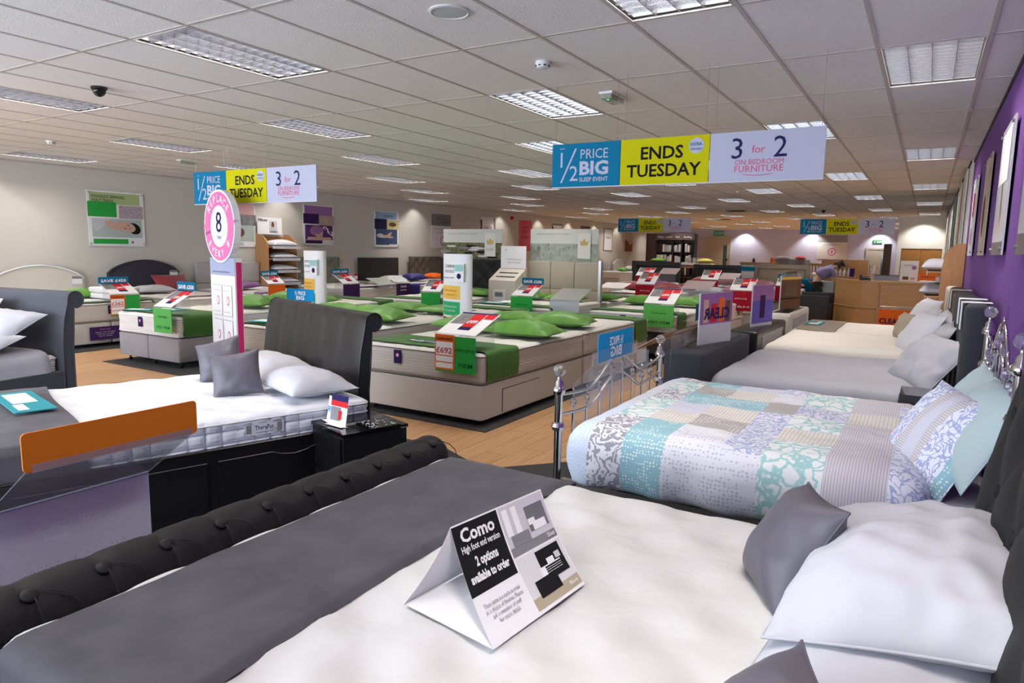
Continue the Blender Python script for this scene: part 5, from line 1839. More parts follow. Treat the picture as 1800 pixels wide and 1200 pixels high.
leaflet('teal brochure lying on the taupe runner', (-1.25, 10.05, 0.675), PI / 2, w=0.5, l=0.2, m=TEALP)
# pillows on those beds
def lean(label, loc, m, n=20, w=0.72, h=0.48, t=0.2, nrm=(-0.8, -0.1, 0.6), roll=0, seed=1, cat='pillow', name='pillow', wr=0.016):
    p_ = pillow(label, loc, m, w=w, h=h, t=t, n=n, seed=seed, cat=cat, name=name, wr=wr)
    p_.rotation_euler = facing(nrm, roll)
    return p_
lean('silver grey satin pillow leaning on the charcoal headboard', (0.06, 5.85, 0.86), SILVER, n=26, seed=80, wr=0.03, nrm=(-0.7, -0.3, 0.65), t=0.22)
lean('silver grey pillow behind the first silver pillow', (0.12, 6.55, 0.88), SILVER, n=16, seed=81, nrm=(-0.9, 0, 0.45))
lean('plump white pillow leaning forward on the plain white duvet', (-0.02, 7.65, 0.87), WHITEP, n=22, seed=82, nrm=(-0.86, -0.25, 0.45), h=0.52, t=0.22, wr=0.02)
lean('white pillow behind the plump one on the white duvet', (0.14, 7.7, 0.88), WHITEP, n=18, seed=83, nrm=(-0.9, -0.1, 0.4), h=0.52)
lean('white pillow at the far end of the plain white duvet', (0.05, 8.45, 0.87), WHITEP, n=16, seed=84, nrm=(-0.9, 0, 0.42), h=0.52)
lean('round topped white pillow on the cream television bed', (0.0, 9.75, 0.9), WHITEP, n=18, seed=85, nrm=(-0.86, -0.2, 0.45), h=0.5, t=0.24)
lean('small beige cushion leaning on the white pillows', (-0.17, 8.6, 0.84), BEIGEC, n=20, seed=86, nrm=(-0.9, -0.3, 0.3), w=0.34, h=0.3, t=0.14, cat='cushion', name='cushion')
# white straps of cards over the headboards
for k, (y, x, z) in enumerate(((5.5, 0.30, 1.3), (5.95, 0.30, 1.3), (8.0, 0.30, 1.28))):
    t = thing('headboard_card', ['white card strap over the charcoal headboard end', 'white card strap over the charcoal headboard middle', 'white card strap over the brown headboard'][k], 'card', (x, y, z))
    m = MB(); m.box(-0.085, 0.085, -0.06, 0.06, 0.001, 0.005); m.box(-0.085, -0.08, -0.06, 0.06, -0.18, 0.001); m.build('strap', CARD, t)
# bedside drawers between the chrome bed and the grey one
t = thing('bedside_chest', 'small black bedside drawers between the patchwork bed and the silver duvet', 'cabinet', (0.12, 5.07, 0))
m = MB(); m.box(-0.2, 0.2, -0.16, 0.16, 0.03, 0.72); m.build('body', BLKM, t)
m = MB(); m.box(-0.205, 0.205, -0.165, 0.165, 0.72, 0.735); m.build('glass_top', mat('dark_glass', (40, 42, 50), 0.08), t)
for k in range(3):
    m = MB(); m.box(-0.212, -0.2, -0.14, 0.14, 0.08 + k * 0.21, 0.27 + k * 0.21); d = m.build('drawer', BLKM, t)
    m = MB(); m.lathe([(0.006, 0), (0.006, 0.012), (0.013, 0.02), (0.006, 0.03)], 10, M=Matrix.Translation((-0.212, 0, 0.18 + k * 0.21)) @ Matrix.Rotation(-PI / 2, 4, 'Y')); m.build('knob', CHROME, d, smooth=40)

# wooden pillow stand on the purple wall
pillow_stand('tall wooden pillow stand with a rounded shoulder against the purple wall', (0.16, 11.45, -PI / 2), 1.78, (0.35, 0.70, 1.06, 1.40), 0.26, 0.7, 0.16)
for k, z in enumerate((0.70, 1.06, 1.40)):
    pillow('white pillow on the purple wall stand, %s shelf' % ['lower', 'middle', 'top'][k], (0.10, 11.5, z + 0.09), LINEN, rz=PI / 2, w=0.62, h=0.36, t=0.24, n=16, seed=90 + k)

# ================================================================ BLACK LEATHER SLEIGH BED
RS = math.radians(-18)
S1 = (-4.323, 1.531, RS)
t = thing('sleigh_bed', 'black leather sleigh bed with side drawers and a scroll headboard', 'bed', (S1[0], S1[1], 0), RS)
HB = sleigh('', (0, 0, 0), 1.64, 1.16, BLACKL, seams=6, parent=None, name='tmp', lean=0.18, rr=0.062, t=0.085)
for ch in list(HB.children):
    ch.parent = t
    ch.location = (-0.28, 2.03, 0)
    if ch.name.startswith('scroll_panel'):
        ch.name = 'headboard_panel'
bpy.data.objects.remove(HB)
for s in (-1, 1):
    m = MB(); m.box(s * 0.77 - 0.03, s * 0.77 + 0.03, 0.0, 2.05, 0.05, 0.485); m.build('side_rail', BLACKL, t)
    m = MB(); m.tube([(s * 0.80, 0.0, 0.485), (s * 0.80, 2.05, 0.485)], 0.006, 5); m.build('rail_piping', BLACKL, t)
for k in range(2):
    y0 = 0.12 + 0.92 * k
    x = 0.80
    m = MB(); m.box(x, x + 0.012, y0, y0 + 0.86, 0.10, 0.42)
    d = m.build('drawer', BLACKL, t)
    m = MB(); m.tube([(x + 0.013, y0, 0.42), (x + 0.013, y0 + 0.3, 0.42), (x + 0.013, y0 + 0.36, 0.40), (x + 0.013, y0 + 0.43, 0.39), (x + 0.013, y0 + 0.5, 0.40), (x + 0.013, y0 + 0.56, 0.42), (x + 0.013, y0 + 0.86, 0.42)], 0.004, 5)
    m.build('finger_pull_edge', mat('grey_leather_edge', (60, 58, 62), 0.4), d)
m = MB(); m.box(-0.80, 0.80, -0.06, 0.0, 0.05, 0.50); m.build('footboard', BLACKL, t)
for x in (-.74, .74):
    for y in (-.02, 2.08):
        m = MB(); m.cyl(x, y, 0.008, 0.06, 0.025, 8); m.build('foot', BLK, t)
mt = mattress('white squared quilted mattress with sewn label on the black sleigh bed', S1, 1.5, 2.0, 0.36, 0.64, mat('white_ticking_cool', (228, 230, 236), 0.9, var=0.04, vscale=3, bump=0.5, bscale=10), mat('white_border_cool', (216, 219, 230), 0.85), nx=20, ny=30, square=True, dip=0.012)
# stitched squares on the near border
m = MB()
for k in range(1, 22):
    m.box(0.7475, 0.7515, 0.09 * k + 0.0 - 0.002, 0.09 * k + 0.002, 0.375, 0.615)
for z in (0.43, 0.50, 0.57):
    m.box(0.7475, 0.7515, 0.03, 1.97, z - 0.002, z + 0.002)
m.build('quilt_stitching', mat('stitch_grey', (158, 164, 182), 0.9), mt)
# the label faces the near side
m = MB(); m.prism([(a, b) for a, b in rrect(0.23, 0.075, 0.006)], 0, 0.003); lb = m.build('sewn_label', mat('label_grey', (206, 210, 220), 0.6), mt, loc=(0.752, 1.32, 0.555), rot=(0, 0, 0))
m = letter_mb([('TheraPur', 0, -0.008, 0.038, 'c', 0.01, 0.11), ('cool gel memory foam', 0, -0.026, 0.014, 'c', 0, 0.1)])
m.v = [(0.0036, v[0], v[2]) for v in m.v]
m.build('lettering', NAVYP, lb)
m = MB(); m.box(0.003, 0.0036, -0.105, -0.075, -0.025, 0.025); m.box(0.003, 0.0036, 0.075, 0.105, -0.025, 0.025); m.build('printed_area', GREYP, lb)
# grey runner: only the part near the foot
t = thing('bed_runner', 'dark grey velvet runner on the foot of the black sleigh bed', 'bed runner', (S1[0], S1[1], 0), RS)
def rf(off):
    def g(u, v):
        X = 0.765
        s = -1.02 + 2.04 * u
        x = max(-X, min(X, s)); z = 0.65 - max(0, abs(s) - X)
        y = -0.01 + 0.46 * v + 0.012 * math.sin(s * 5)
        e = 0.006 * noise.noise(Vector((s * 3, y * 8, 1)))
        if abs(s) > X: return (x + math.copysign(0.004 - off * .005, x), y, z)
        return (x, y, z + e - off * 0.005)
    return g
m = MB(); m.grid(rf(0), 40, 12); m.grid(rf(1), 40, 12); m.build('cloth', GREYV, t, smooth=True)
p_ = loc2(S1, -0.22, 0.28, 0.66)
leaflet('cyan brochure lying on the grey runner of the sleigh bed', (p_[0], p_[1], 0.668), RS + 0.1, w=0.62, l=0.2, m=TEALP)
def S(x, y, z): return loc2(S1, x, y, z)
pillow('white pillow nearest the bedside drawers on the sleigh bed', S(0.38, 1.74, 0.735), LINEN, rz=RS, w=0.62, h=0.44, t=0.22, n=30, seed=100, wr=0.014)
pillow('white pillow behind the two grey cushions on the sleigh bed', S(-0.36, 1.78, 0.735), LINEN, rz=RS + 0.05, w=0.74, h=0.46, t=0.22, n=22, seed=101, wr=0.014)
scatter('grey satin cushion on the sleigh bed, next to the tall pink sign', S(-0.40, 1.45, 0.785), facing((0.45, -0.75, 0.5), 0.3), 0.31, GREYS, 102, 0.14)
scatter('grey satin cushion on the sleigh bed, next to the near white pillow', S(0.14, 1.38, 0.765), facing((0.55, -0.7, 0.5), 0.2), 0.31, GREYS, 103, 0.14)
# small header seen behind the scroll
holder('blue half price header peeping over the black sleigh headboard', (-5.85, 5.0, 0.93), 0.0, w=0.42, H=0.3, hdr=[('½ PRICE', 0, 0.5, 0.42, 0.4), ('BIG', 0, 0.1, 0.45, 0.3)], hdrm=BLUEB, panel=GRNP, card=True, slope=0.2, rise=0.06, hh=0.13)
# bedside drawers
NS = (-3.12 * 1.0, 2.865, RS)
c_ = loc2((0, 0, RS), -3.83 + 0.21, 1.73, 0)
t = thing('bedside_chest', 'glossy black bedside drawers with a glass top beside the sleigh bed', 'cabinet', (c_[0], c_[1], 0), RS)
m = MB(); m.box(-0.2, 0.2, 0.0, 0.41, 0.03, 0.535); m.build('body', BLACKL, t)
m = MB(); m.box(-0.207, 0.207, -0.007, 0.417, 0.535, 0.555); m.build('top', mat('black_mirror_glass', (10, 10, 12), 0.04), t)
for k in range(2):
    z0 = 0.08 + 0.23 * k
    m = MB()
    m.prism([(-0.175, z0), (0.175, z0), (0.175, z0 + 0.21), (0.06, z0 + 0.21), (0.035, z0 + 0.19), (-0.035, z0 + 0.19), (-0.06, z0 + 0.21), (-0.175, z0 + 0.21)], -0.012, 0, axis='y')
    m.build('drawer', BLACKL, t)
for k, (x, y, wd, lines, colr, h) in enumerate(((-0.12, 0.07, 0.1, [('FREE', 0, .055, .05, 'c', .02, .08)], BLUEB, 0.15), (0.0, 0.06, 0.15, [('99', .05, .085, .035, 'c', .02)], CARD, 0.18))):
    p_ = loc2((c_[0], c_[1], RS), x, y, 0.556)
    tt = thing('counter_card', ['small white card reading FREE on the glossy black bedside drawers', 'small price card with a red band on the glossy black bedside drawers'][k], 'price sign', p_, rot=(-0.16, 0, RS - 0.1 + .3 * k))
    m = MB(); m.box(-wd / 2, wd / 2, 0, 0.002, 0, h); m.box(-wd / 2, wd / 2, -0.03, 0.03, 0, 0.002); m.build('card', CARD, tt)
    if k:
        prints(tt, [(rc(-.075, .075, h * .8, h), NAVYP), (rc(-.075, .075, h * .62, h * .8), REDP), (rc(-.07, .02, h * .15, h * .6), PHOTOG), (rc(-.0, .03, h * .2, h * .5), REDP)], y=-0.001)
    letters(tt, lines, colr, y=-0.004)
t = thing('crystal_tray', 'square of small clear glass beads on the glossy bedside drawers', 'ornament', loc2((c_[0], c_[1], RS), 0.11, 0.27, 0.556), RS)
m = MB(); m.box(-0.09, 0.09, -0.1, 0.1, 0, 0.004); m.build('mirror_base', mat('smoked_mirror', (70, 76, 70), 0.08, metal=1), t)
m = MB(); rr = random.Random(4)
for k in range(34):
    x, y = rr.uniform(-.085, .085), rr.uniform(-.095, .095)
    m.lathe([(0.003, 0), (0.006, 0.004), (0.002, 0.009)], 5, M=Matrix.Translation((x, y, 0.004)))
k_ = m.build('glass_beads', mat('bead_crystal', (236, 238, 240), 0.1, metal=0.8), t); k_['kind'] = 'stuff'

# ================================================================ GREY SLEIGH BED AT THE EDGE
S2 = (-6.92, 0.95, math.radians(10))
t = thing('sleigh_bed', 'grey tweed sleigh bed with plump white pillows, cut by the picture edge', 'bed', (S2[0], S2[1], 0), S2[2])
HB = sleigh('', (0, 0, 0), 1.6, 1.16, GREYU, seams=1, name='tmp', lean=0.2, rr=0.075)
for ch in list(HB.children):
    ch.parent = t
    ch.location = (0, 2.0, 0)
    if ch.name.startswith('scroll_panel'):
        ch.name = 'headboard_panel'
bpy.data.objects.remove(HB)
for s in (-1, 1):
    m = MB(); m.box(s * 0.77 - 0.03, s * 0.77 + 0.03, 0, 2.02, 0.04, 0.46); m.build('side_rail', GREYU, t)
m = MB(); m.box(-0.8, 0.8, -0.06, 0, 0.04, 0.5); m.build('footboard', GREYU, t)
mattress('white mattress under the pillows of the grey sleigh bed', S2, 1.45, 2.0, 0.3, 0.6, WHITE, TICK)
duvet('white duvet on the grey sleigh bed', S2, 1.45, 1.95, 0.66, 0.3, 0.04, LINEN, 14, 20, r=0.1, amp=0.01, seed=3)
def T(x, y, z): return loc2(S2, x, y, z)
lean('stiff white pillow standing upright on the grey sleigh bed', T(0.32, 1.72, 0.88), LINEN, n=26, seed=110, nrm=(0.1, -0.45, 0.87), w=0.78, h=0.5, t=0.25)
lean('soft white pillow lying under the upright one on the grey sleigh bed', T(0.38, 1.45, 0.74), LINEN, n=26, seed=111, nrm=(0.1, -0.35, 0.93), w=0.8, h=0.5, t=0.24, wr=0.02)
lean('white pillow behind the upright one on the grey sleigh bed', T(-0.2, 1.86, 0.9), LINEN, n=16, seed=112, nrm=(0, -0.85, 0.5), w=0.74, h=0.5, t=0.18)

# ================================================================ NEAR ACRYLIC HOLDER WITH THE ORANGE BOARD
t = thing('brochure_holder', 'large clear brochure holder with an orange header board, behind the buttoned footboard', 'display stand', (-2.5, 1.185, 0.725), -PI / 2)
HW = 0.268
m = MB(); m.box(-HW, HW, -0.004, 0, -0.62, 0); m.build('front_panel', ACRYM, t)
m = MB(); m.prism([(0, 0), (0.30, 0.205), (0.30, 0.209), (0, 0.004)], -HW, HW); m.build('sloped_panel', mat('clear_sheet', (140, 140, 146), 0.2, alpha=0.45, spec=0.15), t)
m = MB(); m.tube([(-HW, 0, 0.002), (HW, 0, 0.002)], 0.004, 6); m.build('folded_edge', mat('acrylic_edge', (190, 205, 225), 0.15, alpha=0.8), t)
m = MB(); m.prism([(x, z + 0.262) for x, z in rrect(HW * 2 + 0.02, 0.118, 0.014)], 0.300, 0.305, axis='y'); m.build('header_board', ORB, t)
m = MB(); m.box(-HW + 0.01, HW - 0.012, 0.306, 0.308, 0.200, 0.225); m.build('header_clip', mat('clip_acrylic', (200, 190, 190), 0.2, alpha=0.4), t)
m = letter_mb([('mattress off', 0.03, -0.10, 0.035, 'c', 0, 0.2), ('bed divan set', 0.03, -0.15, 0.035, 'c', 0, 0.17), ('Vulcan or sandstone', 0.0, -0.24, 0.035, 'c', 0, 0.36)])
m.v = [(v[0], 0.001, v[2]) for v in m.v]
m.build('lettering', mat('ghost_ink', (250, 250, 255), 0.4, alpha=0.35), t)
m = MB(); m.box(-0.02, 0.02, -0.012, 0.0, -0.717, -0.60); m.box(-0.14, 0.14, -0.1, 0.1, -0.717, -0.705); m.build('foot', SILVM, t)

# ================================================================ HANGING SIGNS
def hanging(label, x0, y, z0, W, h, top):
    t = thing('hanging_sign', label, 'sign', (x0, y, z0))
    a, b = W * 0.288, W * 0.624
    for nm, xa, xb, mm in (('blue_board', 0, a, BLUEP), ('yellow_board', a + .006, b, YELP), ('white_board', b + .006, W, LILP)):
        m = MB(); m.box(xa, xb, -0.006, 0.006, 0, h); bd = m.build(nm, mm, t)
        m = MB()
        for xx in (xa + .03, xb - .03):
            m.tube([(xx, 0, h), (xx, 0, top - z0)], 0.0012, 4)
        m.build('suspension_wire', SILVM, t)
        w_ = xb - xa; cx = (xa + xb) / 2
        if nm == 'blue_board':
            letters(bd, [('up to', xa + w_ * .12, h * .88, h * .06, 'l', 0), ('1', xa + w_ * .13, h * .46, h * .50, 'l', 0.0), ('2', xa + w_ * .27, h * .14, h * .50, 'l', 0.0),
                         ('PRICE', xa + w_ * .43, h * .64, h * .31, 'l', 0, w_ * .4), ('BIG', xa + w_ * .42, h * .28, h * .42, 'l', 0.035, w_ * .42), ('SLEEP EVENT', xa + w_ * .42, h * .12, h * .13, 'l', 0.015, w_ * .42)], LILP, y=-0.0075)
            prints(bd, [([(xa + w_ * .13, h * .1), (xa + w_ * .155, h * .1), (xa + w_ * .37, h * .88), (xa + w_ * .345, h * .88)], LILP)], y=-0.0075)
        elif nm == 'yellow_board':
            letters(bd, [('ENDS', cx - w_ * .02, h * .55, h * .38, 'c', 0.02, w_ * .48), ('TUESDAY', cx, h * .17, h * .38, 'c', 0.02, w_ * .84)], BLACKP, y=-0.0075)
            prints(bd, [(ell(xa + w_ * .86, h * .78, h * .165, h * .165, 24), LILP)], y=-0.0075)
            letters(bd, [('EXTRA', xa + w_ * .86, h * .78, h * .09, 'c', 0.01, h * .24), ('LINES ADDED', xa + w_ * .86, h * .69, h * .06, 'c', 0, h * .24)], BLUEP, y=-0.0105)
        else:
            letters(bd, [('3', xa + w_ * .25, h * .46, h * .60, 'c', 0.0), ('2', xa + w_ * .63, h * .46, h * .60, 'c', 0.0)], NAVYP, y=-0.0075)
            letters(bd, [('for', xa + w_ * .44, h * .56, h * .22, 'c', 0), ('ON BEDROOM', xa + w_ * .45, h * .33, h * .15, 'c', 0, w_ * .43), ('FURNITURE', xa + w_ * .45, h * .18, h * .19, 'c', 0, w_ * .43)], MAGP if False else mat('rose_print', (208, 90, 130), .5), y=-0.0075)
            arc = [(xa + w_ * (.29 + .30 * k / 8), h * (.135 - .035 * math.sin(PI * k / 8))) for k in range(9)]
            prints(bd, [(arc + [(x, z + h * .012) for x, z in reversed(arc[1:-1])], MAGP)], y=-0.0075)
    m = MB(); m.box(0, W, -0.009, 0.009, -0.008, 0); m.build('bottom_rail', LGREYP, t)
    return t
hanging('large hanging sale sign over the aisle, closest to the camera', -2.66, 5.0, 2.10, 2.02, 0.335, ZC - 0.009)
hanging('hanging sale sign nearer the white wall, partly behind the pink sign', -6.98, 4.75, 2.03, 1.9, 0.34, ZC - 0.009)
hanging('small far hanging sale sign next to the bedding shelves', -7.05, 17.0, 2.11, 1.93, 0.335, ZC - 0.009)
hanging('small far hanging sale sign above the reception counter', -2.52, 16.6, 2.05, 1.86, 0.33, ZC - 0.009)

# ================================================================ PRICE HOLDERS
def save(s): return [(s, 0, 0.18, 0.62, 0.86)]
GT = lambda a, b: [(a, 0, -0.42, 0.04, 0.5), (b, 0, -0.85, 0.055, 0.75)]
holder('price holder with an orange CLEARANCE £692 tag on the front beige divan', (-3.56, 4.925, 0.83), 0, w=0.44, H=0.34, hdr=None, panel=GRNP, ptext=[('pocket spring', 0.22, -0.42, 0.05, 0.5), ('FIRM', 0.26, -0.85, 0.06, 0.34)], slope=0.42, rise=0.0 + 0.16, orange='£692')
holder('SAVE £350 price holder on the grey split divan', (-8.17, 5.04, 0.80), 0, w=0.38, H=0.32, hdr=save('SAVE £350'), panel=mat('bright_green_panel', (92, 176, 92), .4), ptext=GT('POCKET SPRING', 'VERY FIRM'), slope=0.34, rise=0.19, hh=0.11)
holder('SAVE £450 price holder with an orange tag on the divan against the white wall', (-10.66, 5.98, 0.80), PI / 2, w=0.46, H=0.33, hdr=save('SAVE £450'), panel=GRNP, ptext=[], slope=0.30, rise=0.15, orange='£262', hh=0.10)
holder('SAVE price holder mostly hidden behind the pink sign', (-10.66, 8.9, 0.86), PI / 2, w=0.4, H=0.3, hdr=save('SAVE £300'), panel=ORP, slope=0.2, rise=0.14)
holder('SAVE £200 price holder half hidden behind the slim white column', (-10.66, 10.9, 0.80), PI / 2, w=0.5, H=0.3, hdr=save('SAVE £200'), panel=DPURP, slope=0.34, rise=0.2)
holder('SAVE £200 price holder on the bed below the beige panelled headboard', (-5.52, 9.43, 0.86), 0, w=0.40, H=0.34, hdr=save('SAVE £200'), panel=GRNP, ptext=GT('pocket spring', 'MEDIUM'), slope=0.36, rise=0.17, hh=0.1)
holder('green price holder with an end card on the bed below the hillside banner', (-7.35, 9.43, 0.84), 0.25, w=0.36, H=0.36, panel=GRNP, ptext=[], slope=0.3, rise=0.18)
holder('green VERY FIRM price holder on the dark divan beside the aisle', (-3.33, 9.68, 0.84), 0, w=0.46, H=0.34, panel=mat('apple_green_panel', (98, 184, 88), .4), ptext=GT('Pocket spring', 'VERY FIRM'), slope=0.40, rise=0.20)
holder('burgundy VERY FIRM price holder in front of the black headboard', (-5.18, 14.1, 0.90), 0, w=0.42, H=0.34, panel=CRIMP, ptext=GT('pocket spring', 'VERY FIRM'), slope=0.4, rise=0.24)
holder('burgundy FIRM price holder next to the clear sleeves', (-2.98, 13.3, 0.90), 0, w=0.44, H=0.38, panel=CRIMP, ptext=GT('pocket spring', 'FIRM'), slope=0.4, rise=0.22)
holder('price holder on the bed below the first black framed headboard', (-6.85, 18.5, 0.92), 0, w=0.48, H=0.3, panel=CRIMP, slope=0.36, rise=0.22)
holder('burgundy price holder on the bed below the second black framed headboard', (-5.0, 18.5, 0.88), 0, w=0.48, H=0.3, panel=CRIMP, ptext=[('pocket spring', 0, -.5, .05, .7)], slope=0.36, rise=0.25)
holder('£500 price holder on the bed below the taupe headboard', (-3.05, 18.4, 0.80), 0, w=0.46, H=0.4, hdr=save('£500'), panel=CRIMP, slope=0.3, rise=0.18)
holder('purple boxed price holder on the bed below the black slab headboard', (-10.66, 12.62, 0.76), PI / 2, w=0.5, H=0.3, panel=DPURP, ptext=[('Gold', 0, -.35, .07, .4), ('pocket', 0, -.6, .05, .4)], card=False, slope=0.25, rise=0.16)
t = thing('advert_card', 'bright white sloped card above the purple boxed holder', 'advert card', (-10.72, 12.62, 0.775), PI / 2)
m = MB(); m.prism([(0, 0), (0.22, 0.14), (0.22, 0.146), (0, 0.006)], -0.25, 0.25); m.build('card', CARD, t)

# empty sloped display cards
def sloped(label, loc, rz, w, d, rise, m_, H=0.0, side=None):
    t = thing('display_card', label, 'display card', loc, rz)
    mb = MB(); mb.prism([(0, 0), (d, rise), (d, rise + 0.006), (0, 0.006)], -w / 2, w / 2); mb.build('sloped_sheet', m_, t)
    mb = MB(); mb.box(-w / 2, w / 2, -0.003, 0.002, -max(H, 0.12), 0.0); mb.build('front_sheet', side or ACRYL, t)
    return t
sloped('blank grey sloped sheet over a clear box, in front of the beige panelled headboard', (-4.84, 9.6, 0.82), 0, 0.52, 0.45, 0.16, mat('grey_sheet', (150, 152, 150), .5), 0.26, mat('frosted_front', (206, 216, 226), .3, alpha=.7))
sloped('pinkish blank sloped sheet beyond the green VERY FIRM panel', (-4.1, 14.15, 0.84), 0, 0.62, 0.45, 0.16, mat('mauve_sheet', (172, 156, 160), .5), 0.2)
sloped('pinkish blank sloped sheet below the first black framed headboard', (-6.1, 18.3, 1.0), 0, 0.5, 0.4, 0.15, mat('mauve_sheet', (172, 156, 160), .5), 0.3)
sloped('grey blank sloped sheet below the second black framed headboard', (-4.45, 18.3, 0.92), 0, 0.5, 0.4, 0.15, mat('mauve_sheet', (172, 156, 160), .5), 0.3)
sloped('blank white sloped sheet beside the burgundy folded pillow', (-6.0, 14.15, 0.78), 0, 0.6, 0.5, 0.1, CARD, 0.12)
sloped('pale blue blank sloped sheet beyond the slim white column', (-10.6, 12.0, 0.74), PI / 2, 0.6, 0.4, 0.14, mat('pale_sheet', (176, 184, 180), .4), 0.12)
sloped('grey blank sloped sheet next to the tall information column', (-7.15, 9.5, 0.80), 0, 0.4, 0.4, 0.2, mat('grey_sheet', (150, 152, 150), .5), 0.2)
leaflet('cyan brochure on the corner of the grey split divan mattress', (-9.1, 5.3, 0.70), 0.5, w=0.38, l=0.2, m=TEALP)
leaflet('second cyan brochure on the grey split divan mattress', (-8.85, 5.55, 0.70), 0.2, w=0.42, l=0.2, m=TEALP)
leaflet('cyan brochure on the divan behind the pink sign', (-6.55, 5.35, 0.715), 0.3, w=0.4, l=0.3, m=TEALP)
leaflet('cyan brochure on the bed below the beige panelled headboard', (-6.2, 9.7, 0.70), 0.1, w=0.4, l=0.25, m=TEALP)
t = thing('info_card', 'purple information card leaning on the divan against the white wall', 'card', (-10.715, 5.68, 0.12), PI / 2)
m = MB(); m.box(-0.23, 0.23, 0, 0.004, 0, 0.20); m.build('card', DPURP, t)
letters(t, [('Sleep Trial', 0, .15, .03, 'c', 0, .15)], PINKP, y=-0.002)
letters(t, [('sleep on it for 40 nights', 0, .11, .022, 'c', 0, .3), ('with our promise', 0, .08, .022, 'c', 0, .25), ('ask for details', 0, .05, .022, 'c', 0, .2)], LGREYP, y=-0.002)
# bright blue blank header near the dark divan
t = thing('header_board', 'plain blue board standing at the corner of the dark divan', 'sign', (-2.86, 10.15, 0.62), -PI / 2 + 0.15)
m = MB(); m.box(-0.42, 0.42, 0, 0.006, 0, 0.24); m.build('board', mat('petrol_blue_board', (20, 92, 146), .5), t)
m = MB(); m.box(-0.42, 0.42, -0.15, 0, -0.012, 0.0); m.build('clip', ACRYL, t)
# long sloped wooden toned shelf edge by the aisle
t = thing('counter_strip', 'sloped tan strip shelf running beside the grey television bed', 'shelf', (-1.93, 5.75, 0.82), -PI / 2)
m = MB(); m.prism([(-0.12, -0.04), (0.1, 0.1), (0.1, 0.106), (-0.12, -0.034)], -1.0, 0.35); m.build('sloped_top', mat('tan_strip', (186, 152, 118), .5), t)
m = MB(); m.box(-1.0, -0.98, -0.1, 0.0, -0.8, -0.03); m.box(0.33, 0.35, -0.1, 0.0, -0.8, -0.03); m.build('leg', ACRYL, t)

# ================================================================ INFORMATION COLUMNS AND TALL SIGN
def column_(label, x, y, top, w=0.5, code=1):
    t = thing('information_column', label, 'display stand', (x, y, 0), -0.25)
    n = 12
    prof = [(w / 2 * math.cos(PI + PI * k / n), 0.11 * math.sin(PI + PI * k / n)) for k in range(n + 1)]
    prof += [(w / 2 * math.cos(PI * k / n), 0.11 * math.sin(PI * k / n)) for k in range(1, n)]
    m = MB(); m.prism(prof, 0.02, top, axis='z'); m.build('body', CARD, t, smooth=30)
    m = MB(); m.prism([(a * 1.05, b * 1.1) for a, b in prof], 0.008, 0.03, axis='z'); m.build('base', LGREYP, t)
    def curved(x0, x1, z0, z1, mm, name='printed_area', lift=0.002):
        m = MB()
        m.grid(lambda u, v: ((x0 + (x1 - x0) * u), -0.11 * math.sqrt(max(0.0, 1 - ((x0 + (x1 - x0) * u) / (w / 2)) ** 2)) - lift, z0 + (z1 - z0) * v), 8, 1)
        return m.build(name, mm, t, smooth=True)
    curved(-w * .38, w * .30, top - .56, top - .39, AMBP)
    curved(-w * .38, w * .30, top - .76, top - .59, mat('mint_green_print', (56, 172, 108), .5))
    curved(-w * .38, w * .30, top - .96, top - .79, CRIMP)
    curved(-w * .38, w * .30, top - 1.16, top - .99, MAUVEP)
    def wr(lines, mm, lift=0.004):
        mb = letter_mb(lines)
        mb.v = [(v[0], -0.11 * math.sqrt(max(0.0, 1 - (v[0] / (w / 2)) ** 2)) - lift, v[2]) for v in mb.v]
        mb.build('lettering', mm, t)
    wr([('COMFORT', -w * .02, top - .17, .055, 'c', 0, w * .44), ('BY COLOUR', -w * .02, top - .23, .05, 'c', 0, w * .42), ('choose your comfort', -w * .1, top - .3, .03, 'c', 0, w * .5)], NAVYP)
    for z in (top - .46, top - .66, top - .86, top - 1.06):
        wr([('Pocket spring mattress', -w * .04, z, .035, 'c', 0, w * .5), ('for a supportive feel', -w * .04, z - .05, .03, 'c', 0, w * .4)], CARD if z < top - .5 else ORP, .005)
    t2 = thing('leaflet_pocket', label.replace('column', 'column pocket'), 'brochure', loc2((x, y, -0.25), w * .3, -0.1, top - .34), -0.1)
    m = MB(); m.box(-.075, .075, -.01, .01, 0, .22); m.build('pages', CARD, t2)
    prints(t2, [(rc(-.07, .07, .13, .21), mat('pale_teal_print', (150, 200, 200), .5)), (ell(.0, .07, .035, .035, 14), NAVYP)], y=-0.011)
    return t
column_('tall white information column with coloured panels on the centre block', -5.03, 7.0, 1.53, 0.5)
column_('slim white information column beyond the black sleigh headboard', -7.45, 6.9, 1.53, 0.5)

t = thing('replacement_sign', 'tall white sign with a round pink REPLACE EVERY 8 YEARS top', 'sign', (-6.23, 4.58, 0), -0.23)
m = MB(); m.box(-0.295, 0.295, -0.06, 0.02, 0.03, 1.46); m.build('pillar', CARD, t)
m = MB(); m.box(0.2955, 0.301, -0.045, 0.01, 0.03, 1.42); m.build('edge_strip', MAGP, t)
m = MB(); m.box(-0.3, 0.3, -0.15, 0.15, 0.008, 0.03); m.build('base', LGREYP, t)
m = MB(); m.prism(ell(0, 1.78, 0.37, 0.37, 40), -0.075, -0.01, axis='y'); disc = m.build('round_board', CARD, t)
ring = []
C0, R0_, R1_ = 1.78, 0.21, 0.35
def arcband(a0, a1):
    n = 16
    o = [(R1_ * math.cos(math.radians(a0 + (a1 - a0) * k / n)), C0 + R1_ * math.sin(math.radians(a0 + (a1 - a0) * k / n))) for k in range(n + 1)]
    i = [(R0_ * math.cos(math.radians(a1 + (a0 - a1) * k / n)), C0 + R0_ * math.sin(math.radians(a1 + (a0 - a1) * k / n))) for k in range(n + 1)]
    return [o[k] for k in range(n + 1)] + i
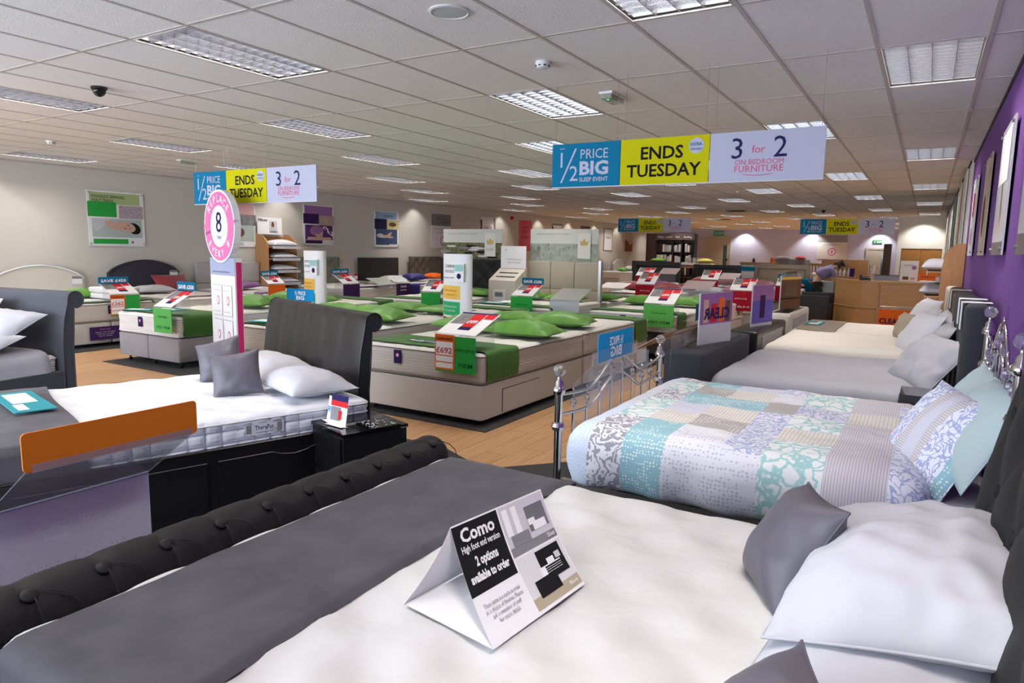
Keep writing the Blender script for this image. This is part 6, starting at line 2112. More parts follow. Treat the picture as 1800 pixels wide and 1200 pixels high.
m = MB()
for a0, a1 in ((12, 196), (190, 372)):
    n = 20
    for k in range(n):
        p0, p1 = math.radians(a0 + (a1 - a0) * k / n), math.radians(a0 + (a1 - a0) * (k + 1) / n)
        flat([(R0_ * math.cos(p0), C0 + R0_ * math.sin(p0)), (R1_ * math.cos(p0), C0 + R1_ * math.sin(p0)), (R1_ * math.cos(p1), C0 + R1_ * math.sin(p1)), (R0_ * math.cos(p1), C0 + R0_ * math.sin(p1))], -0.077, m)
m.build('pink_ring', PINKP, disc)
prints(disc, [([(R0_ * .95, C0 + .06), (R1_ * 1.12, C0 + .06), (.25, C0 - .1)], PINKP), ([(-R0_ * .95, C0 - .02), (-R1_ * 1.12, C0 - .02), (-.25, C0 + .13)], PINKP)], y=-0.0785)
for word, a_c, mid in (('REPLACE', 90, True), ('EVERY 8', 270, False)):
    mb = MB()
    n = len(word)
    for k, chh in enumerate(word):
        if chh == ' ': continue
        da = (k - (n - 1) / 2) * 17
        ang = math.radians(a_c - da if mid else a_c + da)
        vs, fs, x0, x1 = text_mesh(chh, 0.01)
        rad = 0.246 if mid else 0.315
        rot = ang - PI / 2 if mid else ang + PI / 2
        cx, cz = rad * math.cos(ang), C0 + rad * math.sin(ang)
        sz = 0.105
        out = []
        for v in vs:
            a, b = (v[0] - (x0 + x1) / 2) * sz, v[1] * sz
            out.append((cx + a * math.cos(rot) - b * math.sin(rot), -0.0805, cz + a * math.sin(rot) + b * math.cos(rot)))
        mb.add(out, fs)
    mb.build('lettering', CARD, disc)
letters(disc, [('8', 0, C0 - .06, .30, 'c', 0.0)], NAVYP, y=-0.079)
letters(disc, [('YEARS', 0, C0 - .13, .05, 'c', 0, .11)], NAVYP, y=-0.079)
prints(t, [(rc(-.295, .295, 1.28, 1.46), mat('blue_grey_print', (158, 164, 190), .5)), (rc(-.295, .295, .1, .40), mat('blue_grey_print2', (158, 166, 200), .5)), (rc(-.12, .02, .62, .76), LGREYP)] +
       [(rc(a - .105, a + .105, b - .16, b + .16), GREYP) for a in (-.12, .12) for b in (1.02, .66)] + [(rc(a - .101, a + .101, b - .156, b + .156), CARD) for a in (-.12, .12) for b in (1.02, .66)] +
       [(ell(a + .01, b, .035, .05, 12), PINKP if True else CARD) for a in (-.12, .12) for b in (1.02, .66)] + [(ell(a + .01, b, .022, .035, 10), CARD) for a in (-.12, .12) for b in (1.02, .66)], y=-0.062)
letters(t, [('Replace your mattress every 8 years', 0, 1.31, .028, 'c', 0, .4)], NAVYP, y=-0.075)
letters(t, [('Is it time to change', -.12, 1.12, .018, 'c', 0, .15), ('Do you wake tired', .12, 1.12, .018, 'c', 0, .15), ('your old mattress', -.12, .9, .018, 'c', 0, .15), ('or feel stiff', .12, .9, .018, 'c', 0, .12)], MAGP, y=-0.075)

# ================================================================ WALL POSTERS
def poster(label, y, z, w, h, items, words=(), side='L', frame=None, ink=NAVYP, tilt=0.0):
    if side == 'L':
        t = thing('poster', label, 'poster', (XL + 0.025, y, z), PI / 2)
    else:
        t = thing('poster', label, 'poster', ((XR if y < YW else XR - .03) - 0.03, y, z), -PI / 2)
    m = MB(); m.box(-w / 2, w / 2, 0, 0.012, 0, h); m.build('board', CARD if frame is None else frame, t)
    its = []
    for it in items:
        if len(it) == 5:
            its.append((rc(-w / 2 + it[0] * w, -w / 2 + it[1] * w, it[2] * h, it[3] * h), it[4]))
        else:
            its.append(([(-w / 2 + a * w, b * h) for a, b in it[0]], it[1]))
    if its:
        prints(t, its, y=-0.002)
    if words:
        letters(t, [(s, -w / 2 + a * w, b * h, c * h, 'l', 0.0, d * w) for s, a, b, c, d in words], ink, y=-0.012)
    for sx in (-1, 1):
        for sz in (0.04, h - 0.04):
            m = MB(); m.cyl(0, 0, 0, 0.02, 0.012, 8, M=Matrix.Translation((sx * (w / 2 - .03), -0.014, sz)) @ Matrix.Rotation(-PI / 2, 4, 'X')); m.build('fixing', SILVM, t)
    return t
E_ = lambda cx, cy, a, b, n=18, rot=0: [(cx + a * math.cos(2 * PI * k / n) * math.cos(rot) - b * math.sin(2 * PI * k / n) * math.sin(rot), cy + a * math.cos(2 * PI * k / n) * math.sin(rot) + b * math.sin(2 * PI * k / n) * math.cos(rot)) for k in range(n)]
SHEETP = mat('pale_sheet_print', (176, 190, 186), .6)
poster('green poster with a sleeping face on the white wall, closest to the shop front', 7.23, 1.53, 1.04, 1.0,
       [(.04, .93, .76, .97, GRNL), (.0, .5, .53, .80, GRNP), (.54, .98, .51, .75, mat('spring_print', (196, 180, 190), .6, var=.5, vscale=30)),
        (.06, .95, .16, .5, SHEETP), ([(.06, .35), (.06, .5), (.4, .5), (.14, .26)], LGREYP), (E_(.66, .36, .2, .09, 18, -.25), SKINP), (E_(.80, .33, .13, .1, 14, -.5), BLACKP),
        (E_(.70, .35, .13, .085, 18, -.3), SKINP), (E_(.64, .33, .02, .012, 8), REDP), (E_(.70, .39, .025, .006, 8, -.3), BLACKP), (E_(.73, .33, .02, .006, 8, -.3), BLACKP), (E_(.42, .38, .16, .06, 12, -.4), SKINP),
        (.07, .68, .04, .13, GRNP), (.74, .78, .05, .1, GREYP)],
       [('POCKET SPRING', .08, .87, .07, .56), ('MATTRESS', .08, .80, .07, .37)], ink=mat('dark_ink', (60, 70, 60), .6))
poster('pink and grey poster mostly behind the round pink sign', 9.9, 1.55, 0.85, 0.98, [(.0, .95, .72, .97, mat('blush_print', (216, 170, 170), .5)), (.3, 1, .48, .72, PHOTOG), (.1, .93, .12, .48, SHEETP), (E_(.5, .32, .14, .1), BROWNP), (.1, .6, .03, .1, LGREYP)])
poster('purple poster with a baby in a striped hat on the white wall', 12.2, 1.62, 1.0, 0.97,
       [(.05, .95, .72, .98, MAUVEP), (.0, .5, .53, .78, DPURP), (.5, 1, .5, .75, mat('warm_grey_print', (176, 158, 150), .6)), (E_(.72, .63, .1, .06, 12, -.8), SKINP),
        (.05, .95, .13, .5, mat('plum_print', (92, 52, 112), .6)), (E_(.42, .36, .22, .13), mat('hat_mauve', (150, 110, 140), .6)), (E_(.5, .28, .12, .12), SKINP), (E_(.43, .36, .16, .09), MAUVEP),
        ([(.6, .45), (.7, .48), (.95, .32), (.95, .22), (.75, .34)], CARD), ([(.66, .44), (.69, .46), (.78, .36), (.74, .34)], DPURP), ([(.8, .39), (.83, .41), (.93, .29), (.88, .28)], DPURP), (.12, .9, .13, .2, SKINP),
        (E_(.47, .29, .012, .008, 6), BLACKP), (E_(.55, .27, .012, .008, 6), BLACKP), (E_(.52, .22, .02, .01, 8), REDP), (.05, .6, .04, .12, DPURP)],
       [('ADVANCED', .08, .88, .06, .4), ('MATTRESS', .08, .80, .06, .36)], ink=mat('mauve_ink', (170, 130, 180), .5))
poster('blue poster with an open hand on the white wall', 14.7, 1.60, 1.0, 0.98,
       [(.05, .92, .78, .98, mat('sky_print', (150, 176, 206), .5)), (.0, .5, .5, .78, mat('ink_blue_print', (40, 44, 72), .5)), (.5, 1, .5, .76, mat('straw_print', (206, 200, 150), .5)), (E_(.74, .64, .16, .06, 12), BROWNP), (.05, .93, .06, .5, mat('steel_blue_print', (70, 86, 120), .5)),
        (E_(.45, .3, .24, .04, 12, .1), SKINP), (E_(.6, .36, .12, .035, 10, .5), SKINP), (E_(.62, .28, .16, .025, 10, 0), SKINP), (E_(.22, .32, .14, .06, 12), LGREYP), (.6, .93, .0, .08, CARD)],
       [('TEMPUR', .34, .84, .08, .4)], ink=mat('deep_blue_ink', (30, 50, 110), .5))
poster('grey and white poster with a small pink ring on the white wall', 17.2, 1.6, 1.0, 1.03,
       [(.0, 1, .66, 1, GREYP), (E_(.6, .22, .14, .14, 20), PINKP), (E_(.6, .22, .10, .10, 20), CARD)], [('Sleep like no one', .2, .84, .07, .6), ('ever before', .4, .74, .07, .45), ('We can help you find it', .1, .55, .045, .7), ('the perfect bed', .3, .45, .045, .45)], ink=NAVYP)
poster('white advert with VALUE lettering between two figures above the dark banner', 19.85, 1.65, 0.95, 1.02, [(0, 1, 0, 1, CARD), (.86, 1, .0, .98, GREYP), (E_(.05, .86, .08, .05), BROWNP), (.0, .12, .5, .82, BROWNP)], [('VALUE', .2, .6, .16, .6)], ink=mat('value_ink', (130, 40, 120), .5))
poster('pink poster partly behind the flock banner', 22.4, 1.55, 1.0, 1.12, [(0, 1, 0, 1, mat('rose_poster', (214, 84, 110), .5))], [('the cost', .2, .76, .08, .5), ('of one', .2, .6, .1, .4), ('in ten', .2, .42, .13, .55)], ink=mat('dark_rose_ink', (110, 30, 60), .5))
poster('silver framed white poster just above the flock banner', 25.0, 1.6, 0.9, 1.05, [(.06, .94, .05, .95, CARD), (E_(0.05, .8, .06, .1), BROWNP)], frame=GREYP)
poster('slim dark topped poster just above the flock banner', 27.65, 1.6, 0.95, 1.05, [(0, 1, .6, 1, mat('dark_taupe_print', (110, 100, 104), .5))])
poster('tall white poster in a thin dark frame far along the white wall', 30.2, 1.6, 1.0, 1.05, [(.05, .95, .04, .96, CARD)], [('Dreams', .2, .55, .14, .55)], frame=GREYP, ink=mat('plum_ink', (110, 60, 120), .5))
poster('brown and cream poster at the far end of the white wall', 32.8, 1.6, 1.05, 0.95, [(0, 1, 0, 1, mat('dusty_print', (190, 176, 170), .5)), ([(0, 0), (1, 0), (1, .5), (.7, .3), (.4, .55), (0, .6)], mat('rust_print', (140, 80, 62), .5))])

# purple wall
PW_ = [(4.15, 0.95, 'large pale poster on the purple wall, first from the camera', LGREYP, [(0, 1, .0, .12, SILVM), (E_(.6, .62, .25, .2), LGREYP), (E_(.6, .62, .2, .15), CARD)], 'LIEGE'),
       (5.95, 0.85, 'tall pale poster on the purple wall, second from the camera', LGREYP, [(0, 1, .0, .1, SILVM), (E_(.5, .6, .05, .36, 14, .2), GREYP), (.1, .9, .55, .95, CARD)], ''),
       (7.75, 0.72, 'sand toned poster on the purple wall, third from the camera', mat('sand_poster', (196, 176, 158), .5), [(.1, .9, .12, .9, mat('sand_poster2', (206, 190, 172), .5)), (E_(.5, .4, .2, .22), BROWNP)], ''),
       (9.75, 0.80, 'white poster with a red figure on the purple wall, fourth from the camera', CARD, [(.35, .7, .5, .8, REDP), (E_(.5, .25, .15, .12), PINKP)], '')]
for y, w_, lab, base, its, tx in PW_:
    poster(lab, y, 1.62, w_, 0.90, its, [(tx, .4, .2, .07, .3)] if tx else (), side='R', frame=mat('pale_poster_stock', (214, 212, 214), .35, coat=.4) if base is LGREYP else base)
for k, (y, w_, z, h, mm) in enumerate(((12.6, 1.1, 0.9, 1.95, CARD), (14.6, 0.9, 0.9, 1.95, mat('cream_banner', (210, 204, 190), .6)), (17.5, 1.2, 1.2, 1.6, mat('teal_banner', (120, 170, 160), .6)), (21.5, 1.2, 1.2, 1.6, CARD))):
    t = thing('wall_banner', ['tall white banner just beyond the purple paint', 'tall cream banner beyond the pillow stand', 'pale teal banner far along the cream wall', 'last pale banner along the cream wall'][k], 'banner', (XR - 0.055, y, z), -PI / 2)
    m = MB(); m.box(-w_ / 2, w_ / 2, 0, 0.015, 0, h); m.build('board', mm, t)
    m = MB(); m.box(-w_ / 2 - .01, w_ / 2 + .01, -0.004, 0.018, h, h + .02); m.build('rail', SILVM, t)
# sale notice on the far lilac wall
t = thing('wall_notice', 'grey and white notice with a pink ring on the far lilac wall', 'poster', (-4.42, YF - 0.03, 1.38))
m = MB(); m.box(-.72, .72, 0, .02, 0, 1.35); m.build('board', CARD, t)
prints(t, [(rc(-.72, .72, .88, 1.35), mat('mid_grey_board', (160, 158, 168), .5)), (ell(0, .38, .2, .2), PINKP), (ell(0, .38, .15, .15), CARD), (ell(0, .38, .05, .09), PINKP)], y=-.002)
letters(t, [('Sleep like no one', .1, 1.15, .12, 'c', 0, .9), ('ever before', .2, .98, .12, 'c', 0, .6), ('We can help you find it', 0, .72, .07, 'c', 0, .9)], GREYP, y=-.006)

# ================================================================ RECEPTION AREA
t = thing('reception_counter', 'curved beech reception counter with a horizontal rail', 'counter', (0, 0, 0))
def cpt(u):
    # front line, bending back at the armchair end
    x = -1.62 + 2.0 * u
    y = 15.15 + 0.9 * max(0, 0.28 - u) ** 1.4 * 4 - 0.35 * u
    return x, y
segs = [(0.0, 0.415), (0.425, 1.0)]
for a, b in segs:
    for z0, z1 in ((0.05, 0.57), (0.60, 1.08)):
        m = MB(); N = 12
        m.grid(lambda u, v: (cpt(a + (b - a) * u)[0], cpt(a + (b - a) * u)[1], z0 + (z1 - z0) * v), N, 1)
        m.grid(lambda u, v: (cpt(a + (b - a) * u)[0], cpt(a + (b - a) * u)[1] + 0.03, z0 + (z1 - z0) * v), N, 1)
        m.build('front_panel', DESKW, t)
m = MB()
m.tube([(cpt(u / 16)[0], cpt(u / 16)[1] - 0.012, 0.585) for u in range(17)], 0.014, 5); m.build('mid_rail', DESKW, t)
m = MB(); x, y = cpt(0.42); m.box(x - 0.02, x + 0.02, y - 0.02, y + 0.04, 0.03, 1.08); m.build('upright', DESKW, t)
m = MB()
top = [(cpt(u / 16)[0], cpt(u / 16)[1] - 0.03) for u in range(17)] + [(0.38, 15.3), (-1.3, 15.75), (-1.66, 16.3)]
m.prism(top, 1.08, 1.115, axis='z'); m.build('counter_top', DESKW, t)
m = MB(); m.prism([(a, b + .15) for a, b in top[:17]] + [(0.38, 15.3), (-1.3, 15.75)], 0.008, 0.06, axis='z'); m.build('plinth', BLKM, t)
def on_counter(name, label, cat, x, y, rz=0):
    return thing(name, label, cat, (x, y, 1.115), rz)
t = on_counter('telephone', 'black desk telephone on the reception counter', 'telephone', -1.05, 15.3, 0.2)
m = MB(); m.prism([(-.1, 0), (.1, 0), (.1, .07), (-.1, .025)], -.09, .09); m.build('base', BLK, t)
m = MB(); m.tube([(-.075, -.06, .05), (-.075, -.05, .085), (-.075, .05, .1), (-.075, .07, .08)], .018, 6); m.build('handset', BLK, t)
m = MB(); m.box(-.02, .07, -.06, .04, .052, .056); m.build('keypad', LGREYP, t)
t = on_counter('monitor', 'low grey monitor back on the reception counter', 'monitor', -0.62, 15.35)
m = MB(); m.box(-.27, .27, 0, .03, .0, .1); m.build('casing', mat('monitor_grey', (120, 126, 150), .4), t)
m = MB(); m.box(-.28, .28, -.004, .034, .1, .115); m.build('top_edge', BLK, t)
t = on_counter('counter_poster', 'white portrait card with a purple spot standing on the counter', 'advert card', -0.30, 15.15)
m = MB(); m.box(-.15, .15, 0, .006, 0, .4); m.box(-.15, .15, 0, .08, 0, .006); m.build('board', CARD, t)
prints(t, [(ell(.08, .27, .04, .04), MAUVEP), (rc(-.1, .0, .04, .1), BROWNP), (rc(.03, .1, .04, .09), SKINP), (rc(-.1, .05, .3, .33), LGREYP)], y=-.002)
t = on_counter('clearance_card', 'small orange CLEARANCE card on the counter', 'sign', 0.02, 15.12)
m = MB(); m.box(-.16, .16, 0, .006, .03, .17); m.build('board', ORP, t)
m = MB(); m.prism([(-.1, 0), (.02, 0), (.006, .04)], -.17, .17); m.build('holder_foot', ACRYL, t)
letters(t, [('CLEARANCE', 0, .09, .04, 'c', .02, .22)], NAVYP, y=-.002)
for k in range(2):
    t = on_counter('paper_stack', ['stack of white papers below the orange counter card', 'small open box of leaflets on the counter beside the pillow stand'][k], 'papers', 0.02 + .22 * k, 14.93 + .1 * k)
    if k == 0:
        for q in range(3):
            m = MB(); m.box(-.14 + .005 * q, .14, -.1, .1, .012 * q, .012 * q + .011); m.build('sheets', CARD, t)
    else:
        m = MB(); m.box(-.1, .1, -.08, .08, 0, .012); m.box(-.1, .1, -.08, -.07, 0, .1); m.box(-.1, -.09, -.08, .08, 0, .1); m.box(.09, .1, -.08, .08, 0, .1); m.build('box', CARD, t)
        m = MB(); m.box(-.08, .08, -.06, .06, .012, .12); m.build('leaflets', LGREYP, t)
# clearance easel
t = thing('clearance_board', 'orange CLEARANCE board in a wire frame in front of the counter', 'sign', (-0.33, 13.7, 0.0))
m = MB(); m.box(-.36, .36, 0, .01, .15, .66); m.build('board', ORP, t)
letters(t, [('CLEARANCE', -.33, .42, .125, 'l', .03, .66)], NAVYP, y=-.004)
m = MB(); m.tube([(-.37, 0, .008), (-.37, 0, .66), (-.33, 0, .715), (.33, 0, .715), (.37, 0, .66), (.37, 0, .008)], .008, 5); m.build('wire_frame', SILVM, t)
m = MB()
for k in range(24):
    m.tube([(-.33 + .0287 * k, 0, .665), (-.32 + .0287 * k, 0, .715)], .003, 3)
m.build('wire_grid', SILVM, t)['kind'] = 'stuff'
m = MB(); m.tube([(-.37, 0, .012), (-.37, .35, .012), (.37, .35, .012), (.37, 0, .012)], .008, 5); m.build('frame_foot', SILVM, t)
# armchairs
def armchair(label, x, y, rz, w=0.72, h=0.78):
    t = thing('armchair', label, 'chair', (x, y, 0), rz)
    rbox(w / 2, .07, (h - .22) / 2, .02, 1, 1, 1, cen=(0, -.28, .22 + (h - .22) / 2)).build('backrest', BLKM, t, smooth=40)
    rbox(w / 2 - .08, .26, .07, .02, 1, 1, 1, cen=(0, .05, .36)).build('seat', BLKM, t, smooth=40)
    for s in (-1, 1):
        rbox(.05, .3, .18, .02, 1, 1, 1, cen=(s * (w / 2 - .05), .02, .42)).build('armrest', BLKM, t, smooth=40)
        for q in (-.28, .28):
            m = MB(); m.box(s * (w / 2 - .06) - .018, s * (w / 2 - .06) + .018, q - .018, q + .018, 0.008, .26); m.build('leg', WOOD, t)
    return t
armchair('black square armchair turned away, beside the reception counter', -2.0, 15.3, 0)
armchair('second black armchair just behind the first one by the counter', -1.95, 16.3, 0.1, 0.75, 0.8)

# ================================================================ FAR END OF THE SHOP
t = thing('headboard', 'grey headboard against the far wall behind the taupe one', 'headboard', (-4.0, 25.0, 0))
rbox(.6, .04, .6, .02, 1, 1, 1, cen=(0, 0, .84)).build('panel', GREYL, t, smooth=40)
for s in (-1, 1):
    m = MB(); m.box(s * .4 - .03, s * .4 + .03, -.02, .02, 0.008, .3); m.build('leg', BLKM, t)
t = thing('cabinet', 'oak topped cabinet with small ornaments behind the taupe headboard', 'cabinet', (-4.9, 24.0, 0))
m = MB(); m.box(-.55, .55, 0, .4, 0.05, 1.26); m.build('body', CREAMU, t)
m = MB(); m.box(-.58, .58, -.03, .43, 1.26, 1.31); m.build('top', WOOD, t)
m = MB(); m.box(-.5, -.02, -.02, 0, .1, 1.2); m.box(.02, .5, -.02, 0, .1, 1.2); m.build('doors', CREAMU, t)
def small(name, label, cat, x, y, z, prof, mm):
    t = thing(name, label, cat, (x, y, z))
    m = MB(); m.lathe(prof, 10); m.build('body', mm, t, smooth=40)
    return t
small('vase', 'small dark vase on the oak topped cabinet', 'vase', -5.05, 24.1, 1.31, [(.03, 0), (.06, .05), (.03, .1), (.05, .13)], BLK)
small('jar', 'orange jar on the oak topped cabinet', 'jar', -4.45, 24.1, 1.31, [(.06, 0), (.06, .12), (.04, .14), (.04, .17)], ORP)
pillow('white folded blanket on the grey far headboard', (-4.25, 24.9, 1.47), LINEN, w=0.5, h=0.25, t=0.12, n=10, seed=120, cat='blanket', name='folded_blanket')
pillow('red and white striped blanket on the grey far headboard', (-3.7, 24.9, 1.47), mat('red_stripe_cloth', (190, 60, 60), .7), w=0.35, h=0.25, t=0.14, n=10, seed=121, cat='blanket', name='folded_blanket')
# pine bed with slats
t = thing('slatted_bed', 'orange pine slatted bed end behind the reception counter', 'bed', (-2.5, 22.0, 0))
m = MB(); m.box(-.52, .52, 0, .05, 1.27, 1.34); m.build('top_rail', WOOD, t)
m = MB(); m.box(-.52, .52, 0, .05, .4, .47); m.build('lower_rail', WOOD, t)
for s in (-.5, .5):
    m = MB(); m.box(s - .03, s + .03, -.01, .06, 0.008, 1.36); m.build('post', WOOD, t)
sm = MB().box(-.018, .018, .01, .04, .47, 1.27).mesh('slat', WOOD)
for k in range(11):
    put(sm, 'slat', t, (-.42 + .084 * k, 0, 0))
t = thing('headboard', 'plain oak headboard behind the pine slatted bed end', 'headboard', (-2.2, 23.4, 0))
m = MB(); m.box(-.65, .65, 0, .05, .3, 1.46); m.build('panel', WOOD, t)
for s in (-.6, .6):
    m = MB(); m.box(s - .03, s + .03, .0, .05, 0.008, .3); m.build('leg', WOOD, t)
# shelf with white bottles in front of the pine bed
t = thing('display_table', 'small display table with white bottles behind the counter', 'table', (-2.15, 20.6, 0))
m = MB(); m.box(-.5, .5, -.2, .2, 1.0, 1.03); m.build('top', WOOD, t)
for x in (-.47, .47):
    for y in (-.17, .17):
        m = MB(); m.box(x - .02, x + .02, y - .02, y + .02, 0.008, 1.0); m.build('leg', WOOD, t)
m = MB(); m.box(-.47, .47, -.17, .17, .45, .47); m.build('lower_shelf', WOOD, t)
bt = None
for k in range(8):
    x = -2.55 + .105 * k
    if bt is None:
        bt = thing('bottle', 'white spray bottle on the display table behind the counter', 'bottle', (x, 20.55, 1.03), group='white bottles on the display table')
        m = MB(); m.lathe([(.03, 0), (.035, .02), (.035, .13), (.015, .17), (.015, .2)], 8); m.build('container', WPL, bt, smooth=40)
        m = MB(); m.cyl(0, 0, .2, .23, .018, 8); m.build('cap', LGREYP, bt)
    else:
        copy_tree(bt, (x, 20.55 + .03 * (k % 2), 1.03))
small('box', 'small purple box among the white bottles', 'box', -1.73, 20.5, 1.03, [(.06, 0), (.06, .22), (.05, .22), (.05, .21)], DPURP)
for k, (x, z, w_, h, mm) in enumerate(((-2.7, .6, .5, .35, BLUEP), (-2.3, .5, .4, .4, CARD), (-1.95, .62, .35, .3, BEIGEC), (-2.55, 1.05, .35, .08, CARD))):
    t = thing('packed_bedding', ['blue packed bedding below the display table', 'white packed bedding below the display table', 'beige packed bedding below the display table', 'flat white package on the display table'][k], 'package', (x, 20.2 if k < 3 else 20.6, z if k < 3 else 1.03))
    rbox(w_ / 2, .12, h / 2, .03, 1, 1, 1, cen=(0, 0, h / 2)).build('bag', mm, t, smooth=40)
    if k < 3:
        m = MB(); m.box(-w_ / 2, w_ / 2, -.12, .12, -z + .008, 0); m.build('stand', WOOD, t)
# pale framed whiteboard and red extinguisher by the door
t = thing('fire_extinguisher', 'red fire extinguisher by the pale door', 'extinguisher', (-3.05, 39.2, 0))
m = MB(); m.lathe([(.09, 0), (.1, .02), (.1, .55), (.05, .62), (.03, .66)], 12); m.build('cylinder', REDP, t, smooth=40)
m = MB(); m.box(-.06, .04, -.01, .01, .66, .72); m.build('valve', BLK, t)
t = thing('coat_hook_rack', 'wire rack beside the brown pillar behind the counter', 'rack', (-1.55, 24.2, 0))
m = MB()
for k in range(3):
    m.tube([(-.14, 0, .85 + .08 * k), (0, -.06, .98 + .08 * k), (.14, 0, 1.1 + .08 * k)], .008, 5)
m.build('wire_arms', SILVM, t)
m = MB(); m.cyl(0, 0.02, 0.008, 1.3, .015, 8); m.build('pole', SILVM, t)

# bedding shelves
t = thing('bedding_shelves', 'dark bedding shelves at the far end of the white wall', 'shelf', (-10.9, 33.0, 0))
for x in (-1.22, -0.72, 0.12, 0.55, 1.18):
    m = MB(); m.box(x - .03, x + .03, 0, .4, 0.0, 2.5); m.build('upright', BLKM, t)
m = MB(); m.box(-1.22, 1.18, .38, .41, 0, 2.5); m.build('back_panel', mat('dark_back', (54, 46, 44), .6), t)
for z in (.5, 1.05, 1.6, 2.1):
    m = MB(); m.box(-.72, 1.18, 0, .4, z - .02, z); m.build('shelf', BLKM, t)
m = MB(); m.box(-1.2, -.74, .0, .05, 0, 2.5); m.build('side_board', DARKW, t)
m = MB(); m.box(-.72, 1.18, -.02, .0, 2.2, 2.5); hd = m.build('header', mat('header_plum', (96, 80, 84), .5), t)
letters(hd, [('White', -.5, 2.3, .12, 'c', .02), ('Colour', -.08, 2.3, .12, 'c', .02), ('Kids', .35, 2.3, .12, 'c', .02), ('Bedding', .85, 2.3, .12, 'c', .02)], CARD, y=-.024)
rr = random.Random(11)
pk = {}
k = 0
for z in (.5, 1.05, 1.6):
    x = -11.55
    while x < -9.85:
        wd = rr.choice((.12, .14, .18))
        if abs(x - (-10.78)) > .1 and abs(x - (-10.35)) > .08:
            mm = rr.choice((LINEN, CREAMC, LGREYP, BLKM, SILVER, CREAMC, LINEN))
            h = rr.choice((.34, .38, .42))
            key = (mm.name, wd, h)
            if key not in pk:
                pk[key] = rbox(wd / 2 - .004, .14, h / 2, .02, 1, 1, 1, cen=(0, 0, h / 2)).mesh('bedding_pack', mm, 40)
            o = put(pk[key], 'bedding_pack', None, (x, 33.17, z))
            cn = {'white_pillowcase': 'white', 'cream_cotton': 'cream', 'pale_grey_print': 'pale grey', 'black_satin': 'black', 'silver_duvet_cotton': 'silver grey'}[mm.name]
            tag(o, '%s %s bedding pack on the %s dark shelf%s' % ({.12: 'slim', .14: 'medium', .18: 'wide'}[wd], cn, {.5: 'lowest', 1.05: 'middle', 1.6: 'top'}[z], ', by the uprights' if k % 2 else ''), 'package', 'bedding packs on the dark shelves')
            k += 1
        x += wd + .015
# round heap of pillows and towels on a table
t = thing('display_table', 'table heaped with white pillows in front of the bedding shelves', 'table', (-8.05, 28.0, 0))
m = MB(); m.box(-.75, .75, -.4, .4, .98, 1.02); m.build('top', WOOD, t)
for x in (-.7, .7):
    for y in (-.35, .35):
        m = MB(); m.box(x - .03, x + .03, y - .03, y + .03, 0.008, .98); m.build('leg', BLKM, t)
m = MB(); m.box(-.7, .7, -.34, .34, .55, .58); m.build('lower_shelf', BLKM, t)
for k, (x, dz, mm, lab) in enumerate(((-8.55, .0, LINEN, 'white pillow at the shelf end of the far pillow table'), (-8.1, .0, LINEN, 'white pillow in the middle of the far pillow table'), (-7.65, .0, CREAMC, 'cream pillow at the aisle end of the far pillow table'), (-7.75, .17, mat('lemon_cotton', (226, 220, 120), .8), 'lemon yellow pillow on top at the far pillow table'))):
    pillow(lab, (x, 27.9, 1.13 + dz), mm, w=0.62, h=0.5, t=0.2, n=12, seed=130 + k)
for k in range(5):
    small('rolled_towel', 'white rolled towel standing behind the far pillow heap, number of five alike', 'towel', -8.6 + .16 * k, 28.2, 1.02, [(.06, 0), (.065, .03), (.065, .35), (.04, .37)], LINEN)['group'] = 'rolled towels on the far pillow table'
for o in col.objects:
    if o.name.startswith('rolled_towel'):
        o['label'] = 'white rolled towel standing behind the heap on the far pillow table'
# dark bed with green pillow near the shelves
Bk = (-9.6, 25.2, 0)
bedset('in front of the far dark headboard', Bk, 1.5, 2.0, 0.8, 0.4, DIVD, TICK)
headboard('black headboard in front of the bedding shelves', (-9.75, 27.2, 0), 'slab', 1.7, 1.22, BLKM, 0.3, 0.1)
pillow('bright green pillow on the black headboard bed by the shelves', (-9.5, 27.35, 1.3), mat('lime_cotton', (120, 190, 50), .7), w=0.6, h=0.4, t=0.16, n=12, seed=140)
t = thing('small_table', 'low dark table carrying the bright green pillow', 'table', (-9.5, 27.4, 0))
m = MB(); m.box(-.5, .5, 0, .4, 1.16, 1.22); m.build('top', BLKM, t)
m = MB(); m.box(-.45, .45, .05, .35, 0.008, 1.16); m.build('body', BLKM, t)
t = thing('sale_board', 'blue half price board between the black and taupe headboards', 'sign', (-4.42, 20.4, .6))
m = MB(); m.box(-.2, .2, 0, .01, 0, .3); m.build('board', BLUEP, t)
m = MB(); m.box(-.17, .17, 0, .01, .33, .48); m.build('price_card', CARD, t)
m = MB(); m.box(-.2, .2, 0, .01, .5, .62); m.build('header', BLUEP, t)
m = MB(); m.box(-.01, .01, .01, .03, -.59, .62); m.build('pole', SILVM, t)
letters(t, [('½', 0, .07, .2, 'c', .02)], CARD, y=-.004)

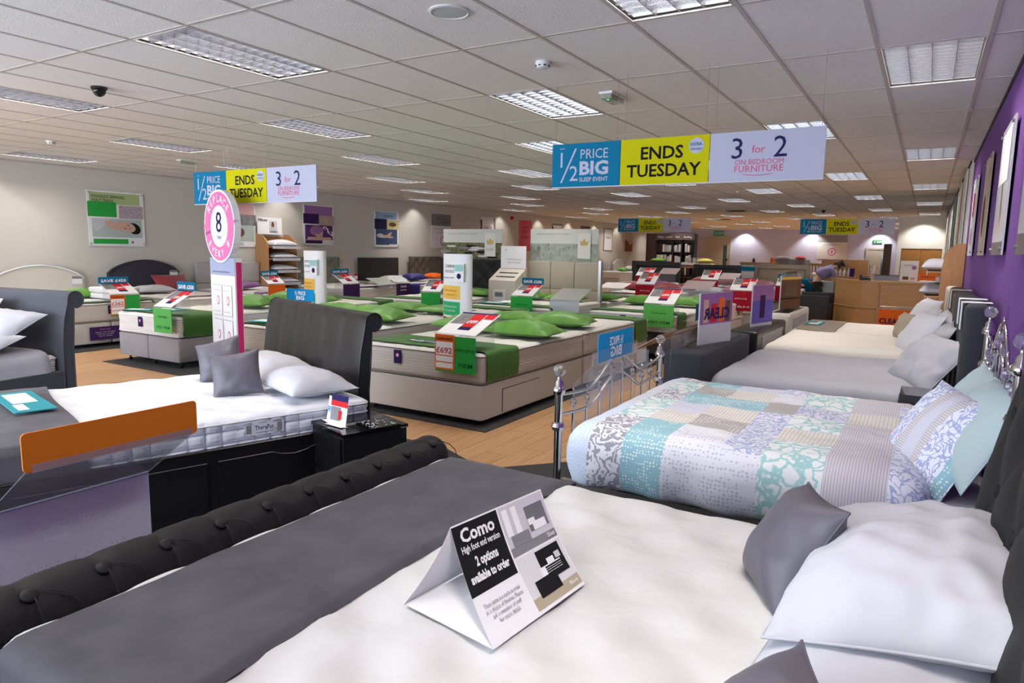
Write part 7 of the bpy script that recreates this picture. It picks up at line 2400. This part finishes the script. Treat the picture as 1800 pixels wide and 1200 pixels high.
# ================================================================ SHOP ASSISTANT
def person():
    t = thing('person', 'person in a lavender top and black trousers bending over beside the taupe headboard', 'person', (-2.52, 19.9, 0), 0.35)
    import bmesh
    def skin(name, joints, edges, m, sub=2, root=0):
        me = bpy.data.meshes.new(name)
        me.from_pydata([j[:3] for j in joints], edges, [])
        o = bpy.data.objects.new(name, me)
        col.objects.link(o)
        mod = o.modifiers.new('s', 'SKIN')
        for i, j in enumerate(joints):
            me.skin_vertices[0].data[i].radius = (j[3], j[4] if len(j) > 4 else j[3])
            me.skin_vertices[0].data[i].use_root = i == root
        s2 = o.modifiers.new('u', 'SUBSURF'); s2.levels = sub; s2.render_levels = sub
        dg = bpy.context.evaluated_depsgraph_get()
        nm = bpy.data.meshes.new_from_object(o.evaluated_get(dg))
        bpy.data.objects.remove(o)
        nm.materials.clear(); nm.materials.append(m)
        nm.polygons.foreach_set('use_smooth', [True] * len(nm.polygons))
        return put(nm, name, t)
    # body faces +x; hips back, torso bent forward
    J = [(0, 0, .93, .10, .11), (.12, 0, 1.1, .09, .10), (.30, 0, 1.22, .09, .11), (.42, 0, 1.28, .07), (.50, 0, 1.30, .055), (.60, 0, 1.31, .095, .085), (.66, 0, 1.24, .06),
         (.34, .17, 1.2, .055), (.42, .2, .98, .045), (.60, .17, .82, .035), (.68, .16, .77, .04),
         (.34, -.17, 1.2, .055), (.42, -.2, .98, .045), (.60, -.17, .82, .035), (.68, -.16, .77, .04),
         (.0, .09, .86, .1), (.02, .1, .5, .07), (-.04, .1, .1, .045), (.1, .1, .045, .035),
         (.0, -.09, .86, .1), (.1, -.1, .5, .07), (.08, -.1, .1, .045), (.22, -.1, .045, .035)]
    Ed = [(0, 1), (1, 2), (2, 3), (3, 4), (4, 5), (5, 6), (2, 7), (7, 8), (8, 9), (9, 10), (2, 11), (11, 12), (12, 13), (13, 14), (0, 15), (15, 16), (16, 17), (17, 18), (0, 19), (19, 20), (20, 21), (21, 22)]
    skin('body', J, Ed, SKIN)
    skin('top', [(0.03, 0, 1.02, .165, .185), (.12, 0, 1.1, .17, .19), (.30, 0, 1.22, .165, .19), (.40, 0, 1.27, .10), (.35, .18, 1.19, .07), (.41, .2, 1.02, .06), (.35, -.18, 1.19, .07), (.41, -.2, 1.02, .06)], [(0, 1), (1, 2), (2, 3), (2, 4), (4, 5), (2, 6), (6, 7)], mat('lavender_top', (150, 140, 180), .8))
    skin('trousers', [(.02, 0, 1.0, .16, .18), (0, .09, .84, .115), (.02, .1, .5, .085), (-.04, .1, .12, .07), (0, -.09, .84, .115), (.1, -.1, .5, .085), (.08, -.1, .12, .07)], [(0, 1), (1, 2), (2, 3), (0, 4), (4, 5), (5, 6)], BLKM)
    skin('hair', [(.55, 0, 1.36, .09, .09), (.62, 0, 1.39, .07, .08), (.5, 0, 1.33, .07)], [(0, 1), (0, 2)], HAIR, 1)
    m = MB()
    for s in (-1, 1):
        for k in range(4):
            m.tube([(.68, s * .16 + .018 * (k - 1.5), .76), (.73, s * .16 + .02 * (k - 1.5), .735), (.75, s * .16 + .02 * (k - 1.5), .70)], .008, 5)
        m.tube([(.66, s * .125, .78), (.69, s * .10, .75)], .009, 5)
    m.build('fingers', SKIN, t, smooth=True)
    m = MB()
    for yy, xx in ((.1, 0), (-.1, .12)):
        m.box(xx - .1, xx + .16, yy - .045, yy + .045, 0.0, .07)
    m.build('shoes', BLK, t)
person()
